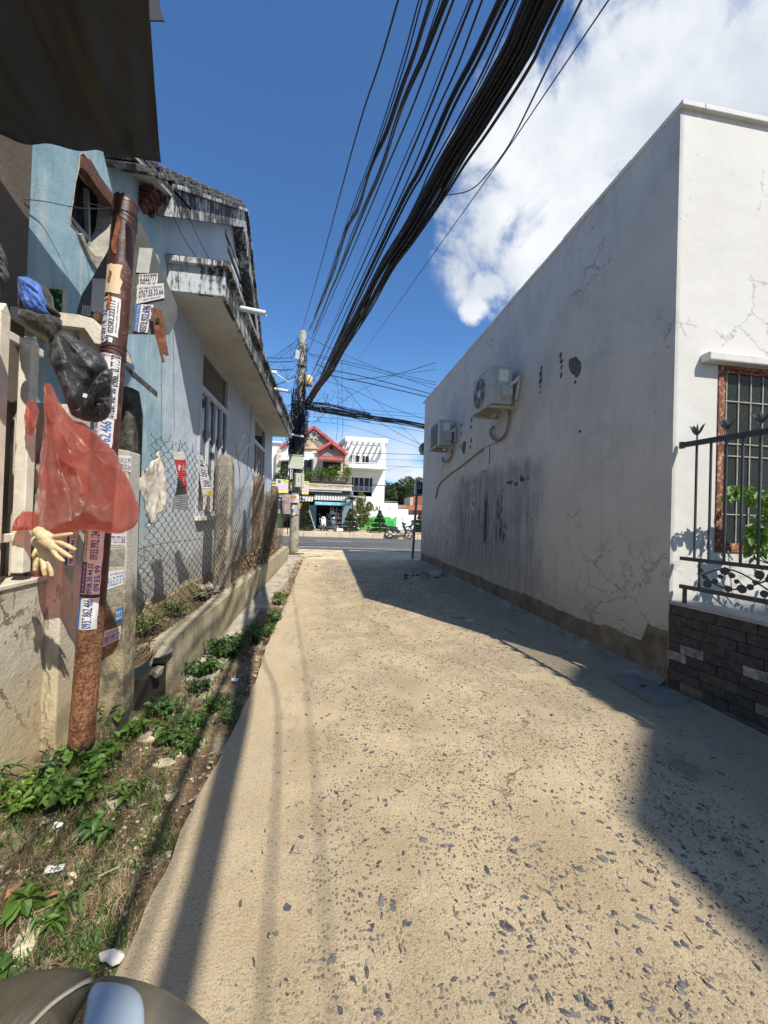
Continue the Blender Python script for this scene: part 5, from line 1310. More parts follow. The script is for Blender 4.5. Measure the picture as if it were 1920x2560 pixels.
glove('rubber_glove', 'lower cream rubber glove hanging with its fingers pointing down behind the picket foot',
      [([k3(300, 1160, Yg), k3(340, 1230, Yg), k3(370, 1270, Yg)], (.024, .028)), ([k3(320, 1220, Yg), k3(400, 1290, Yg)], (.024, .025)),
       ([k3(310, 1260, Yg), k3(300, 1340, Yg-.01), k3(290, 1410, Yg-.01)], (.0135, .0115)), ([k3(350, 1290, Yg), k3(360, 1380, Yg-.02), k3(370, 1450, Yg-.02)], (.014, .0115)),
       ([k3(400, 1300, Yg), k3(415, 1390, Yg-.02), k3(430, 1455, Yg-.02)], (.0135, .011)), ([k3(420, 1290, Yg), k3(455, 1370, Yg-.01), k3(480, 1425, Yg-.01)], (.012, .0095)), ([k3(340, 1200, Yg), k3(290, 1260, Yg-.03), k3(275, 1300, Yg-.03)], (.012, .009))])

# ------------------------------------------------------------------ rusty pipe with stickers
M_RUSTP = simple('dark_red_rusty_paint', (.085, .026, .018), .55, var=.35, scale=9, bump=.003, bscale=50, dirt=(.42, .15, .05), dirtamt=.75, dscale=5)
def f_rustlow(t):
    p = t.pos(); Z = t.xyz(p)[2]; n = t.noise(p, 7, 8, .68)
    c = t.mix(t.rng(n, .35, .65), (.045, .017, .013), (.085, .03, .02))
    r_ = t.rng(t.m('ADD', n, t.m('MULTIPLY', t.rng(Z, 1.3, .5), .28)), .55, .72)
    rust = t.mix(t.rng(t.noise(p, 60, 5, .8), .4, .62), (.10, .037, .02), (.34, .16, .075))
    rust = t.mix(t.rng(t.noise(p, 28, 5, .8), .60, .68), rust, (.48, .38, .26))
    return dict(col=t.mix(r_, c, rust), rough=t.mix(r_, (.42,)*3, (.95,)*3), nor=t.bump(t.m('ADD', t.m('MULTIPLY', n, .6), t.m('MULTIPLY', t.noise(p, 90, 5, .8), r_)), .008, 1))
M_RUSTP = mat('rusted_pipe_paint', f_rustlow)
pb, pt_ = at(203, 1857, Y=2.40), at(315, 503, Y=2.44)
pdir = (pt_-pb); pL = pdir.length; pdir.normalize(); PR = .062
px_ = Vector((0, 1, 0)).cross(pdir).normalized(); px_ = -px_ if px_.x < 0 else px_; py_ = pdir.cross(px_); py_ = -py_ if py_.y > 0 else py_
rp = thing('rusty_pipe', 'tall leaning rusty dark-red pipe plastered with phone-number stickers', 'pipe', pb)
b = MB(); rings = []; n_ = 28; NN = 90; vs = []
for i in range(NN+1):
    s = pL*i/NN
    for k in range(n_):
        a = 2*math.pi*k/n_; q = PR+.0015*nz(k*.8, s*3); e = 0
        if i == NN: e = .02*nz(k*1.1, 7)
        if i == 0: e = -.02+.025*nz(k*1.5, 3)
        vs.append(pb+pdir*(s+e)+(px_*math.cos(a)+py_*math.sin(a))*q)
fs = [(i*n_+k, i*n_+(k+1) % n_, (i+1)*n_+(k+1) % n_, (i+1)*n_+k) for i in range(NN) for k in range(n_)]
b.add(vs, fs); tube_o = b.build('tube', M_RUSTP, rp, smooth=True); md = tube_o.modifiers.new('thickness', 'SOLIDIFY'); md.thickness = .004; md.offset = -1
def pmap(u, s, d):
    """u metres round the pipe (0 = the side facing the viewer), s metres up it, d proud of it"""
    a = u/PR; f_ = (py_*math.cos(a)+px_*math.sin(a)); return pb+pdir*s+f_*(PR+.001+d)
M_ORANGE = simple('raw_orange_rust', (.26, .085, .035), .9, var=.5, scale=25, bump=.01, bscale=50)
def s_of(v): return pL*(1857-v)/(1857-503)
for (u, v0, v1, w) in ((-.005, 555, 660, .014), (-.012, 760, 800, .012), (-.02, 700, 730, .01)):
    b = MB(); s0, s1 = s_of(v1), s_of(v0); P = [(u+w*math.sin(k*1.3)*.5+w*math.cos(k/14*6.283)*(1+.5*nz(k*1.2, v0)), (s0+s1)/2+(s1-s0)/2*math.sin(k/14*6.283)*(1+.2*nz(k, 4))) for k in range(14)]
    b.prism(P, lambda a, s, d: pmap(a, s, d), 0, .003); b.build('rust_scab', M_ORANGE, rp)
def sticker(parent, fmap, box, bg, texts, vert=False, nu=8, nv=2, ragged=.004, name='sticker', lift=.0012, inks=None):
    """box u0,s0,u1,s1. texts: (string, a0,b0,a1,b1, ink) in 0..1 of the sticker; vert turns the writing up the surface"""
    u0, s0, u1, s1 = box; b_ = MB(); q = random.Random(int(abs(u0*997+s0*7919)))
    def F(a, c_):
        e = ragged*nz(a*5+u0*30, c_*5+s0*9)
        return fmap(u0+(u1-u0)*a+e, s0+(s1-s0)*c_+e, lift+.0006*nz(a*3, c_*3, s0))
    b_.grid(F, nu, max(nv, int(abs(s1-s0)/.03)))
    st_ = b_.build(name, bg, parent, fix=False)
    by = {}
    for (tx, a0, b0, a1, b1, ink) in texts: by.setdefault(ink.name, (ink, []))[1].append((tx, a0, b0, a1, b1))
    for ink, L_ in by.values():
        m_ = MB()
        for (tx, a0, b0, a1, b1) in L_:
            if tx is None:
                m_.grid(lambda x, y: fmap(u0+(u1-u0)*(a0+(a1-a0)*x), s0+(s1-s0)*(b0+(b1-b0)*y), lift+.0012), 6, 3); continue
            vs_, fs_ = text_geo(tx, True)
            if vert: pts = [fmap(u0+(u1-u0)*(a0+(a1-a0)*(1-y)), s0+(s1-s0)*(b0+(b1-b0)*x), lift+.0018) for x, y in vs_]
            else: pts = [fmap(u0+(u1-u0)*(a0+(a1-a0)*x), s0+(s1-s0)*(b0+(b1-b0)*y), lift+.0018) for x, y in vs_]
            m_.add(pts, fs_)
        m_.build('lettering', ink, parent, fix=False)
    return st_
M_PAPER = simple('sticker_paper', (.60, .59, .58), .55, var=.06, scale=20, bump=.0006, dirt=(.40, .38, .34), dirtamt=.35, dscale=18)
M_CREAMP = simple('cream_torn_paper', (.66, .52, .33), .7, var=.08, scale=12, dirt=(.5, .3, .16), dirtamt=.5)
M_INKP = simple('violet_blue_ink', (.045, .03, .16), .5, bump=0)
M_INKB = simple('dark_blue_print', (.02, .05, .20), .5, bump=0)
M_INKK = simple('black_print', (.02, .02, .025), .5, bump=0)
H_ = .09
sticker(rp, pmap, (-.055, s_of(755), .035, s_of(683)), M_CREAMP, [], ragged=.02)
sticker(rp, pmap, (-.060, s_of(862), .045, s_of(765)), M_PAPER, [('0914.152.116', .06, .04, .44, .96, M_INKP), ('02582.222111', .52, .08, .78, .90, M_INKK), ('VỆ SINH MÔI TRƯỜNG', .84, .1, .93, .9, M_INKK)], vert=True)
sticker(rp, pmap, (-.058, s_of(878), .02, s_of(864)), M_PAPER, [('VS', .2, .1, .8, .9, M_INKP)], ragged=.01)
sticker(rp, pmap, (-.052, s_of(1062), .070, s_of(905)), M_PAPER, [('0986.70.77.70', .60, .50, .95, .99, M_INKK), ('VỆ SINH MÔI TRƯỜNG', .10, .52, .42, .98, M_PURPLE), ('0926.108.108', .42, .01, .90, .47, M_INKP), ('Hút Hầm', .08, .05, .30, .45, M_PURPLE)], vert=True)
sticker(rp, pmap, (-.045, s_of(1145), .060, s_of(1064)), M_PAPER, [('0962.466', .40, .05, .90, .92, M_SKYINK), ('Nhà Vệ Sinh', .06, .1, .32, .95, M_SKYINK)], vert=True)
sticker(rp, pmap, (-.040, s_of(1492), .058, s_of(1336)), M_PAPER, [(None, .0, .02, .30, .50, M_PURPLE), ('Hút Hầm Vệ Sinh Đại Nghĩa', .08, .05, .24, .47, M_PAPER), ('0938.30.44.55', .36, .01, .62, .48, M_INKP), ('0935.992.124', .40, .54, .78, .98, M_INKP), ('THÔNG HÚT HẦM VS THÀNH TRUNG 24/24', .08, .52, .22, .98, M_INKK), ('0935.99', .68, .05, .95, .45, M_INKP)], vert=True)
sticker(rp, pmap, (-.045, s_of(1576), .058, s_of(1500)), M_PAPER, [(None, .0, .02, .16, .98, M_SKYINK), ('0937.862.466', .30, .04, .74, .96, M_INKB)], vert=True)
M_TIE = simple('thin_steel_wire', (.10, .09, .085), .5, bump=0, metal=.6)
for (v, tilt, nloop) in ((548, .02, 4), (885, .015, 5), (500+18, .01, 1)):
    b = MB()
    for j in range(nloop):
        P = []
        for k in range(25):
            a = k/24*6.283; P.append(pmap(a*PR, s_of(v+j*5)+tilt*math.sin(a+j), .002))
        b.tube(P, .0016, 4, caps=False)
    b.build('wire_tie', M_TIE, rp, fix=False)
p0 = pmap(-.03, s_of(545), .003); b = MB(); b.tube(bez([at(60, 497, X=HX+.02), at(120, 505, X=HX+.06), at(200, 520, X=HX+.2), p0], 6), .003, 4); b.tube(bez([p0, at(262, 517, X=-1.45), at(240, 512, X=-1.6), at(205, 505, X=HX+.02)], 5), .002, 4)
tag(b.build('tie_wire', M_TIE), 'thin steel wire strung from the blue wall to the top of the rusty pipe', 'wire')

# ------------------------------------------------------------------ galvanised plate behind the pipe
M_GALV = simple('dull_galvanised_sheet', (.12, .13, .128), .5, var=.16, scale=5, bump=.002, metal=.35, dirt=(.26, .25, .20), dirtamt=.5, dscale=4)
PY = 2.62
plate = [(342, 540), (352, 562), (363, 578), (395, 650), (443, 764), (441, 801), (422, 837), (316, 835), (250, 812), (190, 785), (205, 735), (232, 692), (278, 612), (320, 560)]
gp2 = thing('galvanised_plate', 'dented grey kite-shaped metal sheet fixed behind the rusty pipe, covered with stickers', 'metal sheet', at(330, 830, Y=PY))
P = [at(u, v, Y=PY) for u, v in plate]; b = MB()
b.prism([(q.x, q.z) for q in P], lambda u, v, d: (u, PY+d, v), 0, .003); b.build('sheet', M_GALV, gp2)
def plmap(u, v, d): q = at(u, v, Y=PY-.004-d*1.5); return q
plm = lambda M: (lambda u, v, d: plmap(*M(u, v), d))
def quadmap(tl, tr, br, bl):
    def M(u, v):
        x = (tl[0]*(1-u)+tr[0]*u)*v+(bl[0]*(1-u)+br[0]*u)*(1-v); y = (tl[1]*(1-u)+tr[1]*u)*v+(bl[1]*(1-u)+br[1]*u)*(1-v); return x, y
    return M
M_GREYP = simple('blank_grey_paper', (.44, .45, .44), .7, var=.06, scale=15, bump=.001); M_WHITEP = simple('blank_white_paper', (.56, .55, .53), .7, var=.05, scale=15, bump=.001)
B01 = (0, 0, 1, 1)
sticker(gp2, plm(quadmap((349, 619), (382, 621), (372, 683), (340, 681))), B01, M_GREYP, [], nu=3, ragged=.02)
sticker(gp2, plm(quadmap((232, 696), (275, 698), (268, 792), (226, 776))), B01, M_WHITEP, [], nu=3, ragged=.02)
sticker(gp2, plm(quadmap((348, 685), (395, 684), (393, 716), (346, 712))), B01, M_PAPER, [('2.222777', .05, .42, .95, .95, M_INKK), ('0905.145.145', .08, .05, .9, .34, M_INKK)], nu=3, ragged=.02)
sticker(gp2, plm(quadmap((343, 712), (409, 708), (411, 745), (340, 760))), B01, M_PAPER, [('HÚT HẦM VS HỒNG PHÁT', .08, .74, .96, .92, M_INKK), ('0767.55.33.66', .08, .30, .97, .68, M_INKP), ('GIÁ RẺ - NHANH GỌN', .25, .08, .85, .22, M_INKK)], nu=4, ragged=.015, lift=.003)
sticker(gp2, plm(quadmap((339, 760), (384, 762), (368, 832), (333, 828))), B01, M_PAPER, [(None, 0, 0, .30, 1, M_SKYINK), ('Hút Hầm VS Nhật Trường', .06, .04, .26, .96, M_PAPER), ('0373.922.696', .42, .03, .88, .97, M_INKP)], vert=True, nu=3, ragged=.02)
sticker(gp2, plm(quadmap((207, 762), (228, 766), (226, 790), (203, 784))), B01, M_PAPER, [('2.222', .1, .5, .98, .95, M_INKK), ('0905.14', .1, .08, .9, .4, M_INKK)], nu=2, ragged=.02)
# broken bracket of rusted angle iron beside it
ai = thing('rusted_angle_iron', 'ragged strip of rusted angle iron fixed to the right edge of the metal sheet', 'angle iron', at(395, 800, Y=2.58))
b = MB(); P = [at(u, v, Y=2.57) for u, v in ((375, 768), (389, 771), (410, 880), (406, 887), (411, 903), (405, 906), (399, 884), (388, 840), (383, 800))]
b.prism([(q.x, q.z) for q in P], YP(2.57), 0, .006); P = [at(u, v, Y=2.57) for u, v in ((388, 770), (399, 770), (418, 886), (407, 884))]
b.prism([(q.x, q.z) for q in P], lambda u, v, d: (u, 2.57+d+.02, v), 0, .006); b.build('flange', simple('dark_rust_iron', (.13, .05, .03), .9, var=.5, scale=25, bump=.006, dirt=(.42, .15, .06), dirtamt=.8, dscale=14), ai)
b = MB(); q = at(394, 801, Y=2.565); b.obox(q, .02, .006, .03); b.build('bolt_hole', simple('hole_dark', (.02, .016, .012), .95), ai)
b = MB(); P = [at(u, v, Y=2.52) for u, v in ((232, 790), (240, 775), (249, 780), (246, 800), (240, 803))]; b.prism([(q.x, q.z) for q in P], YP(2.52), 0, .02); tag(b.build('hinge_lug', M_BRICKR), 'small dark rusty hinge lug on top of the pier neck', 'metal lug')

# ------------------------------------------------------------------ narrow cement post with torn stickers
ql, qr = at(252, 1300, Y=2.72), at(316, 1300, Y=2.72)
cpz = at(300, 1118, Y=2.72).z
def f_cem(t):
    p = t.pos(); Z = t.xyz(p)[2]; n = t.noise(t.vm('MULTIPLY', p, (1.6, 1.6, 1)), 3.5, 8, .7)
    c = t.mix(t.rng(n, .3, .7), (.36, .345, .30), (.50, .48, .43)); Zw = t.m('ADD', Z, t.m('MULTIPLY', t.m('SUBTRACT', n, .5), 1.0))
    c = t.mix(t.rng(Zw, 1.15, .8), c, t.mix(t.rng(t.noise(p, 9, 7, .7), .4, .65), (.11, .095, .065), (.38, .32, .20)))
    return dict(col=c, rough=.93, nor=t.bump(t.m('ADD', n, t.noise(p, 70, 6, .7)), .009, 1))
cpst = thing('cement_post', 'narrow grey cement post with rows of torn blue phone-number stickers', 'post', (ql.x, 2.8, 0))
b = MB()
x0, x1 = ql.x-.03, qr.x
b.hull8([(x0-.02, 2.72, -.1), (x1+.02, 2.72, -.1), (x1+.02, 2.88, -.1), (x0-.02, 2.88, -.1), (x0+.005, 2.72, cpz), (x1, 2.72, cpz-.02), (x1, 2.88, cpz-.02), (x0+.005, 2.88, cpz)])
b.build('shaft', mat('weathered_cement', f_cem), cpst, bevel=.008)
cm = lambda M: (lambda u, v, d: at(*M(u, v), Y=2.718-d))
def q3(*P, oy=1000): return quadmap(*[(x*.30139, oy+y*.30139) for x, y in P])
sticker(cpst, cm(q3((955, 455), (1090, 465), (1085, 600), (950, 565))), B01, M_PAPER, [('0935.81.21.99', .02, .52, .96, .86, M_INKB), ('090.789.20.24', .02, .10, .96, .44, M_INKB)], nu=3, ragged=.01)
sticker(cpst, cm(q3((905, 1085), (1045, 1080), (1040, 1220), (908, 1215))), B01, M_PAPER, [('0773.377.068', .04, .22, .96, .66, M_INKP), ('0939.1', .3, .78, .9, .98, M_INKP), ('BÌNH MINH - KHÁNH HÒA', .06, .05, .94, .15, M_INKK)], nu=3, ragged=.01)
sticker(cpst, cm(q3((885, 1425), (1025, 1405), (1020, 1530), (870, 1580))), B01, M_PAPER, [('0916.52.57.57', .03, .12, .97, .66, M_SKYINK), ('HÚT HẦM GIÁ RẺ', .2, .74, .96, .93, M_SKYINK)], nu=3, ragged=.01)
sticker(cpst, cm(q3((960, 410), (1022, 385), (1015, 500), (950, 525), oy=1400)), B01, M_PAPER, [(None, .0, .0, 1, 1, M_SKYINK), ('222', .12, .2, .92, .8, M_PAPER)], nu=2, ragged=.02)
sticker(cpst, cm(q3((868, 590), (1003, 545), (995, 655), (845, 725), oy=1400)), B01, M_PAPER, [('0987.199.123', .03, .08, .97, .60, M_SKYINK), ('HẦM CẦU GIÁ TỐT', .1, .70, .95, .9, M_SKYINK)], nu=3, ragged=.01)
M_SMUDGE = simple('scraped_sticker_mark', (.24, .23, .19), .95, var=.35, scale=30, bump=.004)
for P, oy in ((((915, 1240), (1040, 1235), (1030, 1370), (905, 1375)), 1000), (((880, 250), (1015, 235), (1005, 365), (870, 400)), 1400), (((885, 620), (1060, 640), (1040, 690), (900, 700)), 1000)):
    sticker(cpst, cm(q3(*P, oy=oy)), B01, M_SMUDGE, [], nu=3, ragged=.03, name='sticker_scar')
ps = lambda M: (lambda u, v, d: at(*M(u, v), Y=2.456-d))
sticker(gw, ps(q3((560, 1100), (640, 1095), (610, 1370), (535, 1370))), B01, M_PAPER, [('0818.30.44.55', .4, .04, .9, .96, M_INKP), (None, 0, 0, .3, 1, M_INKB)], vert=True, nu=2, ragged=.02)

# ------------------------------------------------------------------ dark awning overhead at left
def f_awn(t):
    p = t.pos(); st_ = t.noise(t.vm('MULTIPLY', p, (4.5, .35, .35)), 1.6, 5, .6)
    c = t.mix(t.rng(st_, .35, .7), (.036, .037, .038), (.055, .053, .048))
    g = t.noise(p, 260, 2, .9); c = t.mix(t.m('MULTIPLY', t.rng(g, .55, .75), .5), c, (.13, .115, .08))
    wv = t.m('SINE', t.m('MULTIPLY', t.xyz(p)[0], 900))
    def sh(bs):
        tr = t.node('ShaderNodeBsdfTranslucent', {'Color': (.16, .14, .11, 1)}); ms = t.node('ShaderNodeMixShader', {0: t.rng(st_, .42, .66, .04, .55)}); t.l.new(bs.outputs[0], ms.inputs[1]); t.l.new(tr.outputs[0], ms.inputs[2]); return ms.outputs[0]
    return dict(col=c, rough=.8, nor=t.bump(t.m('ADD', st_, t.m('MULTIPLY', t.noise(p, 12, 4), .15)), .02, 1), shader=sh)
M_AWN = mat('dark_woven_tarpaulin', f_awn)
aw = thing('tarpaulin_awning', 'dark brown-grey woven tarpaulin awning hanging over the left edge of the lane', 'awning', (-1.4, 2.4, 4))
A = at(402, 405, Z=4.0); B_ = at(0, 343, X=-1.72); B_ = A+(B_-A)*1.25; Cc = at(373, 0, Z=4.0); Dd = A+(Cc-A)*1.45; El = Vector((B_.x, .7, 3.75))
b = MB()
def af(u, v):
    r_ = A*(1-v)+Dd*v; l = B_*(1-v)+El*v; p = r_*(1-u)+l*u
    p.z += (.03*math.sin(u*17+1.5*v)+.018*math.sin(u*41+v*2))*min(1, 4*v+.15)+.06*math.sin(v*3.14)*(-1)+.012*nz(u*9, v*5); p.y += .012*math.sin(u*29)*(1-v); return p
b.grid(af, 90, 30); o = b.build('sheet', M_AWN, aw, smooth=True, fix=False); md = o.modifiers.new('thickness', 'SOLIDIFY'); md.thickness = .004
b = MB(); P0 = [at(u, v, Y=1.84) for u, v in ((371, -60), (392, -60), (400, 20), (411, 51), (374, 50))]; b.prism([(q.x, q.z) for q in P0], YP(1.84), 0, .006); b.build('flap', simple('navy_flap', (.025, .03, .05), .7), aw)
# paler opaque patch, light through the worn weave put into its colour
b = MB(); pts = [(268, 272), (285, 265), (302, 282), (322, 288), (334, 305), (336, 350), (326, 392), (300, 390), (275, 365), (268, 320)]
M_PATCH = simple('pale_grit_patch', (.16, .145, .11), .9, var=.5, scale=70, bump=.004)
P0 = [at(u, v, Z=3.905) for u, v in pts]
b.add(P0, [tuple(range(len(P0)))]); b.build('worn_patch', M_PATCH, aw, fix=False)

# ------------------------------------------------------------------ scooter cowl at the viewer's knee
def f_olive(t):
    p = t.pos(); n = t.noise(p, 9, 5, .6, .6)
    return dict(col=t.mix(t.rng(n, .35, .65), (.025, .021, .013), (.075, .062, .040)), rough=.42, nor=t.bump(n, .01, 1))
M_OLIVE = mat('olive_smoked_plastic', f_olive)
M_PALEC = simple('pale_blue_grey_plastic', (.36, .43, .48), .7, var=.05, scale=5, bump=.0006)
sc0 = thing('scooter_cowl', 'blurred olive-brown scooter cowl with pale blue-grey centre panel at the bottom edge', 'scooter cowl', (-.3, .35, .7))
zc = .98
def cw(px, z, th, mt, nm, seed):
    o_ = pillow(px, lambda u, v: at(u, v, Z=z), th, (.1, .15, 1), .0015, 5, seed=seed, nseg=80, rings=12); return o_.build(nm, mt, sc0, smooth=True)
cw([(-60, 2486), (60, 2452), (150, 2440), (225, 2442), (238, 2450), (225, 2490), (190, 2540), (150, 2640), (-60, 2640)], zc, .022, M_OLIVE, 'left_fairing', 1)
cw([(215, 2470), (240, 2452), (290, 2452), (360, 2470), (430, 2500), (480, 2535), (540, 2590), (540, 2680), (190, 2680)], zc-.02, .020, simple('bronze_clear_plastic', (.15, .13, .09), .4, var=.35, scale=7, bump=.001), 'right_fairing', 2)
cw([(216, 2500), (222, 2475), (236, 2462), (280, 2462), (330, 2474), (354, 2496), (362, 2530), (366, 2680), (190, 2680)], zc+.005, .014, M_PALEC, 'centre_panel', 3)
b = MB(); b.tube(bez([at(u, v, Z=zc+.026) for u, v in ((60, 2580), (130, 2510), (200, 2462), (228, 2450))], 5), .0022, 5); b.build('seam', simple('seam_tan', (.24, .22, .17), .5), sc0)
# ------------------------------------------------------------------ weeds, grass, stones and litter on the verge
rr = random.Random(99)
def grass(name, label, spots, n, L, w, mt, lean=.5, seed=1, spread=.5):
    b_ = MB(); r = random.Random(seed)
    for i in range(n):
        (cx, cy, R, Ry) = r.choice(spots); a = r.gauss(0, R); c_ = r.gauss(0, Ry); x, y = cx+a, cy+c_
        if x > redge(y)-.01 or x < wallx(y)+.01 or y < .2: continue
        z = zv(x, y)-.004; h = L*r.uniform(.4, 1.3); an = r.uniform(0, 6.283); ln = r.uniform(.2, 1)*lean; dx, dy = math.cos(an)*h*ln, math.sin(an)*h*ln; ww = w*r.uniform(.6, 1.3)
        px, py = -math.sin(an)*ww, math.cos(an)*ww
        b_.add([(x-px, y-py, z), (x+px, y+py, z), (x+dx*.35+px*.9, y+dy*.35+py*.9, z+h*.5), (x+dx*.35-px*.9, y+dy*.35-py*.9, z+h*.5), (x+dx*.8+px*.5, y+dy*.8+py*.5, z+h*(.85-.3*ln)), (x+dx*.8-px*.5, y+dy*.8-py*.5, z+h*(.85-.3*ln)), (x+dx*1.15, y+dy*1.15, z+h*(1-.55*ln))],
               [(0, 1, 2, 3), (3, 2, 4, 5), (5, 4, 6)])
    o_ = b_.build(name, mt, fix=False); return tag(o_, label, 'grass', kind='stuff')
M_GRASS = leafmat('fresh_grass', (.060, .125, .028), .45); M_STRAW = simple('dry_straw', (.34, .26, .15), .9, var=.3, scale=9, bump=0, island=.45)
sp = []
for (u, v, R) in ((330, 1640, .10), (100, 1990, .14), (230, 1890, .14), (60, 2100, .14), (190, 2080, .15), (300, 2000, .12), (390, 1960, .12), (350, 1800, .1), (450, 1760, .09), (520, 1700, .08), (560, 1620, .07), (640, 1560, .07), (600, 1590, .08),
                  (470, 1830, .08), (560, 1740, .06), (120, 2230, .12), (250, 2180, .1), (400, 2070, .07), (60, 2400, .1), (200, 2420, .06), (250, 2330, .05), (690, 1520, .06), (700, 1480, .05), (480, 1640, .12), (20, 2050, .1), (300, 1930, .16)):
    q = at(u, v, Z=.04); sp.append((q.x, q.y, R*.8, R*1.1))
grass('green_grass', 'short green grass and low weeds along the verge', sp, 4300, .065, .0026, M_GRASS, .9, 1)
sp2 = [(at(u, v, Z=.03).x, at(u, v, Z=.03).y, .16, .2) for u, v in ((80, 2150), (180, 2200), (300, 2080), (420, 1900), (330, 2230), (150, 2330), (480, 1780), (350, 1850), (60, 2300), (500, 1660), (620, 1540), (200, 2380))]
grass('dry_grass', 'matted dry straw-coloured grass between the weeds', sp2, 4200, .055, .0009, M_STRAW, 1.5, 2)
b = MB(); r = random.Random(6)                 # straws lying flat
for k in range(1200):
    cx, cy, R, Ry = r.choice(sp2); x, y = r.gauss(cx, R), r.gauss(cy, Ry)
    if x > redge(y)+.03 or x < wallx(y)+.02 or y < .2: continue
    a = r.uniform(0, 3.14); L = r.uniform(.02, .09); z = zv(x, y)+.004; c_, s_ = math.cos(a)*L/2, math.sin(a)*L/2
    b.tube([(x-c_, y-s_, z+r.uniform(0, .006)), (x+r.gauss(0, .004), y, z+.006), (x+c_, y+s_, z+r.uniform(0, .012))], .0008, 3, caps=False)
tag(b.build('straw', M_STRAW, fix=False), 'loose straws and dead stems lying on the soil', 'straw', kind='stuff')
# pebbles, chalky rubble
M_RUBBLE = simple('chalky_rubble', (.46, .40, .28), .95, var=.25, scale=25, bump=.006, bscale=60, island=.25, dirt=(.2, .15, .09), dirtamt=.5, dscale=12)
b = MB(); r = random.Random(14)
for k in range(9500):
    y = .3+11.5*r.random()**2; x = r.uniform(wallx(y)+.01, redge(y)+.05); s = .0025+.018*r.random()**3.4
    if nz(x*4, y*3, 7) < -.25: continue
    vs, fs = r.choice(STN); M = Matrix.Rotation(r.uniform(0, 6.28), 3, 'Z'); b.add([(M @ v)*s+Vector((x, y, max(zv(x, y), -.04)+s*.2)) for v in vs], fs)
tag(b.build('pebbles', M_RUBBLE, fix=False), 'pale pebbles and crumbs of rubble scattered on the soil strip', 'pebbles', kind='stuff')
stones = [(300, 2000, .085, 'large flat yellowish stone half buried in the middle of the weeds'), (60, 2330, .085, 'pale yellow lump of rubble near the left picture edge, below the dry leaf'), (30, 2400, .05, 'pale lump of rubble low at the left picture edge'),
          (455, 1870, .07, 'flat tan stone beside the grass tuft, under the cement post'), (495, 1840, .05, 'small pale stone in the grass at the lane side'), (405, 1900, .08, 'broad tan slab of stone lying in the dry grass'),
          (520, 1740, .06, 'pale broken stone among straw below the leafy weeds'), (540, 1750, .045, 'chalky chip beside the leafy weeds, nearer the lane'), (380, 1830, .10, 'grey slab of broken concrete at the foot of the low wall'),
          (350, 1810, .07, 'rough concrete lump below the cavity in the low wall'), (505, 1835, .04, 'flat cream stone shaded by the cable shadow'), (430, 1960, .06, 'tan stone on bare soil by the slab edge'),
          (200, 2075, .06, 'yellow stone showing through grass above the paper scrap'), (120, 2040, .05, 'small yellow stone at the foot of the plaster wall'), (440, 1745, .045, 'reddish-brown rounded stone in front of the low wall')]
for i, (u, v, s, lab) in enumerate(stones):
    q = at(u, v, Z=.03); vs, fs = stone_mesh(200+i, .33, 22); z = zv(q.x, q.y)
    b = MB(); M = Matrix.Rotation(i*1.3, 3, 'Z'); b.add([(M @ v_)*s+Vector((q.x, q.y, z+s*.03)) for v_ in vs], fs)
    tag(b.build('stone', simple('red_brown_stone', (.30, .17, .10), .9, var=.2) if 'reddish' in lab else M_RUBBLE, bevel=s*.08), lab, 'stone', 'stones on the verge')
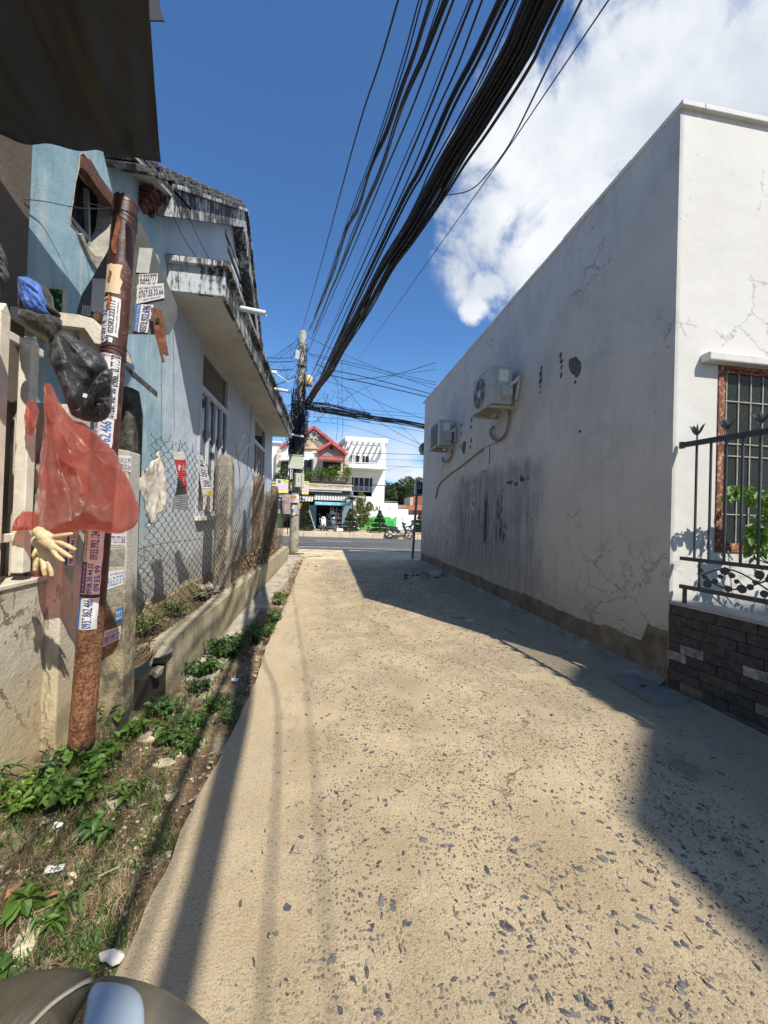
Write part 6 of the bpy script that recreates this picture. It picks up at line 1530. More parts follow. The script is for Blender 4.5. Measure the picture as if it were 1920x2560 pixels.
# leafy weeds
weeds = [
          (600, 1610, .14, .14, 90, .05, .03, 'mid-green weed joining the bushy weed to the far clumps'), (665, 1575, .12, .12, 70, .045, .028, 'green weed at the slab edge short of the far clumps'), (500, 1690, .12, .12, 70, .05, .03, 'broad green weed between the bushy one and the reddish stone'),
          (60, 2040, .12, .12, 80, .05, .024, 'bright green weed spreading from the foot of the plaster wall'), (200, 2000, .13, .12, 80, .05, .026, 'bright leafy weed in front of the plaster wall corner'), (420, 1850, .12, .10, 70, .045, .026, 'green weed beside the tan slab of stone'), (540, 1760, .10, .09, 60, .04, .024, 'green weed among the stones next to the slab edge'),
          (580, 1640, .16, .16, 130, .055, .032, 'dense bushy weed with drooping dark leaves, the largest beside the lane'), (545, 1640, .10, .15, 60, .06, .034, 'broad-leaved weed left of the bushy one'), (530, 1680, .09, .09, 44, .055, .034, 'drooping weed just below the bushy one'),
         (500, 1725, .08, .09, 36, .05, .03, 'small dark weed above the reddish stone'), (700, 1505, .13, .16, 90, .05, .03, 'clump of green weed at the far end of the verge'), (690, 1545, .1, .12, 60, .05, .03, 'low green weed between the two roadside clumps'),
         (640, 1600, .13, .16, 110, .05, .03, 'dark weed clump growing over the concrete strip edge'), (570, 1790, .08, .07, 40, .04, .024, 'small weed in the cable shadow at the slab edge'), (270, 1830, .09, .13, 46, .06, .055, 'light green lobed weed in front of the rusty pipe'),
         (330, 1840, .07, .1, 30, .05, .04, 'light green weed at the foot of the cement post'), (240, 1920, .10, .12, 60, .055, .05, 'bright green lobed weed below the rusty pipe'), (170, 1990, .12, .1, 80, .05, .025, 'leafy green weed at the foot of the plaster wall'),
         (110, 1965, .08, .10, 46, .05, .02, 'dark green narrow-leaved weed against the plaster wall'), (95, 2270, .05, .10, 14, .065, .036, 'single bright green seedling with broad leaves near the dry leaf'), (140, 2300, .06, .07, 22, .06, .014, 'spiky tuft of grass beside the bright seedling'),
         (250, 2070, .07, .08, 30, .055, .026, 'leafy weed right of the white paper'), (330, 1985, .08, .07, 40, .045, .022, 'low leafy weed above the bare soil'), (20, 2010, .05, .16, 16, .12, .012, 'tall grass tuft against the plaster wall at the left edge'), (10, 2420, .05, .05, 10, .05, .04, 'round-leaved weed at the lower left edge'),
         (480, 1800, .12, .07, 90, .04, .022, 'spreading green weed mat between the stones'), (400, 1790, .12, .08, 90, .04, .022, 'green weed mat below the low wall end'), (470, 1870, .09, .07, 60, .04, .02, 'grassy weed tuft in front of the spreading mat')]
for i, (u, v, R, H, n_, L, w, lab) in enumerate(weeds):
    q = at(u, v, Z=.03); x, y = q.x, q.y; z = zv(x, y); x = min(x, redge(y)-.05); R *= 1.5; H *= 1.35; L *= 1.1; w *= 1.1; n_ = int(n_*2.1)
    root = thing('leafy_weed', lab, 'weed', (x, y, z), 'weeds along the verge'); b = MB(); s_ = MB(); r = random.Random(300+i)
    for k in range(max(3, n_//9)):
        a = r.uniform(0, 6.28); d = R*r.uniform(.25, .9); tip = Vector((x+math.cos(a)*d, y+math.sin(a)*d*1.1, z+H*r.uniform(.6, 1)))
        if tip.x > redge(y)+.05: tip.x = redge(y)+.03
        B = bez([(x, y, z), ((x+tip.x)/2+r.gauss(0, .01), (y+tip.y)/2, z+H*.6), tip], 5); s_.tube(B, .0016, 4, caps=False)
        for j in range(9):
            p = B[r.randrange(2, len(B))]; put_leaf(b, p+Vector((r.gauss(0, .008), r.gauss(0, .008), 0)), (r.uniform(-1, 1), r.uniform(-1, 1), r.uniform(-.9, .35)), L*r.uniform(.55, 1.15), w*r.uniform(.7, 1.1), r=r)
    s_.build('stem', M_LEAFM, root, fix=False); b.build('foliage', (M_LEAFD if 'dark' in lab else M_LEAF if 'bright' in lab or 'light' in lab else M_LEAFM), root, fix=False)
# weeds on the raised bed behind the fence
for (y, R, H, n_, lab) in ((3.7, .2, .16, 160, 'green weeds on the raised bed just behind the near fence mesh'), (4.4, .22, .14, 170, 'green weeds on the raised bed under the first house window'), (5.1, .12, .12, 60, 'small weeds beside the white rubble heap behind the fence')):
    root = shrub('bed_weeds', lab, 'weed', (-1.57, y, .40), R, H, n_, .05, .03, M_LEAF, int(y*10), 9, 'weeds behind the fence')
b = MB(); r = random.Random(77)
for k in range(26):
    s = r.uniform(.02, .055); vs, fs = stone_mesh(500+k, .7, 12); b.add([v*s+Vector((-1.52+r.gauss(0, .07), 5.35+r.gauss(0, .16), .43+abs(r.gauss(0, .03)))) for v in vs], fs)
tag(b.build('rubble_heap', M_CONC), 'heap of pale plaster rubble behind the fence below the first window', 'rubble', kind='stuff')
b = MB(); vs, fs = stone_mesh(610, .5, 14); b.add([v*.05+Vector((-1.40, 5.6, .5)) for v in vs], fs); tag(b.build('red_packet', M_RED), 'small crumpled red packet beside the white rubble behind the fence', 'litter')
# low dark footing stones along the house wall
b = MB()
for k in range(30):
    y = 2.9+k*.3; b.box(HX+.001, y, .2, HX+.035+.01*nz(k*1.3), y+.285, .52+.05*nz(k*.9, 3))
tag(b.build('wall_footing', simple('ochre_footing', (.42, .33, .18), .95, var=.3, scale=6, bump=.01, dirt=(.09, .08, .06), dirtamt=.6)), 'ochre cement footing along the foot of the blue-grey house wall', 'footing')
# litter
M_PAPW = simple('litter_paper', (.66, .66, .64), .7, var=.04, scale=20, bump=.002)
def scrap(name, lab, cat, u, v, pts, mt, h=.006, crump=.01, seed=0, z=None):
    q = at(u, v, Z=.03 if z is None else z); z0 = (zv(q.x, q.y) if z is None else z)+h; b_ = MB(); n_ = 8
    (ax, ay), (bx, by), (cx, cy), (dx, dy) = [(p[0], p[1]) for p in pts]
    b_.grid(lambda s, t_: (q.x+(ax*(1-s)+bx*s)*(1-t_)+(dx*(1-s)+cx*s)*t_, q.y+(ay*(1-s)+by*s)*(1-t_)+(dy*(1-s)+cy*s)*t_, z0+crump*nz(s*3+seed, t_*3)+crump*.5*abs(s-.5)), n_, n_)
    o_ = b_.build(name, mt, fix=False); md_ = o_.modifiers.new('thickness', 'SOLIDIFY'); md_.thickness = .0012; return tag(o_, lab, cat), (q, z0)
o, (q, z0) = scrap('paper_scrap', 'folded white printed paper lying in the dry grass', 'litter', 132, 2165, ((-.03, .012), (.035, .018), (.045, -.012), (-.02, -.022)), M_PAPW, .022, .006)
m_ = MB()
for k in range(3): m_.box(q.x-.005+k*.014, q.y-.004, z0+.0045, q.x+.004+k*.014, q.y-.001, z0+.0052); m_.box(q.x-.005+k*.014, q.y-.012, z0+.0045, q.x+.004+k*.014, q.y-.009, z0+.0052)
m_.build('print', M_INKK, o)
o, _ = scrap('white_wrapper', 'small crumpled white wrapper in the grass above the printed paper', 'litter', 145, 2070, ((-.02, .01), (.02, .014), (.018, -.008), (-.016, -.012)), M_PAPW, .02, .02, 5)
o = pillow([(245, 2388), (262, 2378), (285, 2375), (305, 2378), (313, 2390), (300, 2408), (280, 2416), (262, 2402), (250, 2404)], lambda u, v: at(u, v, Z=.01), .012, (0, 0, 1), .006, 60, seed=8).build('tissue', simple('white_tissue', (.66, .62, .57), .95, bump=.003), smooth=True); tag(o, 'crumpled white tissue at the slab edge above the scooter cowl', 'litter')
for (u, v, a, L, lab, c) in ((40, 2280, .5, .13, 'large curled reddish-brown dry leaf near the left picture edge', (.24, .11, .065)), (10, 2255, 1.3, .08, 'orange-brown dry leaf at the left picture edge', (.38, .19, .07)), (120, 1990, .2, .05, 'small orange dry leaf against the plaster wall', (.40, .20, .06)),
                              (345, 2000, .7, .05, 'pale pinkish dry leaf on the soil', (.42, .27, .18)), (385, 2080, 2, .045, 'tan dry leaf on bare soil by the slab', (.40, .29, .18)), (310, 2070, 2.4, .05, 'brown dry leaf beside the weeds', (.30, .17, .09)), (330, 1870, 1, .05, 'orange dead leaf under the low wall end', (.42, .22, .10))):
    q = at(u, v, Z=.04); b = MB(); put_leaf(b, (q.x, q.y, zv(q.x, q.y)+.012), (math.cos(a), math.sin(a), .12), L, L*.38, n=(0.1, .1, 1), fold=.3)
    tag(b.build('dry_leaf', simple('leaf_'+lab.split()[0]+str(u), c, .8, var=.25, scale=30), fix=False), lab, 'dry leaf', 'dry leaves on the verge')
b = MB(); q = at(270, 2195, Z=.03); b.tube([(q.x-.03, q.y-.012, .05), (q.x+.03, q.y+.02, .055)], .0022, 5); tag(b.build('bare_stick', simple('pale_stick', (.52, .43, .28), .8), ), 'short pale bare stick lying on the soil', 'stick')
for (u, v, lab) in ((585, 1535, 'small white paper caught at the foot of the low wall'), (588, 1690, 'white plastic scrap under the bushy weed'), (740, 1512, 'white scrap on the sandy edge by the far weeds')):
    scrap('litter_scrap', lab, 'litter', u, v, ((-.03, .03), (.03, .03), (.03, -.02), (-.03, -.02)), M_PAPW, .02, .03, u)
for (u, v, L, lab) in ((1175, 1552, .09, 'white scrap lying in the shade on the lane'), (1545, 1560, .05, 'pale chip in the shade')):
    q = at(u, v, Z=.0); b = MB(); b.box(q.x-.05, q.y-.03, zr(q.x, q.y)+.001, q.x+.05, q.y+.03, zr(q.x, q.y)+.006)
    if u == 1175: tag(b.build('litter_scrap', M_PAPW), lab, 'litter')
q = at(1150, 1548, Z=0); b = MB(); b.tube([(q.x-.12, q.y+.08, .012), (q.x+.06, q.y, .012)], .006, 5); tag(b.build('thin_stick', M_BARK), 'thin dark stick beside the white scrap in the shade', 'stick')
b = MB(); r = random.Random(55)
for k in range(60):
    q = at(r.uniform(1010, 1095), r.uniform(1432, 1448), Z=0); s = r.uniform(.015, .06); vs, fs = stone_mesh(700+k, .4, 12); b.add([v*s+Vector((q.x, q.y, s*.1)) for v in vs], fs)
tag(b.build('rubbish_line', simple('dark_rubbish', (.06, .055, .05), .9, var=.4, scale=10, island=.6)), 'line of dark rubbish and mud across the lane in the building shade', 'rubbish', kind='stuff')
b = MB(); vs, fs = stone_mesh(801, .6, 18); q = at(1092, 1440, Z=0); b.add([v*.22+Vector((q.x, q.y, .04)) for v in vs], fs); tag(b.build('concrete_lump', M_CONC, bevel=.01), 'grey lump of concrete against the far foot of the white wall', 'rubble')
# drifted sand and cement fillet at the foot of the right-hand wall
b = MB()
def fl(u, v):
    y = 3.10+9.3*v; w = .16+.06*nz(y*1.2, 2); x = WX+.012-w*u; return (x, y, zr(x, y)*0+.03+(.07*(1-u)**1.5)+.008*nz(y*5, u*3)-.035*u)
b.grid(fl, 8, 160); struct(b.build('cement_fillet', simple('grey_cement_fillet', (.26, .235, .19), .95, var=.25, scale=4, bump=.01, dirt=(.09, .08, .065), dirtamt=.6), smooth=True), 'rough cement fillet along the foot of the white wall')
# ------------------------------------------------------------------ utility pole and its tangle
PYY = 14.35
pbase = at(733, 1386, Z=0); PYY = pbase.y; ptop = at(758, 822, Y=PYY)
def f_pole(t):
    p = t.pos(); n = t.noise(p, 4, 7, .68); Z = t.xyz(p)[2]
    c = t.mix(t.rng(n, .3, .7), (.28, .25, .19), (.44, .40, .31)); c = t.mix(t.m('MULTIPLY', t.rng(t.noise(p, 9, 6, .7), .52, .62), .7), c, (.11, .095, .075))
    return dict(col=c, rough=.93, nor=t.bump(n, .01, 1))
up_ = thing('utility_pole', 'old concrete utility pole wrapped in a tangle of black cables with meter boxes', 'utility pole', pbase)
b = MB(); b.tube([pbase+(ptop-pbase)*k/12-Vector((0, 0, .1)) for k in range(13)], [.175-.065*k/12 for k in range(13)], 14); b.build('shaft', mat('stained_pole_concrete', f_pole), up_, smooth=True)
pp = lambda z: pbase+(ptop-pbase)*(z-pbase.z)/(ptop.z-pbase.z)
r = random.Random(41)
b = MB()
for k in range(190):
    z = r.gauss(4.6, .75) if k % 3 else r.uniform(3.0, 7.9); c = pp(z); P = []; R = r.uniform(.13, .30)*(1.25 if 3.9 < z < 5.3 else .8); a = r.uniform(0, 6.28)
    m_ = r.randrange(5, 10)
    for j in range(m_):
        a += r.uniform(.3, 1.2); zz = z+r.gauss(0, .22); q = R*r.uniform(.5, 1.35); P.append(Vector((c.x+math.cos(a)*q, c.y+math.sin(a)*q*.6-.05, zz)))
    b.tube(bez(P, 3), r.choice((.007, .009, .012)), 3, caps=False)
for k in range(75):       # long verticals hugging the pole
    z0, z1_ = r.uniform(.4, 4.3), r.uniform(4.2, 6.2); a = r.uniform(2.6, 5.6); R = .17+r.uniform(0, .14)
    if k > 14: z0 = r.uniform(3.2, 4.4)
    P = [pp(z0+(z1_-z0)*j/6)+Vector((math.cos(a)*R+r.gauss(0, .03), math.sin(a)*R, 0)) for j in range(7)]
    b.tube(bez(P, 3), r.choice((.008, .011, .014)), 4, caps=False)
b.build('cable_tangle', M_BLKCABLE, up_, kind='stuff', fix=False)
b = MB()
for k in range(60):       # loops and tails hanging off to the right and left
    x, y = r.choice(((r.uniform(480, 900), r.uniform(380, 850)), (r.uniform(230, 420), r.uniform(280, 950)), (r.uniform(500, 700), r.uniform(700, 900))))
    P = [(x, y)]
    for j in range(5): x += r.gauss(8, 34); y += r.gauss(22, 38); P.append((x, y))
    b.tube(bez([fz(q[0], q[1], Y=PYY-.3+.1*r.random()) for q in P], 4), .0045, 3, caps=False)
b.build('loose_loops', M_BLKCABLE, up_, kind='stuff', fix=False)
M_BOXG = simple('pale_green_meter_box', (.46, .52, .35), .5, var=.06, scale=4, bump=0); M_BOXW = simple('cream_meter_box', (.52, .51, .44), .5, var=.06, scale=4, bump=0)
def pbox(name, tl, br, depth, mt, crop=far, yoff=-.36):
    a, c = crop(*tl, Y=PYY+yoff), crop(*br, Y=PYY+yoff); m_ = MB(); m_.box(a.x, a.y, c.z, c.x, a.y+depth, a.z); return m_.build(name, mt, up_, bevel=.008), a, c
o, a, c = pbox('meter_box', (312, 332), (437, 462), .18, M_BOXG); m_ = MB(); m_.box(a.x+.005, a.y-.004, c.z+.01, c.x-.005, a.y-.001, c.z+.13); m_.build('label_strip', M_WHITEP, o)
m_ = MB(); put_text(m_, 'CÔNG TY ĐIỆN LỰC', (a.x+.12, c.z+.05, c.x-.06, c.z+.09), lambda u, v, d: (u, a.y-.005-d, v), 0); m_.build('lettering', M_PURPLE, o, fix=False)
m_ = MB(); m_.box(a.x-.02, a.y-.02, a.z+.001, c.x+.02, a.y+.2, a.z+.03); m_.build('rain_hood', M_BOXG, o)
o, a, c = pbox('cable_cabinet', (365, 500), (447, 632), .26, M_BOXW, yoff=-.42)
m_ = MB(); m_.box(a.x+.005, a.y-.006, c.z+.03, a.x+.05, a.y-.001, a.z-.03); m_.box(c.x-.08, a.y-.006, c.z+.03, c.x-.06, a.y-.001, a.z-.03); m_.box(a.x+.13, a.y-.012, (a.z+c.z)/2-.06, a.x+.15, a.y-.001, (a.z+c.z)/2+.06); m_.build('door_trim', simple('brown_trim', (.16, .13, .11), .6), o)
o, a, c = pbox('grey_splice_box', (372, 355), (408, 448), .12, simple('grey_box', (.42, .45, .47), .5), crop=fz, yoff=-.25)
m_ = MB(); q = fz(500, 650, Y=PYY-.3); m_.lathe([(.08, -.19), (.125, -.16), (.125, .13), (.09, .19), (.02, .2)], q, 14); m_.build('cable_drum', simple('tan_drum', (.62, .46, .24), .6, var=.1), up_, smooth=True)
m_ = MB(); m_.tube([q+Vector((.13*math.cos(k/12*6.28), -.13*math.sin(k/12*6.28), -.17)) for k in range(13)], .012, 4); m_.build('drum_band', M_BLKCABLE, up_)
m_ = MB(); q = fz(575, 760, Y=PYY-.3); m_.obox(q, .10, .10, .17, Matrix.Rotation(.3, 3, 'Y')); m_.build('small_tan_box', simple('tan_drum', (.62, .46, .24), .6), up_, bevel=.01)
m_ = MB(); m_.tube([fz(x, y, Y=PYY-.32) for x, y in ((170, 565), (300, 660), (370, 640))], .018, 6); m_.build('lamp_arm', M_PVC, up_)
m_ = MB(); q = fz(172, 562, Y=PYY-.32); m_.hull8([q+Vector(v_) for v_ in ((-.10, -.06, -.05), (.10, -.06, -.08), (.10, .06, -.08), (-.10, .06, -.05), (-.10, -.05, .03), (.08, -.05, .03), (.08, .05, .03), (-.10, .05, .03))]); m_.build('lamp_head', simple('pale_lamp', (.6, .62, .58), .4), up_, bevel=.01)
sa, sb = far(326, 684, PYY-.24), far(402, 778, PYY-.24)
m_ = MB(); m_.grid(lambda u, v: (sa.x+(sb.x-sa.x)*u, PYY-.21-.035*math.sin(u*math.pi), sb.z+(sa.z-sb.z)*v), 8, 2); sg = m_.build('wrapped_poster', M_WHT, up_, fix=False); md = sg.modifiers.new('thickness', 'SOLIDIFY'); md.thickness = .004
pm = lambda u, v, d: (sa.x+(sb.x-sa.x)*u, PYY-.216-.035*math.sin(u*math.pi)-d, sb.z+(sa.z-sb.z)*v)
for tx, bx, ink in (('BÁO', (.1, .76, .7, .92), M_SKYINK), ('0905 11', (.1, .14, .9, .32), M_PURPLE)):
    m_ = MB(); put_text(m_, tx, bx, pm, .003); m_.build('lettering', ink, up_, fix=False)
m_ = MB(); m_.grid(lambda u, v: pm(.03+.72*u, .40+.28*v, .002), 6, 1); m_.build('print_band', simple('orange_print', (.65, .32, .04), .6), up_, fix=False)
m_ = MB(); put_text(m_, 'KTX', (.1, .44, .68, .64), pm, .004); m_.build('lettering', M_INKK, up_, fix=False)
for k, (x, y, w, h, mt) in enumerate(((335, 800, 26, 40, M_PAPER), (348, 830, 30, 36, simple('lilac_paper', (.42, .40, .58), .7)), (340, 868, 26, 30, M_PAPER), (362, 800, 24, 30, simple('lilac_paper', (.42, .40, .58), .7)))):
    a, c = far(x, y, PYY-.2), far(x+w, y+h, PYY-.2); m_ = MB(); m_.grid(lambda u, v: (a.x+(c.x-a.x)*u+.03*v, PYY-.185-.02*math.sin(u*3), c.z+(a.z-c.z)*v), 4, 3); m_.build('sticker', mt, up_, fix=False)
m_ = MB(); a, c = far(404, 778, PYY-.1), far(434, 845, PYY-.1); m_.prism([(a.x, a.z), (a.x+.1, a.z-.03), (c.x, c.z+.35), (c.x-.06, c.z), (a.x, c.z+.08)], YP(PYY-.1), 0, .01); m_.build('yellow_rag', simple('yellow_rag', (.62, .47, .06), .8, var=.15), up_)
m_ = MB()
for z in (1.45, 5.6, 6.9): q = pp(z); m_.lathe([(.175, -.02), (.18, -.02), (.18, .02), (.175, .02)], q, 14)
m_.build('steel_band', simple('steel_band', (.3, .3, .3), .4, metal=.7), up_)

# ------------------------------------------------------------------ overhead cables
cs = lambda x, y: (700+x*.5425, y*.5425)
def overhead(pts, zn, r_, label, group, jit=(0, 0), name='overhead_cable', back=True, wav=0, seed=0, Y0=None):
    """pts run from the top of the picture to the pole; each cable hangs in its own vertical plane"""
    r = random.Random(seed); P1 = at(*cs(*pts[0]), Z=zn); P0 = at(*cs(*pts[-1]), Y=Y0 or PYY-.1)
    d = (P0-P1); nrm = Vector((d.y, -d.x, 0)).normalized(); P = []
    if back: P += [P1+Vector((1.95, -17, 1.6)), P1+Vector((.80, -7, .35)), P1+Vector((.36, -3.0, .05))]
    P.append(P1)
    for q in pts[1:-1]:
        s_ = min(.98, max(.02, (Vector(q)-Vector(pts[0])).length/(Vector(pts[-1])-Vector(pts[0])).length)); dz_ = 1/((1-s_)/(P1-EYE).dot(FW)+s_/(P0-EYE).dot(FW)); P.append(EYE+ray(*cs(*q))*(dz_/FPX))
    P.append(P0)
    if back: i_ = P.index(P1); P.insert(i_, P1+(P1-P[i_+1]).normalized()*1.3)
    B = bez(P, 7)
    if jit != (0, 0) or wav:
        s = seed*1.37
        B = [p+nrm*(jit[0]*(.5 if p.y < 1.5 else 1)+wav*nz(p.y*.55, s)+wav*.2*nz(p.y*1.3, s))+Vector((0, 0, jit[1]+wav*.8*nz(p.y*.5, s+40))) if i < len(B)-1 else p for i, p in enumerate(B)]
    b_ = MB(); b_.tube(B, r_, 5, caps=False); o = b_.build(name, M_BLKCABLE, smooth=True, fix=False); return tag(o, label, 'cable', group)
G1 = 'overhead cables strung along the lane'
overhead([(545, 0), (460, 290), (370, 560), (270, 920), (180, 1250), (105, 1510)], 5.6, .010, 'single twisted black cable, leftmost of those running up the sky to the pole top', None)
r = random.Random(4)
for k in range(5):
    overhead([(697, 0), (620, 240), (560, 400), (490, 600), (420, 760), (355, 960), (300, 1070), (230, 1290), (130, 1530)], 5.4, r.uniform(.008, .012), 'strand of the narrow wavy cable bundle left of the main bundle', 'strands of the narrow wavy bundle', (r.gauss(0, .018), r.gauss(0, .012)), wav=.04, seed=k+1)
for i, (x0, pts, rr_, lab) in enumerate(((640, [(560, 290), (430, 700), (300, 1050), (140, 1520)], .007, 'thin cable hugging the left side of the narrow wavy bundle, left one of a pair'), (655, [(570, 310), (440, 700), (310, 1050), (145, 1525)], .007, 'thin cable hugging the left side of the narrow wavy bundle, right one of a pair'),
        (738, [(640, 290), (560, 500), (440, 830), (150, 1540)], .005, 'thinnest cable between the two narrow bundles'))):
    overhead([(x0, 0)]+pts, 5.4, rr_, lab, None)
for k in range(3):
    overhead([(758, 0), (660, 250), (560, 480), (450, 800), (330, 1090), (145, 1560)], 5.3, .0095, 'strand of the three-cable bundle second from left', 'strands of the three-cable bundle', (r.gauss(0, .015), r.gauss(0, .01)), wav=.03, seed=20+k)
for i, (pts, rr_, lab) in enumerate((([(800, 0), (700, 260), (600, 520), (490, 780), (330, 1160), (130, 1620)], .010, 'single cable just right of the three-cable bundle'),
        ([(887, 0), (780, 270), (690, 500), (590, 740), (400, 1180), (150, 1720), (105, 1800)], .011, 'thick single cable in the middle gap, left one of two'), ([(872, 0), (760, 270), (670, 500), (560, 760), (390, 1150), (150, 1720), (110, 1810)], .005, 'hair-thin cable beside the thick middle cable'),
        ([(932, 0), (820, 300), (720, 520), (590, 830), (440, 1150), (170, 1720), (120, 1790)], .009, 'single cable in the middle gap, right one of two'), ([(1085, 0), (930, 340), (800, 590), (690, 790), (530, 1120), (190, 1750), (135, 1850)], .009, 'cable at the left edge of the main bundle'),
        ([(1098, 0), (945, 340), (815, 590), (700, 800), (520, 1150), (190, 1750), (135, 1850)], .006, 'thin cable nearest the left edge of the main bundle'))):
    overhead(pts, 5.2, rr_, lab, None)
for k in range(4):
    overhead([(1022, 0), (900, 260), (790, 470), (650, 780), (470, 1130), (165, 1790), (125, 1850)], 5.0, .013, 'strand of the flat thick cable band left of the main bundle', 'strands of the flat thick band', (-.03+.02*k, r.gauss(0, .01)), wav=.012, seed=40+k)
mainp = [(1200, 0), (1085, 250), (900, 560), (800, 715), (715, 870), (600, 1070), (480, 1250), (370, 1450), (280, 1600), (232, 1700), (162, 1799), (118, 1870)]
for k in range(40):
    a = r.uniform(0, 6.28); q = math.sqrt(r.random()); overhead(mainp, 4.65, r.choice((.009, .011, .013, .008)), 'strand of the main heavy black cable bundle crossing the sky', 'strands of the main heavy bundle', (math.cos(a)*q*.12, math.sin(a)*q*.07), wav=.04, seed=100+k)
overhead([(1390, 0), (1230, 320), (1080, 625), (1010, 735), (945, 815), (900, 860), (845, 887), (745, 902)], 4.9, .009, 'single black cable curving in from the right to join the main bundle', None, Y0=6.6)
o = overhead([(1515, 0), (1250, 390), (950, 830), (700, 1180), (365, 1650)], 5.2, .006, 'thin cable on its own at the far right of the sky cables, passing the pole', None, Y0=15.5)
# ties round the main bundle
# cables along the street
SG = 'cables running along the street from the pole'
def street(name, pts, r_, label, group=None, Ya=None, Yb=None, n=1, spread=0, seed=0):
    r = random.Random(seed)
    for k in range(n):
        dy = r.gauss(0, spread) if n > 1 else 0; m = len(pts)
        P = [fz(x, y+dy*(1 if 0 < i < m else .6), Y=(Ya or PYY)+((Yb or PYY+.3)-(Ya or PYY))*i/(m-1)) for i, (x, y) in enumerate(pts)]
        b_ = MB(); b_.tube([p+Vector((0, 0, (.03*nz(j*.31, k) if n > 1 else 0))) for j, p in enumerate(bez(P, 5))], r_, 4, caps=False); tag(b_.build('street_cable', M_BLKCABLE, fix=False), label, 'cable', group)
street('c', [(455, 905), (620, 925), (800, 955), (1090, 1000), (1350, 1035), (1640, 1090)], .017, 'strand of the heavy cable bundle running right along the street', 'strands of the heavy street bundle', n=16, spread=14, seed=1)
street('c', [(455, 870), (620, 885), (800, 920), (1080, 990)], .012, 'strand fanning into the heavy street bundle from the pole', 'fanning strands by the pole', n=9, spread=22, seed=2)
for i, (pts, rr_, lab) in enumerate((([(560, 490), (740, 550), (1100, 630), (1700, 785)], .015, 'upper of the two thick parallel street cables'), ([(600, 570), (850, 630), (1100, 680), (1700, 820)], .017, 'lower of the two thick parallel street cables'),
        ([(490, 235), (700, 340), (900, 430), (1200, 550), (1700, 730)], .008, 'thin street cable leaving the pole highest and sloping right'), ([(480, 385), (820, 460), (1300, 575), (1700, 665)], .009, 'thin street cable, upper of the shallow pair'), ([(480, 400), (820, 485), (1300, 600), (1700, 690)], .009, 'thin street cable, lower of the shallow pair'),
        ([(860, 635), (1100, 622), (1350, 580), (1700, 475)], .011, 'street cable rising to the right over the white building roof'), ([(1380, 585), (1500, 570), (1700, 538)], .007, 'short thin cable rising to the right below the rising one'),
        ([(640, 640), (900, 730), (1250, 890), (1660, 1035)], .008, 'sagging thin cable from the pole down to the right'), ([(1000, 670), (1120, 820), (1250, 960), (1560, 1260)], .006, 'steep thin cable dropping to the green awning'), ([(690, 590), (860, 740), (1060, 970), (1300, 1120), (1560, 1255)], .008, 'thin cable dropping from the bundle to the green awning'),
        ([(480, 850), (900, 910), (1660, 970)], .006, 'upper hairline cable above the heavy street bundle'), ([(480, 890), (1000, 950), (1660, 1000)], .006, 'lower hairline cable above the heavy street bundle'), ([(480, 985), (900, 1020), (1660, 1140)], .007, 'hairline cable just under the heavy street bundle'), ([(520, 1030), (900, 1080), (1560, 1285)], .006, 'thin cable sagging below the heavy bundle to the right'),
        ([(1300, 600), (1000, 730), (800, 850), (520, 1060)], .006, 'thin cable crossing diagonally down left towards the pole'), ([(768, 640), (772, 900), (768, 1100), (755, 1210)], .006, 'vertical drop wire, left one of two beside the pole'), ([(810, 440), (812, 800), (820, 1100), (808, 1190)], .006, 'vertical drop wire, right one of two beside the pole'))):
    street('c', pts, rr_, lab)
for i, (a, c, rr_, lab) in enumerate((((60, 430), (345, 432), .012, 'level black cable running left from the pole, top one'), ((60, 470), (350, 466), .014, 'level black cable running left from the pole, second one'), ((90, 540), (345, 546), .016, 'level black cable running left from the pole, third one, with a coil'),
        ((165, 705), (372, 602), .013, 'short thick cable sloping from the canopy corner up to the pole'), ((85, 500), (410, 250), .006, 'thin cable climbing from the left to the pole, upper one'), ((110, 520), (395, 300), .006, 'thin cable climbing from the left to the pole, middle one'), ((90, 460), (370, 280), .006, 'thin cable climbing from the left to the pole, outer one'), ((200, 740), (330, 560), .005, 'thin slack cable below the sloping thick one'), ((230, 880), (360, 870), .010, 'level cable low on the left of the pole'), ((240, 930), (350, 925), .012, 'lowest level cable on the left of the pole'))):
    P = [fz(*a, Y=PYY+.25), fz((a[0]+c[0])/2, (a[1]+c[1])/2+4, Y=PYY+.1), fz(*c, Y=PYY-.1)]; P.insert(0, P[0]+(P[0]-P[2])*3)
    b = MB(); b.tube(bez(P, 4), rr_, 4, caps=False); tag(b.build('street_cable', M_BLKCABLE, fix=False), lab, 'cable', 'cables leaving the pole to the left')
for i, (pts, rr_, lab) in enumerate((([(905, 312), (1250, 318), (1600, 328)], .016, 'power line across the street in front of the white house, top one'), ([(860, 355), (1250, 372), (1600, 382)], .01, 'power line in front of the white house, second one'), ([(1190, 430), (1400, 440), (1600, 452)], .01, 'power line right of the white house, third one'),
        ([(1205, 478), (1440, 432)], .008, 'short slack wire right of the white house'), ([(160, 548), (500, 575), (900, 602), (1250, 622), (1530, 645)], .028, 'thick cable sagging across the red-roofed house front'))):
    b = MB(); b.tube(bez([far(x, y, 25.5) for x, y in pts], 6), rr_, 4, caps=False); tag(b.build('power_line', M_BLKCABLE, fix=False), lab, 'cable', 'power lines on the far side of the street')

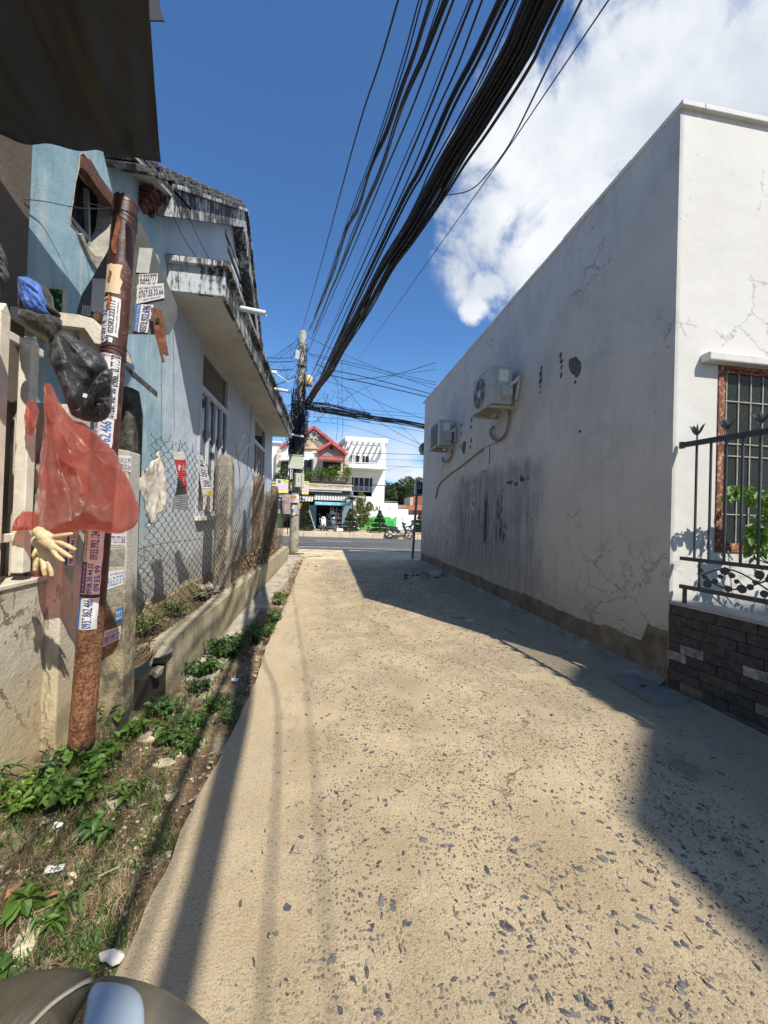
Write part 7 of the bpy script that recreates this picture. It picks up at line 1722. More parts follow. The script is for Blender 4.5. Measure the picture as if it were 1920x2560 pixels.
# ------------------------------------------------------------------ street sign, green awning, rubbish by the pole
sp_ = at(1031, 1400, Z=0); st = at(1042, 1234, Y=sp_.y)
sg = thing('street_sign', 'navy number sign on a thin purple-grey post at the far end of the white wall', 'street sign', sp_)
b = MB(); b.tube([sp_, st+(st-sp_)*.02], .042, 10); b.build('post', simple('purple_grey_post', (.13, .115, .15), .5, var=.3, scale=12, dirt=(.35, .3, .34), dirtamt=.6, dscale=14), sg, smooth=True)
b = MB(); b.box(sp_.x-.28, sp_.y-.18, 0, sp_.x+.2, sp_.y+.18, .035); b.build('foot', M_COPE, sg, bevel=.01)
q0, q1 = far(1500, 590, sp_.y-.05), far(1585, 705, sp_.y-.05)
b = MB(); b.box(q0.x, sp_.y-.10, q1.z, q1.x+.18, sp_.y+.10, q0.z); bx = b.build('sign_box', simple('pale_sign_case', (.50, .50, .48), .6), sg, bevel=.006)
b = MB(); b.box(q0.x+.05, sp_.y-.108, q1.z+.01, q1.x+.17, sp_.y-.101, q0.z-.01); b.build('sign_face', simple('navy_sign', (.012, .018, .11), .35, bump=0), sg)
b = MB(); put_text(b, '23', (q0.x+.09, q1.z+.20, q0.x+.20, q1.z+.34), lambda u, v, d: (u, sp_.y-.111-d, v), 0); b.build('number', M_WHT, sg, fix=False)
g0, g1 = fz(1545, 1250, Y=13.0), fz(1600, 1345, Y=13.0)
ga = thing('green_box_sign', 'small green box sign sticking out past the far end of the white wall', 'sign', (g0.x, 13, g1.z))
b = MB(); zt_, zb_ = fz(1590, 1212, Y=13).z, g1.z; x0, x1 = g0.x, g0.x+.5
b.prism([(x0, zt_-.18), (x0+.10, zt_-.10), (x1, zt_), (x1, zb_), (x0+.08, zb_), (x0, zb_+.15)], YP(12.8), 0, .35); b.build('case', simple('green_case', (.03, .17, .10), .5, var=.1), ga, bevel=.008)
b = MB(); b.prism([(x0-.01, zt_-.21), (x0-.01, zt_-.17), (x0+.1, zt_-.09), (x1, zt_+.01), (x1, zt_-.03), (x0+.1, zt_-.13)], YP(12.78), 0, .018); b.build('trim', simple('green_trim', (.06, .28, .17), .5), ga)
r = random.Random(71)
for i, (x, y, L, w, a, mt, lab, nm) in enumerate(((440, 1245, .75, .18, .5, simple('raw_board', (.50, .36, .22), .8), 'bare wooden board leaning over rubble at the pole foot', 'board'), (410, 1262, .3, .22, 1.2, M_WHT, 'white packaging sheet by the pole foot', 'litter'), (520, 1275, .8, .15, .1, M_COPE, 'pale flat strip lying by the lane end', 'litter'), (400, 1285, .35, .14, .3, M_BRICKR, 'reddish rubbish in front of the pole', 'litter'))):
    q = far(x, y, 14); q = at(640+x*.26522, 1050+y*.26522, Z=.04); b = MB(); b.obox((q.x, q.y, .05+.03*i), L, w, .02, Matrix.Rotation(a, 3, 'Z') @ Matrix.Rotation(-.18 if i == 0 else .03, 3, 'Y')); tag(b.build('wooden_board' if i == 0 else 'rubbish_piece', mt), lab, nm)
b = MB()
for k in range(70):
    q = at(r.uniform(690, 800), r.uniform(1383, 1425), Z=.0); s = r.uniform(.02, .09); vs, fs = stone_mesh(900+k, .45, 12); b.add([v*s+Vector((q.x, q.y, s*.2)) for v in vs], fs)
tag(b.build('rubble_litter', M_RUBBLE, fix=False), 'scattered rubble and trash round the foot of the utility pole', 'rubble', kind='stuff')
# dark meter-box cables and small panels behind the fence end
b = MB(); P = [far(x, y, 13.3) for x, y in ((245, 700), (325, 700), (325, 885), (250, 885))]; b.prism([(q.x, q.z) for q in P], YP(13.3), 0, .02); 
tag(b.build('hanging_sacking', simple('pink_grey_sacking', (.34, .28, .27), .9, var=.3, scale=6)), 'torn pinkish-grey sheeting hung beyond the end of the house', 'sheeting')
b = MB(); P = [far(x, y, 13.4) for x, y in ((205, 880), (240, 880), (240, 1010), (205, 1010))]; b.prism([(q.x, q.z) for q in P], YP(13.4), 0, .3); tag(b.build('green_bin', simple('green_bin', (.04, .12, .05), .6)), 'small green bin beyond the end of the house', 'bin')
# ------------------------------------------------------------------ across the street
M_CRM = simple('cream_render_far', (.66, .60, .47), .85, var=.08, scale=.8, dirt=(.36, .30, .20), dirtamt=.35, dscale=1.2)
M_WHF = simple('white_render_far', (.76, .76, .74), .85, var=.05, scale=.7, dirt=(.45, .40, .33), dirtamt=.4, dscale=.9)
M_TILER = simple('red_roof_tile', (.42, .085, .085), .7, var=.2, scale=2, island=.15)
M_GABLE = simple('brown_gable_render', (.27, .22, .17), .9, var=.2, scale=1.5)
M_TANR = simple('tan_render', (.58, .42, .26), .9, var=.12, scale=1.3)
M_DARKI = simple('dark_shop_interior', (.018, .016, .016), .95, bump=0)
M_STONEF = simple('cream_stone_facing', (.58, .50, .36), .9, var=.2, scale=3, dirt=(.25, .19, .12), dirtamt=.6, dscale=2)
M_GLF = simple('far_dark_glass', (.006, .007, .009), .5, bump=0)
YH = 31.0
F = lambda x, y, Y=YH: far(x, y, Y)
def fbox(name, x0, y0, x1, y1, Yf, depth, mt, parent=None, bevel=0, **kw):
    a, c = F(x0, y0, Yf), F(x1, y1, Yf); m_ = MB(); m_.box(a.x, Yf, c.z, c.x, Yf+depth, a.z); return m_.build(name, mt, parent, bevel=bevel, **kw)
def fpoly(name, pts, Yf, d0, d1, mt, parent=None, **kw):
    P = [F(x, y, Yf) for x, y in pts]; m_ = MB(); m_.prism([(q.x, q.z) for q in P], YP(Yf), d0, d1); return m_.build(name, mt, parent, **kw)
hs = thing('red_roofed_house', 'cream two-storey shop house with pinkish-red tiled gables and a balcony of plants', 'house', F(500, 1040))
fpoly('wall', [(150, 560), (150, 260), (225, 265), (440, 142), (545, 64), (850, 322), (850, 560)], YH+1.2, 0, 6, M_WHF, hs)
fpoly('gable', [(440, 172), (545, 92), (700, 210), (600, 290), (440, 290)], YH+1.15, 0, .05, M_GABLE, hs)
fpoly('gable_panel', [(430, 268), (430, 225), (500, 185), (590, 272)], YH+1.09, 0, .05, M_TANR, hs)
fpoly('gable', [(595, 300), (712, 222), (845, 322), (845, 340), (595, 340)], YH+.55, 0, .5, M_GABLE, hs)
fpoly('wall', [(590, 340), (845, 340), (845, 570), (590, 570)], YH+.6, 0, .55, M_CRM, hs)
def roofline(p, q, Yf, depth, th):
    """one roof slope made of rows of tiles, with its barge course"""
    a, c = F(*p, Yf), F(*q, Yf); d = Vector((c.x-a.x, 0, c.z-a.z)); n = max(3, int(d.length/.30)); d.normalize(); up = Vector((-d.z, 0, d.x)); up = -up if up.z < 0 else up
    for k in range(n):
        m_ = MB(); cc = Vector((a.x, Yf, a.z))+d*((k+.5)*(Vector((c.x-a.x, 0, c.z-a.z)).length/n)); cc.y = Yf+depth/2-.2; cc += up*(.02*(k % 2))
        m_.obox(cc, Vector((c.x-a.x, 0, c.z-a.z)).length/n*.96, depth, th, Matrix((d, Vector((0, 1, 0)), up)).transposed()); m_.build('roof_tile', M_TILER, hs)
roofline((545, 66), (440, 142), YH+1.0, 4, .22); roofline((545, 66), (855, 318), YH+1.0, 4, .22); roofline((710, 212), (585, 292), YH+.3, 2.0, .20); roofline((710, 212), (858, 322), YH+.3, 2.0, .20); roofline((305, 212), (225, 262), YH+1.0, 4, .2)
q = F(545, 142, YH+1.1); m_ = MB(); m_.tube([(q.x+.28*math.cos(k/16*6.283), q.y, q.z+.28*math.sin(k/16*6.283)) for k in range(17)], .035, 5)
for k in range(8): m_.tube([(q.x+.09*math.cos(k/8*6.283), q.y, q.z+.09*math.sin(k/8*6.283)), (q.x+.50*math.cos(k/8*6.283), q.y, q.z+.50*math.sin(k/8*6.283))], .03, 4)
m_.build('flower_vent', M_WHF, hs)
m_ = MB(); q2 = F(545, 142, YH+1.13); m_.lathe([(.27, -.01), (.27, .02)], q2, 18, 'Y'); m_.build('vent_well', M_DARKI, hs)
m_ = MB(); q2 = F(711, 263, YH+.5); m_.lathe([(.13, -.03), (.13, .03)], q2, 12, 'Y'); m_.build('round_vent', M_DARKI, hs)
for x in (545, 838):
    fbox('column', x, 318, x+26, 570, YH+.45, .3, M_STONEF, hs); fbox('capital', x-12, 290, x+38, 316, YH+.4, .4, M_CRM, hs)
fbox('column', 195, 275, 225, 540, YH+.7, .3, M_STONEF, hs)
a, c = F(595, 340, YH+.1), F(822, 384, YH-.5)
for k in range(14):
    x0 = a.x+(c.x-a.x)*k/14; x1 = a.x+(c.x-a.x)*(k+.96)/14; m_ = MB(); m_.hull8([(x0, YH-.5, c.z), (x1, YH-.5, c.z), (x1, YH+.58, a.z-.02), (x0, YH+.58, a.z-.02), (x0, YH-.5, c.z+.05), (x1, YH-.5, c.z+.05), (x1, YH+.58, a.z+.04), (x0, YH+.58, a.z+.04)]); m_.build('porch_tile', M_TILER, hs)
w_ = fbox('window', 632, 392, 800, 480, YH+.58, .03, M_GLF, hs); w_ = fbox('window', 455, 375, 520, 560, YH+1.17, .04, M_GLF, hs)
fbox('window', 240, 380, 300, 520, YH+1.17, .04, M_GLF, hs)
fpoly('awning', [(215, 370), (300, 330), (318, 345), (318, 372), (225, 380)], YH+.3, 0, .9, M_WHF, hs)
# balcony parapet faced with cream stone blocks
a, c = F(150, 588, YH-.6), F(905, 655, YH-.6); m_ = MB(); m_.box(a.x, YH-.57, c.z, c.x, YH-.3, a.z-.02); m_.build('parapet', M_STONEF, hs); rr = random.Random(5)
for row in range(2):
    x = a.x+(.3 if row else 0); hh = (a.z-c.z)/2
    while x < c.x-.05:
        L = min(rr.uniform(.35, .7), c.x-x); m_ = MB(); m_.box(x+.01, YH-.6-rr.uniform(0, .03), c.z+row*hh+.015, x+L-.01, YH-.569, c.z+(row+1)*hh-.015); m_.build('facing_block', M_STONEF, hs); x += L
m_ = MB(); m_.box(a.x-.05, YH-.66, a.z-.018, c.x+.05, YH-.25, a.z+.05); m_.build('parapet_cap', M_CRM, hs); m_ = MB(); m_.box(a.x, YH-.66, c.z-.10, c.x, YH+1.2, c.z-.002); m_.build('floor_slab', M_CRM, hs)
m_ = MB(); q0, q1 = F(480, 578, YH-.5), F(895, 545, YH-.5); m_.tube([(q0.x, YH-.45, q1.z), (q1.x, YH-.45, q1.z)], .02, 5)
for k in range(26): x = q0.x+(q1.x-q0.x)*k/25; m_.tube([(x, YH-.45, a.z), (x, YH-.45, q1.z)], .013, 4)
m_.build('balcony_rail', M_DKMETAL, hs)
# ground floor: fascia in shade, striped awning, dark opening, shelves
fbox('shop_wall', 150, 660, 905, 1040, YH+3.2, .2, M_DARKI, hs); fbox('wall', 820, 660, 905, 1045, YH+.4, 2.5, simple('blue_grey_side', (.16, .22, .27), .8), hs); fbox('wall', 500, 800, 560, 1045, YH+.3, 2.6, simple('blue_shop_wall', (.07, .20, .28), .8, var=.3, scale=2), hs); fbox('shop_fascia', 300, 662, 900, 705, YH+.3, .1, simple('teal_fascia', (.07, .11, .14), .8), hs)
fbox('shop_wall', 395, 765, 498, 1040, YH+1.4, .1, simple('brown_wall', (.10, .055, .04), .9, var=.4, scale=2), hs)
M_STRW = simple('awning_stripe_white', (.60, .60, .57), .6, bump=0); M_STRG = simple('awning_stripe_grey', (.27, .28, .28), .6, bump=0)
for (xa, xb, yt, yb) in ((215, 535, 700, 768), (552, 892, 698, 765)):
    a, c = F(xa, yt, YH-.2), F(xb, yb, YH-1.2); n = int((xb-xa)/13)
    for k in range(n):
        x0 = a.x+(c.x-a.x)*k/n; x1 = a.x+(c.x-a.x)*(k+1)/n-.01; m_ = MB(); m_.hull8([(x0, YH-1.2, c.z), (x1, YH-1.2, c.z), (x1, YH+.1, a.z), (x0, YH+.1, a.z), (x0, YH-1.2, c.z+.03), (x1, YH-1.2, c.z+.03), (x1, YH+.1, a.z+.03), (x0, YH+.1, a.z+.03)]); m_.build('awning_strip', M_STRW if k % 2 else M_STRG, hs)
a, c = F(555, 768, YH-1.22), F(888, 810, YH-1.22); bn = thing('shop_banner', 'light blue shop banner with faded white lettering over the dark shop front', 'banner', (a.x, YH-1.22, c.z))
m_ = MB(); m_.box(a.x, YH-1.25, c.z, c.x, YH-1.23, a.z); m_.build('cloth', simple('light_blue_banner', (.16, .48, .56), .6, var=.12, scale=2, dirt=(.5, .62, .62), dirtamt=.5, dscale=4), bn)
m_ = MB(); L = c.x-a.x; H = a.z-c.z; put_text(m_, 'Y-HA', (a.x+L*.10, c.z+H*.12, a.x+L*.56, c.z+H*.88), lambda u, v, d: (u, YH-1.255-d, v), .0); m_.build('lettering', M_WHT, bn, fix=False)
m_ = MB(); put_text(m_, 'TẠP HÓA', (a.x+L*.62, c.z+H*.55, a.x+L*.96, c.z+H*.85), lambda u, v, d: (u, YH-1.255-d, v), .0); m_.build('lettering', M_WHT, bn, fix=False)
sh = thing('shop_shelf', 'white wire display shelf with stacked goods inside the dark shop', 'shelf', F(760, 1030, YH+.8)); a, c = F(705, 820, YH+.8), F(815, 1035, YH+.8); m_ = MB()
for x in (a.x, (a.x+c.x)/2, c.x): m_.box(x-.02, YH+.78, c.z, x+.02, YH+.84, a.z)
for k in range(5): z = c.z+(a.z-c.z)*(k+.3)/5; m_.box(a.x, YH+.8, z, c.x, YH+1.2, z+.03)
m_.build('frame', simple('shelf_grey', (.45, .45, .45), .5), sh); rr = random.Random(3)
for k in range(4):
    z = c.z+(a.z-c.z)*(k+.3)/5+.031; x = a.x+.05
    while x < c.x-.2: w = rr.uniform(.1, .25); m_ = MB(); m_.box(x, YH+.85, z, x+w, YH+1.05, z+rr.uniform(.08, .28)); m_.build('goods', simple('goods%d' % rr.randrange(5), rr.choice(((.5, .5, .5), (.35, .06, .05), (.08, .12, .3), (.4, .35, .1), (.6, .6, .6))), .6, bump=0), sh); x += w+.04
# side signs hanging on the house front
for (x0, y0, x1, y1, lab) in ((190, 552, 305, 690, 'yellow and lilac hanging shop sign left of the utility pole'), (410, 572, 495, 702, 'yellow and lilac hanging shop sign right of the utility pole')):
    a, c = F(x0, y0, YH-1.4), F(x1, y1, YH-1.4); s_ = thing('hanging_sign', lab, 'sign', (a.x, YH-1.4, c.z)); L = c.x-a.x; H = a.z-c.z
    m_ = MB(); m_.box(a.x, YH-1.45, c.z, c.x, YH-1.37, a.z); m_.build('panel', simple('yellow_panel', (.66, .62, .16), .5, bump=0), s_)
    m_ = MB(); m_.box(a.x+.02, YH-1.456, c.z+H*.22, c.x-.02, YH-1.451, c.z+H*.62); m_.build('band', simple('lilac_band', (.62, .45, .62), .5, bump=0), s_)
    m_ = MB(); put_text(m_, 'TH', (a.x+L*.55, c.z+H*.68, a.x+L*.9, c.z+H*.9), lambda u, v, d: (u, YH-1.46-d, v), 0); m_.build('lettering', simple('sign_teal', (.05, .2, .35), .5, bump=0), s_, fix=False); m_ = MB(); m_.lathe([(H*.12, -.004), (H*.12, 0)], (a.x+L*.26, YH-1.456, c.z+H*.8), 12, 'Y'); m_.build('round_logo', simple('sign_teal', (.05, .2, .35), .5, bump=0), s_, fix=False)
# balcony plants
def crown(b_, c, R, n, L, w, seed, flat=1.0):
    r = random.Random(seed); c = Vector(c); lumps = [(Vector((r.gauss(0, .45)*R[0], r.gauss(0, .45)*R[1], r.gauss(0, .42)*R[2])), r.uniform(.35, .6)) for _ in range(9)]
    for k in range(n):
        l, s_ = r.choice(lumps); d = Vector((r.gauss(0, 1), r.gauss(0, 1), r.gauss(0, 1))).normalized()*r.uniform(.6, 1)**.5; p = c+l+Vector((d.x*R[0]*s_, d.y*R[1]*s_, d.z*R[2]*s_*flat))
        e = Vector((r.uniform(-1, 1), r.uniform(-1, 1), r.uniform(-.8, .5))).normalized()*L*r.uniform(.6, 1.3); n_ = e.cross(Vector((r.uniform(-1, 1), r.uniform(-1, 1), r.uniform(-1, 1)))).normalized()*w*r.uniform(.6, 1.2)
        b_.add([p, p+e*.5+n_, p+e, p+e*.5-n_], [(0, 1, 2, 3)])
M_LF = leafmat('balcony_leaf', (.10, .17, .035), .5); M_LFD = leafmat('evergreen_leaf', (.030, .060, .020), .45); M_TOP = leafmat('topiary_leaf', (.022, .045, .016), .5)
for (x, y, rx, rz, n, lab) in ((700, 495, 95, 75, 1500, 'large bushy green plant on the balcony under the red porch roof'), (620, 510, 50, 50, 600, 'bamboo-like plant at the left of the big balcony bush'), (490, 520, 50, 60, 700, 'yellow-green shrub on the balcony right of the utility pole'), (250, 510, 60, 70, 700, 'dark shrub on the balcony left of the utility pole'), (860, 500, 40, 70, 400, 'thin straggly plant climbing at the right end of the balcony')):
    p = F(x, y, YH-.1); k = 31*.26522/960; root = thing('balcony_plant', lab, 'plant', F(x, 575, YH-.1), 'plants on the balcony'); b_ = MB(); crown(b_, p, (rx*k, .4, rz*k), n, .22, .035, int(x)); b_.build('foliage', M_LF if x != 250 else M_LFD, root, fix=False)
    m_ = MB(); q = F(x, 572, YH-.1); m_.lathe([(.12, 0), (.18, .25), (.17, .26)], (q.x, q.y, q.z-.05), 10); m_.build('pot', M_BRICKR, root); m_ = MB(); m_.tube([(q.x, q.y, q.z), (p.x, p.y, p.z)], .025, 4); m_.build('stem', M_BARK, root)
# white three-storey house
YW = 33.5
wh = thing('white_house', 'tall white flat-roofed house with pergola roof slab, balcony and dark four-leaf windows', 'house', F(1040, 1040, YW)); G = lambda x, y, Y=YW: far(x, y, Y)
b = MB(); a, c = G(868, 238), G(1208, 760); HI = [[(G(x0, 0).x, G(0, y1).z), (G(x1, 0).x, G(0, y1).z), (G(x1, 0).x, G(0, y0).z), (G(x0, 0).x, G(0, y0).z)] for (x0, y0, x1, y1) in ((893, 284, 1076, 412), (922, 493, 1116, 680))]
b.prism([(a.x, 0), (c.x, 0), (c.x, a.z), (a.x, a.z)], YP(YW), 0, .3, HI); b.box(a.x, YW+.31, 0, a.x+.2, YW+7, a.z); b.box(c.x-.2, YW+.31, 0, c.x, YW+7, a.z); b.box(a.x, YW+.3, a.z-.1, c.x, YW+7, a.z+.05); b.build('wall', M_WHF, wh)
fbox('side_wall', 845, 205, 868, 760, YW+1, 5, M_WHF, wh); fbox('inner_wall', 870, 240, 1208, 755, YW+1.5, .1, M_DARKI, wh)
for i, (x0, y0, x1, y1, tr) in enumerate(((893, 284, 1076, 412, 0), (922, 493, 1116, 680, .27))):
    a, c = G(x0, y0), G(x1, y1); m_ = MB(); f = .05; L = c.x-a.x; zt_ = a.z-(a.z-c.z)*tr
    for k in range(5): x = a.x+(L-f)*k/4; m_.box(x, YW+.05, c.z+f, x+f, YW+.12, (zt_ if k in (1, 3) and tr else a.z-f))
    m_.box(a.x, YW+.05, c.z, c.x, YW+.12, c.z+f); m_.box(a.x, YW+.05, a.z-f, c.x, YW+.12, a.z)
    if tr: m_.box(a.x+f, YW+.045, zt_, c.x-f, YW+.125, zt_+f)
    w_ = m_.build('window', M_WHF, wh)
    for k in range(4): m_ = MB(); m_.box(a.x+(L-f)*k/4+f, YW+.08, c.z+f, a.x+(L-f)*(k+1)/4, YW+.09, a.z-f); m_.build('pane', M_GLF, w_)
    if tr:
        m_ = MB()
        for k in range(18): x = a.x+L*(k+.5)/18; m_.box(x-.012, YW+.03, c.z+f, x+.012, YW+.045, c.z+.42)
        m_.box(a.x, YW+.028, c.z+.42, c.x, YW+.047, c.z+.45); m_.build('guard_rail', M_WHF, w_)
# roof slab with beams, corner pillar, balcony
a, c = G(845, 152, YW-1.4), G(1245, 232, YW-1.4)
m_ = MB(); m_.box(a.x, YW-1.4, a.z-.38, c.x, YW-1.2, a.z); m_.box(a.x, YW-1.195, a.z-.37, a.x+.2, YW+1, a.z-.01); m_.box(c.x-.2, YW-1.195, a.z-.37, c.x, YW+1, a.z-.01); m_.box(a.x+.205, YW-.02, a.z-.36, c.x-.205, YW+.28, a.z-.02); m_.build('roof_frame', M_WHF, wh)
for k in range(6): x = a.x+.6+k*(c.x-a.x-1.2)/5; m_ = MB(); m_.box(x, YW-1.195, a.z-.16, x+.14, YW-.025, a.z-.05); m_.build('roof_beam', M_WHF, wh)
q = G(1198, 240, YW-1.3); q2 = G(1198, 470, YW-1.3); m_ = MB(); m_.box(q.x-.14, YW-1.38, q2.z, q.x+.14, YW-1.1, a.z-.39); m_.build('pillar', M_WHF, wh)
a, c = G(850, 408, YW-1.4), G(1225, 466, YW-1.4); m_ = MB(); m_.box(a.x, YW-1.45, c.z, c.x, YW-.002, a.z); m_.build('balcony_slab', M_WHF, wh, bevel=.02)
m_ = MB(); zr_ = G(0, 350, YW-1.4).z
for k in range(20): x = a.x+.05+(c.x-a.x-.1)*k/19; m_.tube([(x, YW-1.38, a.z), (x, YW-1.38, zr_)], .022, 5)
m_.tube([(a.x, YW-1.38, zr_), (c.x, YW-1.38, zr_)], .03, 5); m_.build('balustrade', M_WHF, wh)
for (x, w, mt, lab) in ((915, 14, M_COPE, 'pale cloth draped over the white house balcony rail'), (985, 13, M_WHT, 'white garment drying on the white house balcony rail, right of the pale cloth')):
    p, q = G(x-w, 340, YW-1.42), G(x+w, 410, YW-1.42); m_ = MB(); m_.grid(lambda u, v: (p.x+(q.x-p.x)*(u+.15*v), YW-1.43-.03*math.sin(u*12), q.z+(p.z-q.z)*v), 10, 6); o = m_.build('drying_cloth', mt, fix=False); md = o.modifiers.new('thickness', 'SOLIDIFY'); md.thickness = .01; tag(o, lab, 'laundry')
fpoly('roof_edge', [(768, 232), (815, 180), (850, 178), (800, 236)], YW+2, 0, 3, simple('grey_roof_sheet', (.12, .13, .14), .6), wh)
# sign wall
YS = 31.5; sw = thing('sign_wall', 'long white boundary wall with green lower panel and painted capital letters', 'wall', far(1150, 1035, YS))
fbox('wall_panel', 955, 770, 1330, 1035, YS, .3, M_WHF, sw); fbox('wall_cap', 945, 757, 1336, 769, YS-.06, .42, simple('pale_green_cap', (.52, .60, .46), .8), sw)
fbox('green_panel', 980, 905, 1322, 1032, YS-.03, .028, simple('bright_green_paint', (.035, .46, .09), .55, var=.1, scale=2, dirt=(.3, .6, .3), dirtamt=.3), sw)
fbox('pale_patch', 1060, 900, 1095, 915, YS-.036, .005, M_WHF, sw); fbox('pale_patch', 1272, 915, 1300, 930, YS-.036, .005, M_WHF, sw); fbox('pale_patch', 1000, 985, 1080, 998, YS-.036, .005, simple('pale_green_cap', (.5, .6, .45), .8), sw)
def ftext(s, x0, y0, x1, y1, Y, mt, parent):
    a, c = far(x0, y1, Y), far(x1, y0, Y); m_ = MB(); m_.add([(a.x+(c.x-a.x)*x, Y, a.z+(c.z-a.z)*y) for x, y in text_geo(s, True)[0]], text_geo(s, True)[1])
    o = m_.build('lettering', mt, parent, fix=False); md = o.modifiers.new('relief', 'SOLIDIFY'); md.thickness = .03; return o
M_OLV = simple('olive_letter', (.12, .10, .05), .7, bump=0); ftext('FLORAL', 985, 812, 1188, 855, YS-.035, M_OLV, sw); M_GRL = simple('green_letter', (.02, .26, .05), .6, bump=0)
ftext('UY', 1045, 935, 1120, 985, YS-.045, M_GRL, sw); ftext('ON', 1235, 950, 1300, 1000, YS-.045, M_GRL, sw); ftext('~2i', 1210, 822, 1275, 846, YS-.012, simple('grey_letter', (.4, .4, .38), .7), sw)
fbox('gate_pier', 1330, 838, 1430, 1036, YS+.2, .5, M_WHF, None) ; o = bpy.data.objects[-1] if False else None
for ob in bpy.data.objects:
    if ob.name == 'gate_pier': tag(ob, 'plain white wall block between the green-panelled wall and the blue-white wall', 'wall')
o = fbox('pale_blue_wall', 1432, 893, 1600, 1040, YS+1, .3, simple('pale_cyan_paint', (.60, .72, .70), .8, var=.1, scale=1)); tag(o, 'low white and pale cyan wall behind the street sign post', 'wall')
bh = thing('brick_red_house', 'brick-red house with a small orange tiled roof behind the street sign post', 'house', far(1500, 1040, 36)); fbox('wall', 1478, 715, 1620, 900, 35, 4, simple('brick_red_paint', (.28, .085, .04), .85, var=.2, scale=1), bh); fbox('wall', 1455, 728, 1476, 880, 34.9, 3, simple('grey_pier', (.42, .42, .38), .85), bh)
fpoly('roof', [(1355, 835), (1478, 800), (1600, 800), (1600, 850), (1430, 850)], 34, 0, 1.5, simple('orange_tile', (.38, .13, .06), .8, var=.2, scale=3), bh); fbox('wall', 1336, 800, 1460, 900, 35.3, 1, simple('grey_wall', (.25, .25, .24), .9), bh)
# house at far left behind the pole
lh = thing('grey_balcony_house', 'narrow grey-white balconied house seen between the left canopy and the pole', 'house', far(180, 1040, 34)); fbox('wall', 100, 205, 222, 1040, 34, 5, simple('bluish_render', (.50, .53, .56), .85, var=.1, scale=1), lh)
for y in (335, 392): fbox('balcony_slab', 100, y, 200, y+12, 33.2, .8, M_WHF, lh)
fbox('window', 150, 400, 185, 540, 33.95, .04, M_GLF, lh); fbox('parapet', 120, 195, 240, 215, 33.8, .3, M_WHF, lh)
# topiary
def topiary(x, yt, yb, hw, Yt, lab, seed, n=4, cond=1.0):
    p0, p1 = far(x, yb, Yt), far(x, yt, Yt); H = p1.z-p0.z; R = hw*.26522*Yt/960; root = thing('topiary_tree', lab, 'topiary', p0, 'clipped topiary trees across the street'); r = random.Random(seed)
    m_ = MB(); m_.tube([p0, p0+Vector((0, 0, H*.9))], .05, 6); m_.build('trunk', M_BARK, root)
    for k in range(n):
        z0 = H*(.06+.225*k*(4/n)*.98); z1_ = z0+H*(.145 if k < n-1 else .30)*(4/n if n != 4 else 1); Rb = R*(1-.205*k*(4/n))*(1.0); Rt = Rb*.82 if k < n-1 else .02
        b_ = MB(); b_.lathe([(Rb*.55, z0+.03), (Rb*.86, z0+.02), (Rb*.90, z0+(z1_-z0)*.3), (Rt*.9+.01, z1_-.03), (.01, z1_-.01)], p0, 14)
        m2 = 900
        for j in range(m2):
            a = r.uniform(0, 6.283); u = r.random(); rr_ = (Rb+(Rt-Rb)*u); z = z0+(z1_-z0)*u
            if r.random() < .25: q_ = math.sqrt(r.random()); rr_ = Rb*q_; z = z0+.01; 
            elif r.random() < .15 and k < n-1: q_ = math.sqrt(r.random()); rr_ = Rt*q_; z = z1_
            rr_ *= r.uniform(.93, 1.07); p = p0+Vector((rr_*math.cos(a), rr_*math.sin(a), z+r.gauss(0, .015))); e = Vector((math.cos(a)*.6+r.gauss(0, .5), math.sin(a)*.6+r.gauss(0, .5), r.gauss(0, .6))).normalized()*.06; s_ = e.cross(Vector((r.gauss(0, 1), r.gauss(0, 1), r.gauss(0, 1)))).normalized()*.03
            b_.add([p-e*.3, p+e*.4+s_, p+e, p+e*.4-s_], [(0, 1, 2, 3)])
        b_.build('crown_tier', M_TOP, root, fix=False)
topiary(1163, 862, 1062, 84, 27.3, 'four-tiered clipped cone tree in front of the green-lettered wall', 1)
topiary(882, 842, 1054, 78, 27.6, 'clipped cone tree at the right edge of the dark shop front', 2)
topiary(478, 832, 1045, 74, 27.9, 'clipped cone tree just right of the utility pole', 3)
topiary(1545, 880, 1066, 75, 27.0, 'clipped cone tree behind the street sign post', 4)
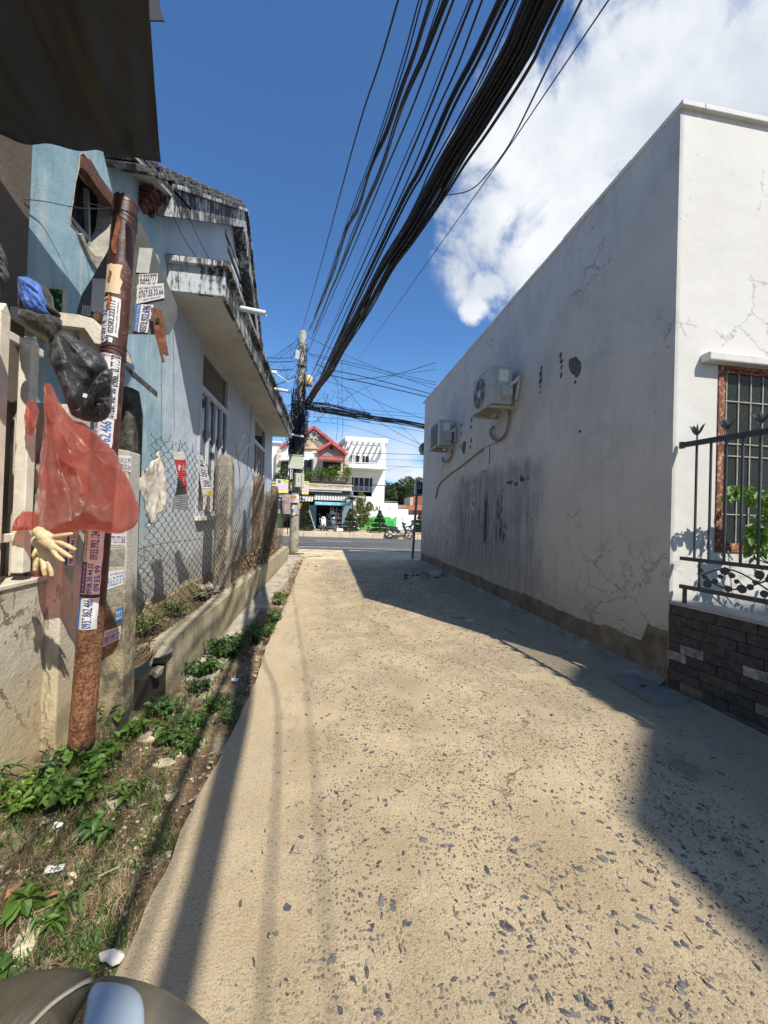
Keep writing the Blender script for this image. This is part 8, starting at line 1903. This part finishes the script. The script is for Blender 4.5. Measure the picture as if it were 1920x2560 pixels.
# shrubs and palms by the wall
shb = thing('roadside_shrub', 'loose yellow-green shrub in front of the white lettered wall', 'shrub', far(1000, 1035, 29)); b_ = MB(); crown(b_, far(990, 890, 29), (.62, .4, 1.0), 3200, .13, .045, 5); crown(b_, far(1010, 960, 29), (.45, .3, .55), 900, .13, .045, 15); b_.build('foliage', leafmat('yellowish_leaf', (.13, .16, .045), .5), shb, fix=False); m_ = MB(); m_.tube([far(985, 1035, 29), far(980, 900, 29)], .04, 5); m_.build('trunk', M_BARK, shb)
def palm(lab, x, yb, yt, Yp, nf, L, seed, mt, droop=.9, tr=.09, group=None):
    p0, p1 = far(x, yb, Yp), far(x, yt, Yp); root = thing('palm_tree', lab, 'palm', p0, group); m_ = MB(); m_.tube([p0, (p0+p1)/2+Vector((.05, 0, 0)), p1], [tr, tr*.8, tr*.7], 7); m_.build('trunk', M_BARK, root); r = random.Random(seed)
    for k in range(nf):
        a = k/nf*6.283+r.uniform(-.2, .2); el = r.uniform(.1, 1.1); P = []; d = Vector((math.cos(a)*math.cos(el), math.sin(a)*math.cos(el), math.sin(el)))
        for j in range(8): u = j/7; P.append(p1+d*L*u+Vector((0, 0, -droop*L*u*u*.75)))
        f_ = MB(); f_.tube(P, [.02*(1-j/8)+.004 for j in range(8)], 3)
        for j in range(1, 8):
            for h in range(3):
                u = j-1+h/3; i = int(u); p = P[i]+(P[min(i+1, 7)]-P[i])*(u-i); t_ = (P[min(i+1, 7)]-P[i]).normalized(); sd_ = t_.cross(Vector((0, 0, 1))).normalized()
                for sg_ in (-1, 1):
                    l = L*.30*(1-.6*abs(u/7-.4)); e = (sd_*sg_+t_*.6+Vector((0, 0, -.45))).normalized()*l; w = t_*.018*L; f_.add([p-w, p+e*.5-w*.5, p+e, p+e*.5+w*.7, p+w], [(0, 1, 2, 3, 4)])
        f_.build('frond', mt, root, fix=False)
M_PALM = leafmat('palm_leaf', (.045, .075, .025), .4)
palm('small palm in front of the awning between shop and lettered wall', 908, 1035, 745, 29.2, 14, .95, 3, M_PALM, tr=.07)
palm('tall coconut palm behind the white house, left of the street sign', 1500, 900, 585, 48, 16, 2.6, 7, M_PALM, tr=.2, group='coconut palms behind the houses')
palm('shorter coconut palm with drooping fronds behind the brick-red house', 1475, 900, 660, 44, 14, 2.4, 9, M_PALM, tr=.2, group='coconut palms behind the houses')
for i, (x, y, rx, rz, Yt, n, lab) in enumerate(((1270, 720, 1.9, 1.5, 40, 3800, 'dark dense tree right behind the white house'), (1360, 735, 1.8, 1.5, 42, 3400, 'dark green tree in the middle of the row behind the lettered wall'), (1430, 725, 1.6, 1.6, 45, 3000, 'mid-green tree next to the palms'), (1225, 750, 1.2, 1.4, 38, 1800, 'low dark bushy tree against the side of the white house'), (1560, 690, 2.4, 2.6, 50, 3000, 'tree crown above the brick-red house'))):
    p = far(x, y, Yt); root = thing('background_tree', lab, 'tree', (p.x, p.y, 0), 'trees behind the houses'); b_ = MB(); crown(b_, p, (rx, 1.5, rz), n, .28, .09, 60+i); b_.build('crown', M_LFD, root, fix=False); m_ = MB(); m_.tube([(p.x, p.y, 0), (p.x, p.y, p.z)], [.2, .12], 6); m_.build('trunk', M_BARK, root)
fbox('x', 0, 0, 1, 1, 60, .01, M_DARKI) ; bpy.data.objects.remove(bpy.data.objects['x'])
# bamboo prop by topiary
b = MB(); b.tube([far(500, 850, 27.6), far(560, 1035, 27.2)], .03, 5); tag(b.build('bamboo_pole', simple('bamboo', (.45, .40, .28), .7)), 'pale bamboo stake leaning beside the topiary right of the utility pole', 'stake')

# ------------------------------------------------------------------ scooters
M_TYRE = simple('tyre_rubber', (.025, .025, .025), .85, bump=0, obj=True); M_RIM = simple('scooter_alloy', (.5, .49, .46), .35, metal=.6, bump=0, obj=True); M_SEAT = simple('scooter_seat', (.03, .03, .032), .6, bump=0, obj=True); M_CHR = simple('dull_chrome', (.55, .54, .5), .25, metal=.8, bump=0, obj=True)
M_LENS = simple('lamp_lens', (.6, .62, .6), .1, bump=0, obj=True)
def scooter(label, loc, rz, body, sc=1.0):
    """local: front wheel towards +x, wheels on z = 0"""
    root = thing('motor_scooter', label, 'motor scooter', loc, 'scooters across the street'); root.rotation_euler = (0, 0, rz); root.scale = (sc,)*3
    def B(nm, m_, mt, par=root, **kw): return m_.build(nm, mt, par, world=False, **kw)
    for x in (-.60, .64):
        m_ = MB(); m_.tube([(x+.26*math.cos(k/22*6.2832), 0, .29+.26*math.sin(k/22*6.2832)) for k in range(23)], .036, 6, ref=(0, 1, 0)); wh_ = B('wheel', m_, M_TYRE)
        m_ = MB(); m_.tube([(x+.215*math.cos(k/22*6.2832), 0, .29+.215*math.sin(k/22*6.2832)) for k in range(23)], .014, 5, ref=(0, 1, 0)); m_.lathe([(.05, -.05), (.05, .05)], (x, 0, .29), 10, 'Y')
        for k in range(10): a = k/10*6.283; m_.tube([(x+.04*math.cos(a), .02*(-1)**k, .29+.04*math.sin(a)), (x+.215*math.cos(a), 0, .29+.215*math.sin(a))], .006, 4)
        B('rim', m_, M_RIM, wh_)
    m_ = MB(); m_.prism([(-.78, .72), (-.55, .78), (-.15, .70), (.05, .52), (.12, .40), (-.05, .36), (-.30, .42), (-.55, .58), (-.80, .66)], lambda u, v, d: (u, d, v), -.11, .11); B('body', m_, body, bevel=.03)
    m_ = MB(); m_.prism([(-.80, .735), (-.60, .80), (-.20, .76), (-.02, .70), (.0, .655), (-.2, .69), (-.55, .765)], lambda u, v, d: (u, d, v), -.12, .12); B('seat', m_, M_SEAT, bevel=.03)
    m_ = MB(); m_.prism([(.20, .95), (.30, .98), (.46, .60), (.52, .40), (.42, .36), (.34, .52), (.22, .72)], lambda u, v, d: (u, d, v), -.17, .17); B('leg_shield', m_, body, bevel=.03)
    m_ = MB(); m_.prism([(.0, .44), (.34, .40), (.42, .34), (.10, .28), (-.05, .34)], lambda u, v, d: (u, d, v), -.07, .07); m_.prism([(-.3, .40), (.05, .38), (.10, .22), (-.25, .22)], lambda u, v, d: (u, d, v), -.10, .10); B('engine', m_, M_RIM, bevel=.02)
    m_ = MB(); m_.prism([(.40, .64), (.62, .60), (.86, .46), (.90, .38), (.78, .52), (.60, .565), (.42, .56)], lambda u, v, d: (u, d, v), -.055, .055); B('front_mudguard', m_, body, bevel=.015)
    m_ = MB()
    for y in (-.07, .07): m_.tube([(.36, y, .80), (.52, y, .50), (.64, y, .29)], .022, 6)
    B('fork', m_, M_CHR)
    m_ = MB(); m_.prism([(.16, .98), (.24, 1.08), (.38, 1.02), (.44, .90), (.34, .86), (.22, .90)], lambda u, v, d: (u, d, v), -.11, .11); hd = B('headset', m_, body, bevel=.03)
    m_ = MB(); m_.lathe([(.02, .455), (.075, .44), (.085, .40)], (0, 0, .965), 12, 'X'); B('headlight', m_, M_LENS, smooth=True)
    m_ = MB(); m_.tube([(.16, -.33, 1.02), (.22, -.15, 1.03), (.24, 0, 1.03), (.22, .15, 1.03), (.16, .33, 1.02)], .016, 6); B('handlebar', m_, M_SEAT)
    for y in (-.25, .25):
        m_ = MB(); m_.tube([(.2, y*.8, 1.03), (.2, y*1.1, 1.20)], .006, 5); m_.lathe([(.005, -.012), (.055, 0), (.05, .012)], (.2, y*1.15, 1.23), 12, 'X'); B('mirror', m_, M_SEAT)
    m_ = MB(); m_.tube([(-.05, -.14, .26), (-.35, -.16, .27), (-.80, -.17, .38)], [.018, .04, .045], 8); B('exhaust', m_, M_CHR, smooth=True)
    m_ = MB(); m_.tube([(-.62, -.10, .72), (-.80, -.10, .86), (-.92, -.05, .87), (-.92, .05, .87), (-.80, .10, .86), (-.62, .10, .72)], .013, 5); B('grab_rail', m_, M_CHR)
    m_ = MB(); m_.box(-.84, -.05, .60, -.80, .05, .70); B('tail_light', m_, simple('tail_red', (.4, .02, .02), .3, bump=0, obj=True))
    m_ = MB(); m_.tube([(-.05, .12, .28), (-.08, .24, .02)], .012, 5); B('kickstand', m_, M_CHR); return root
S_ = at(640+1345*.26522, 1050+1122*.26522, Z=.01)
scooter('black and silver scooter parked side-on at the kerb, front wheel to the right', (S_.x, S_.y, .02), -.12, simple('black_scooter_paint', (.05, .055, .06), .25, var=.3, scale=3, bump=0, obj=True), 1.06)
q = far(625, 1035, 28.4); scooter('white and dark scooter facing the street at the left of the shop opening', (q.x, 28.6, .28), -1.35, simple('white_scooter_paint', (.45, .45, .45), .3, bump=0, obj=True), .98)
q = far(705, 1040, 28.0); scooter('dark green scooter facing the street in front of the shop shelf', (q.x, 28.1, .28), -1.1, simple('teal_scooter_paint', (.04, .10, .11), .25, bump=0, obj=True), .98)
q = far(1500, 1040, 27.8); scooter('dark scooter half hidden behind the street sign post', (q.x-.1, 27.0, .28), 2.9, simple('black_scooter_paint', (.05, .055, .06), .25, bump=0, obj=True), .95)
q = far(790, 1035, 27.2); b = MB(); b.obox((q.x, 27.4, .42), .5, .35, .2, Matrix.Rotation(.2, 3, 'Z')); tag(b.build('white_crate', M_WHF, bevel=.02), 'small white crate on the pavement right of the parked scooters', 'crate')
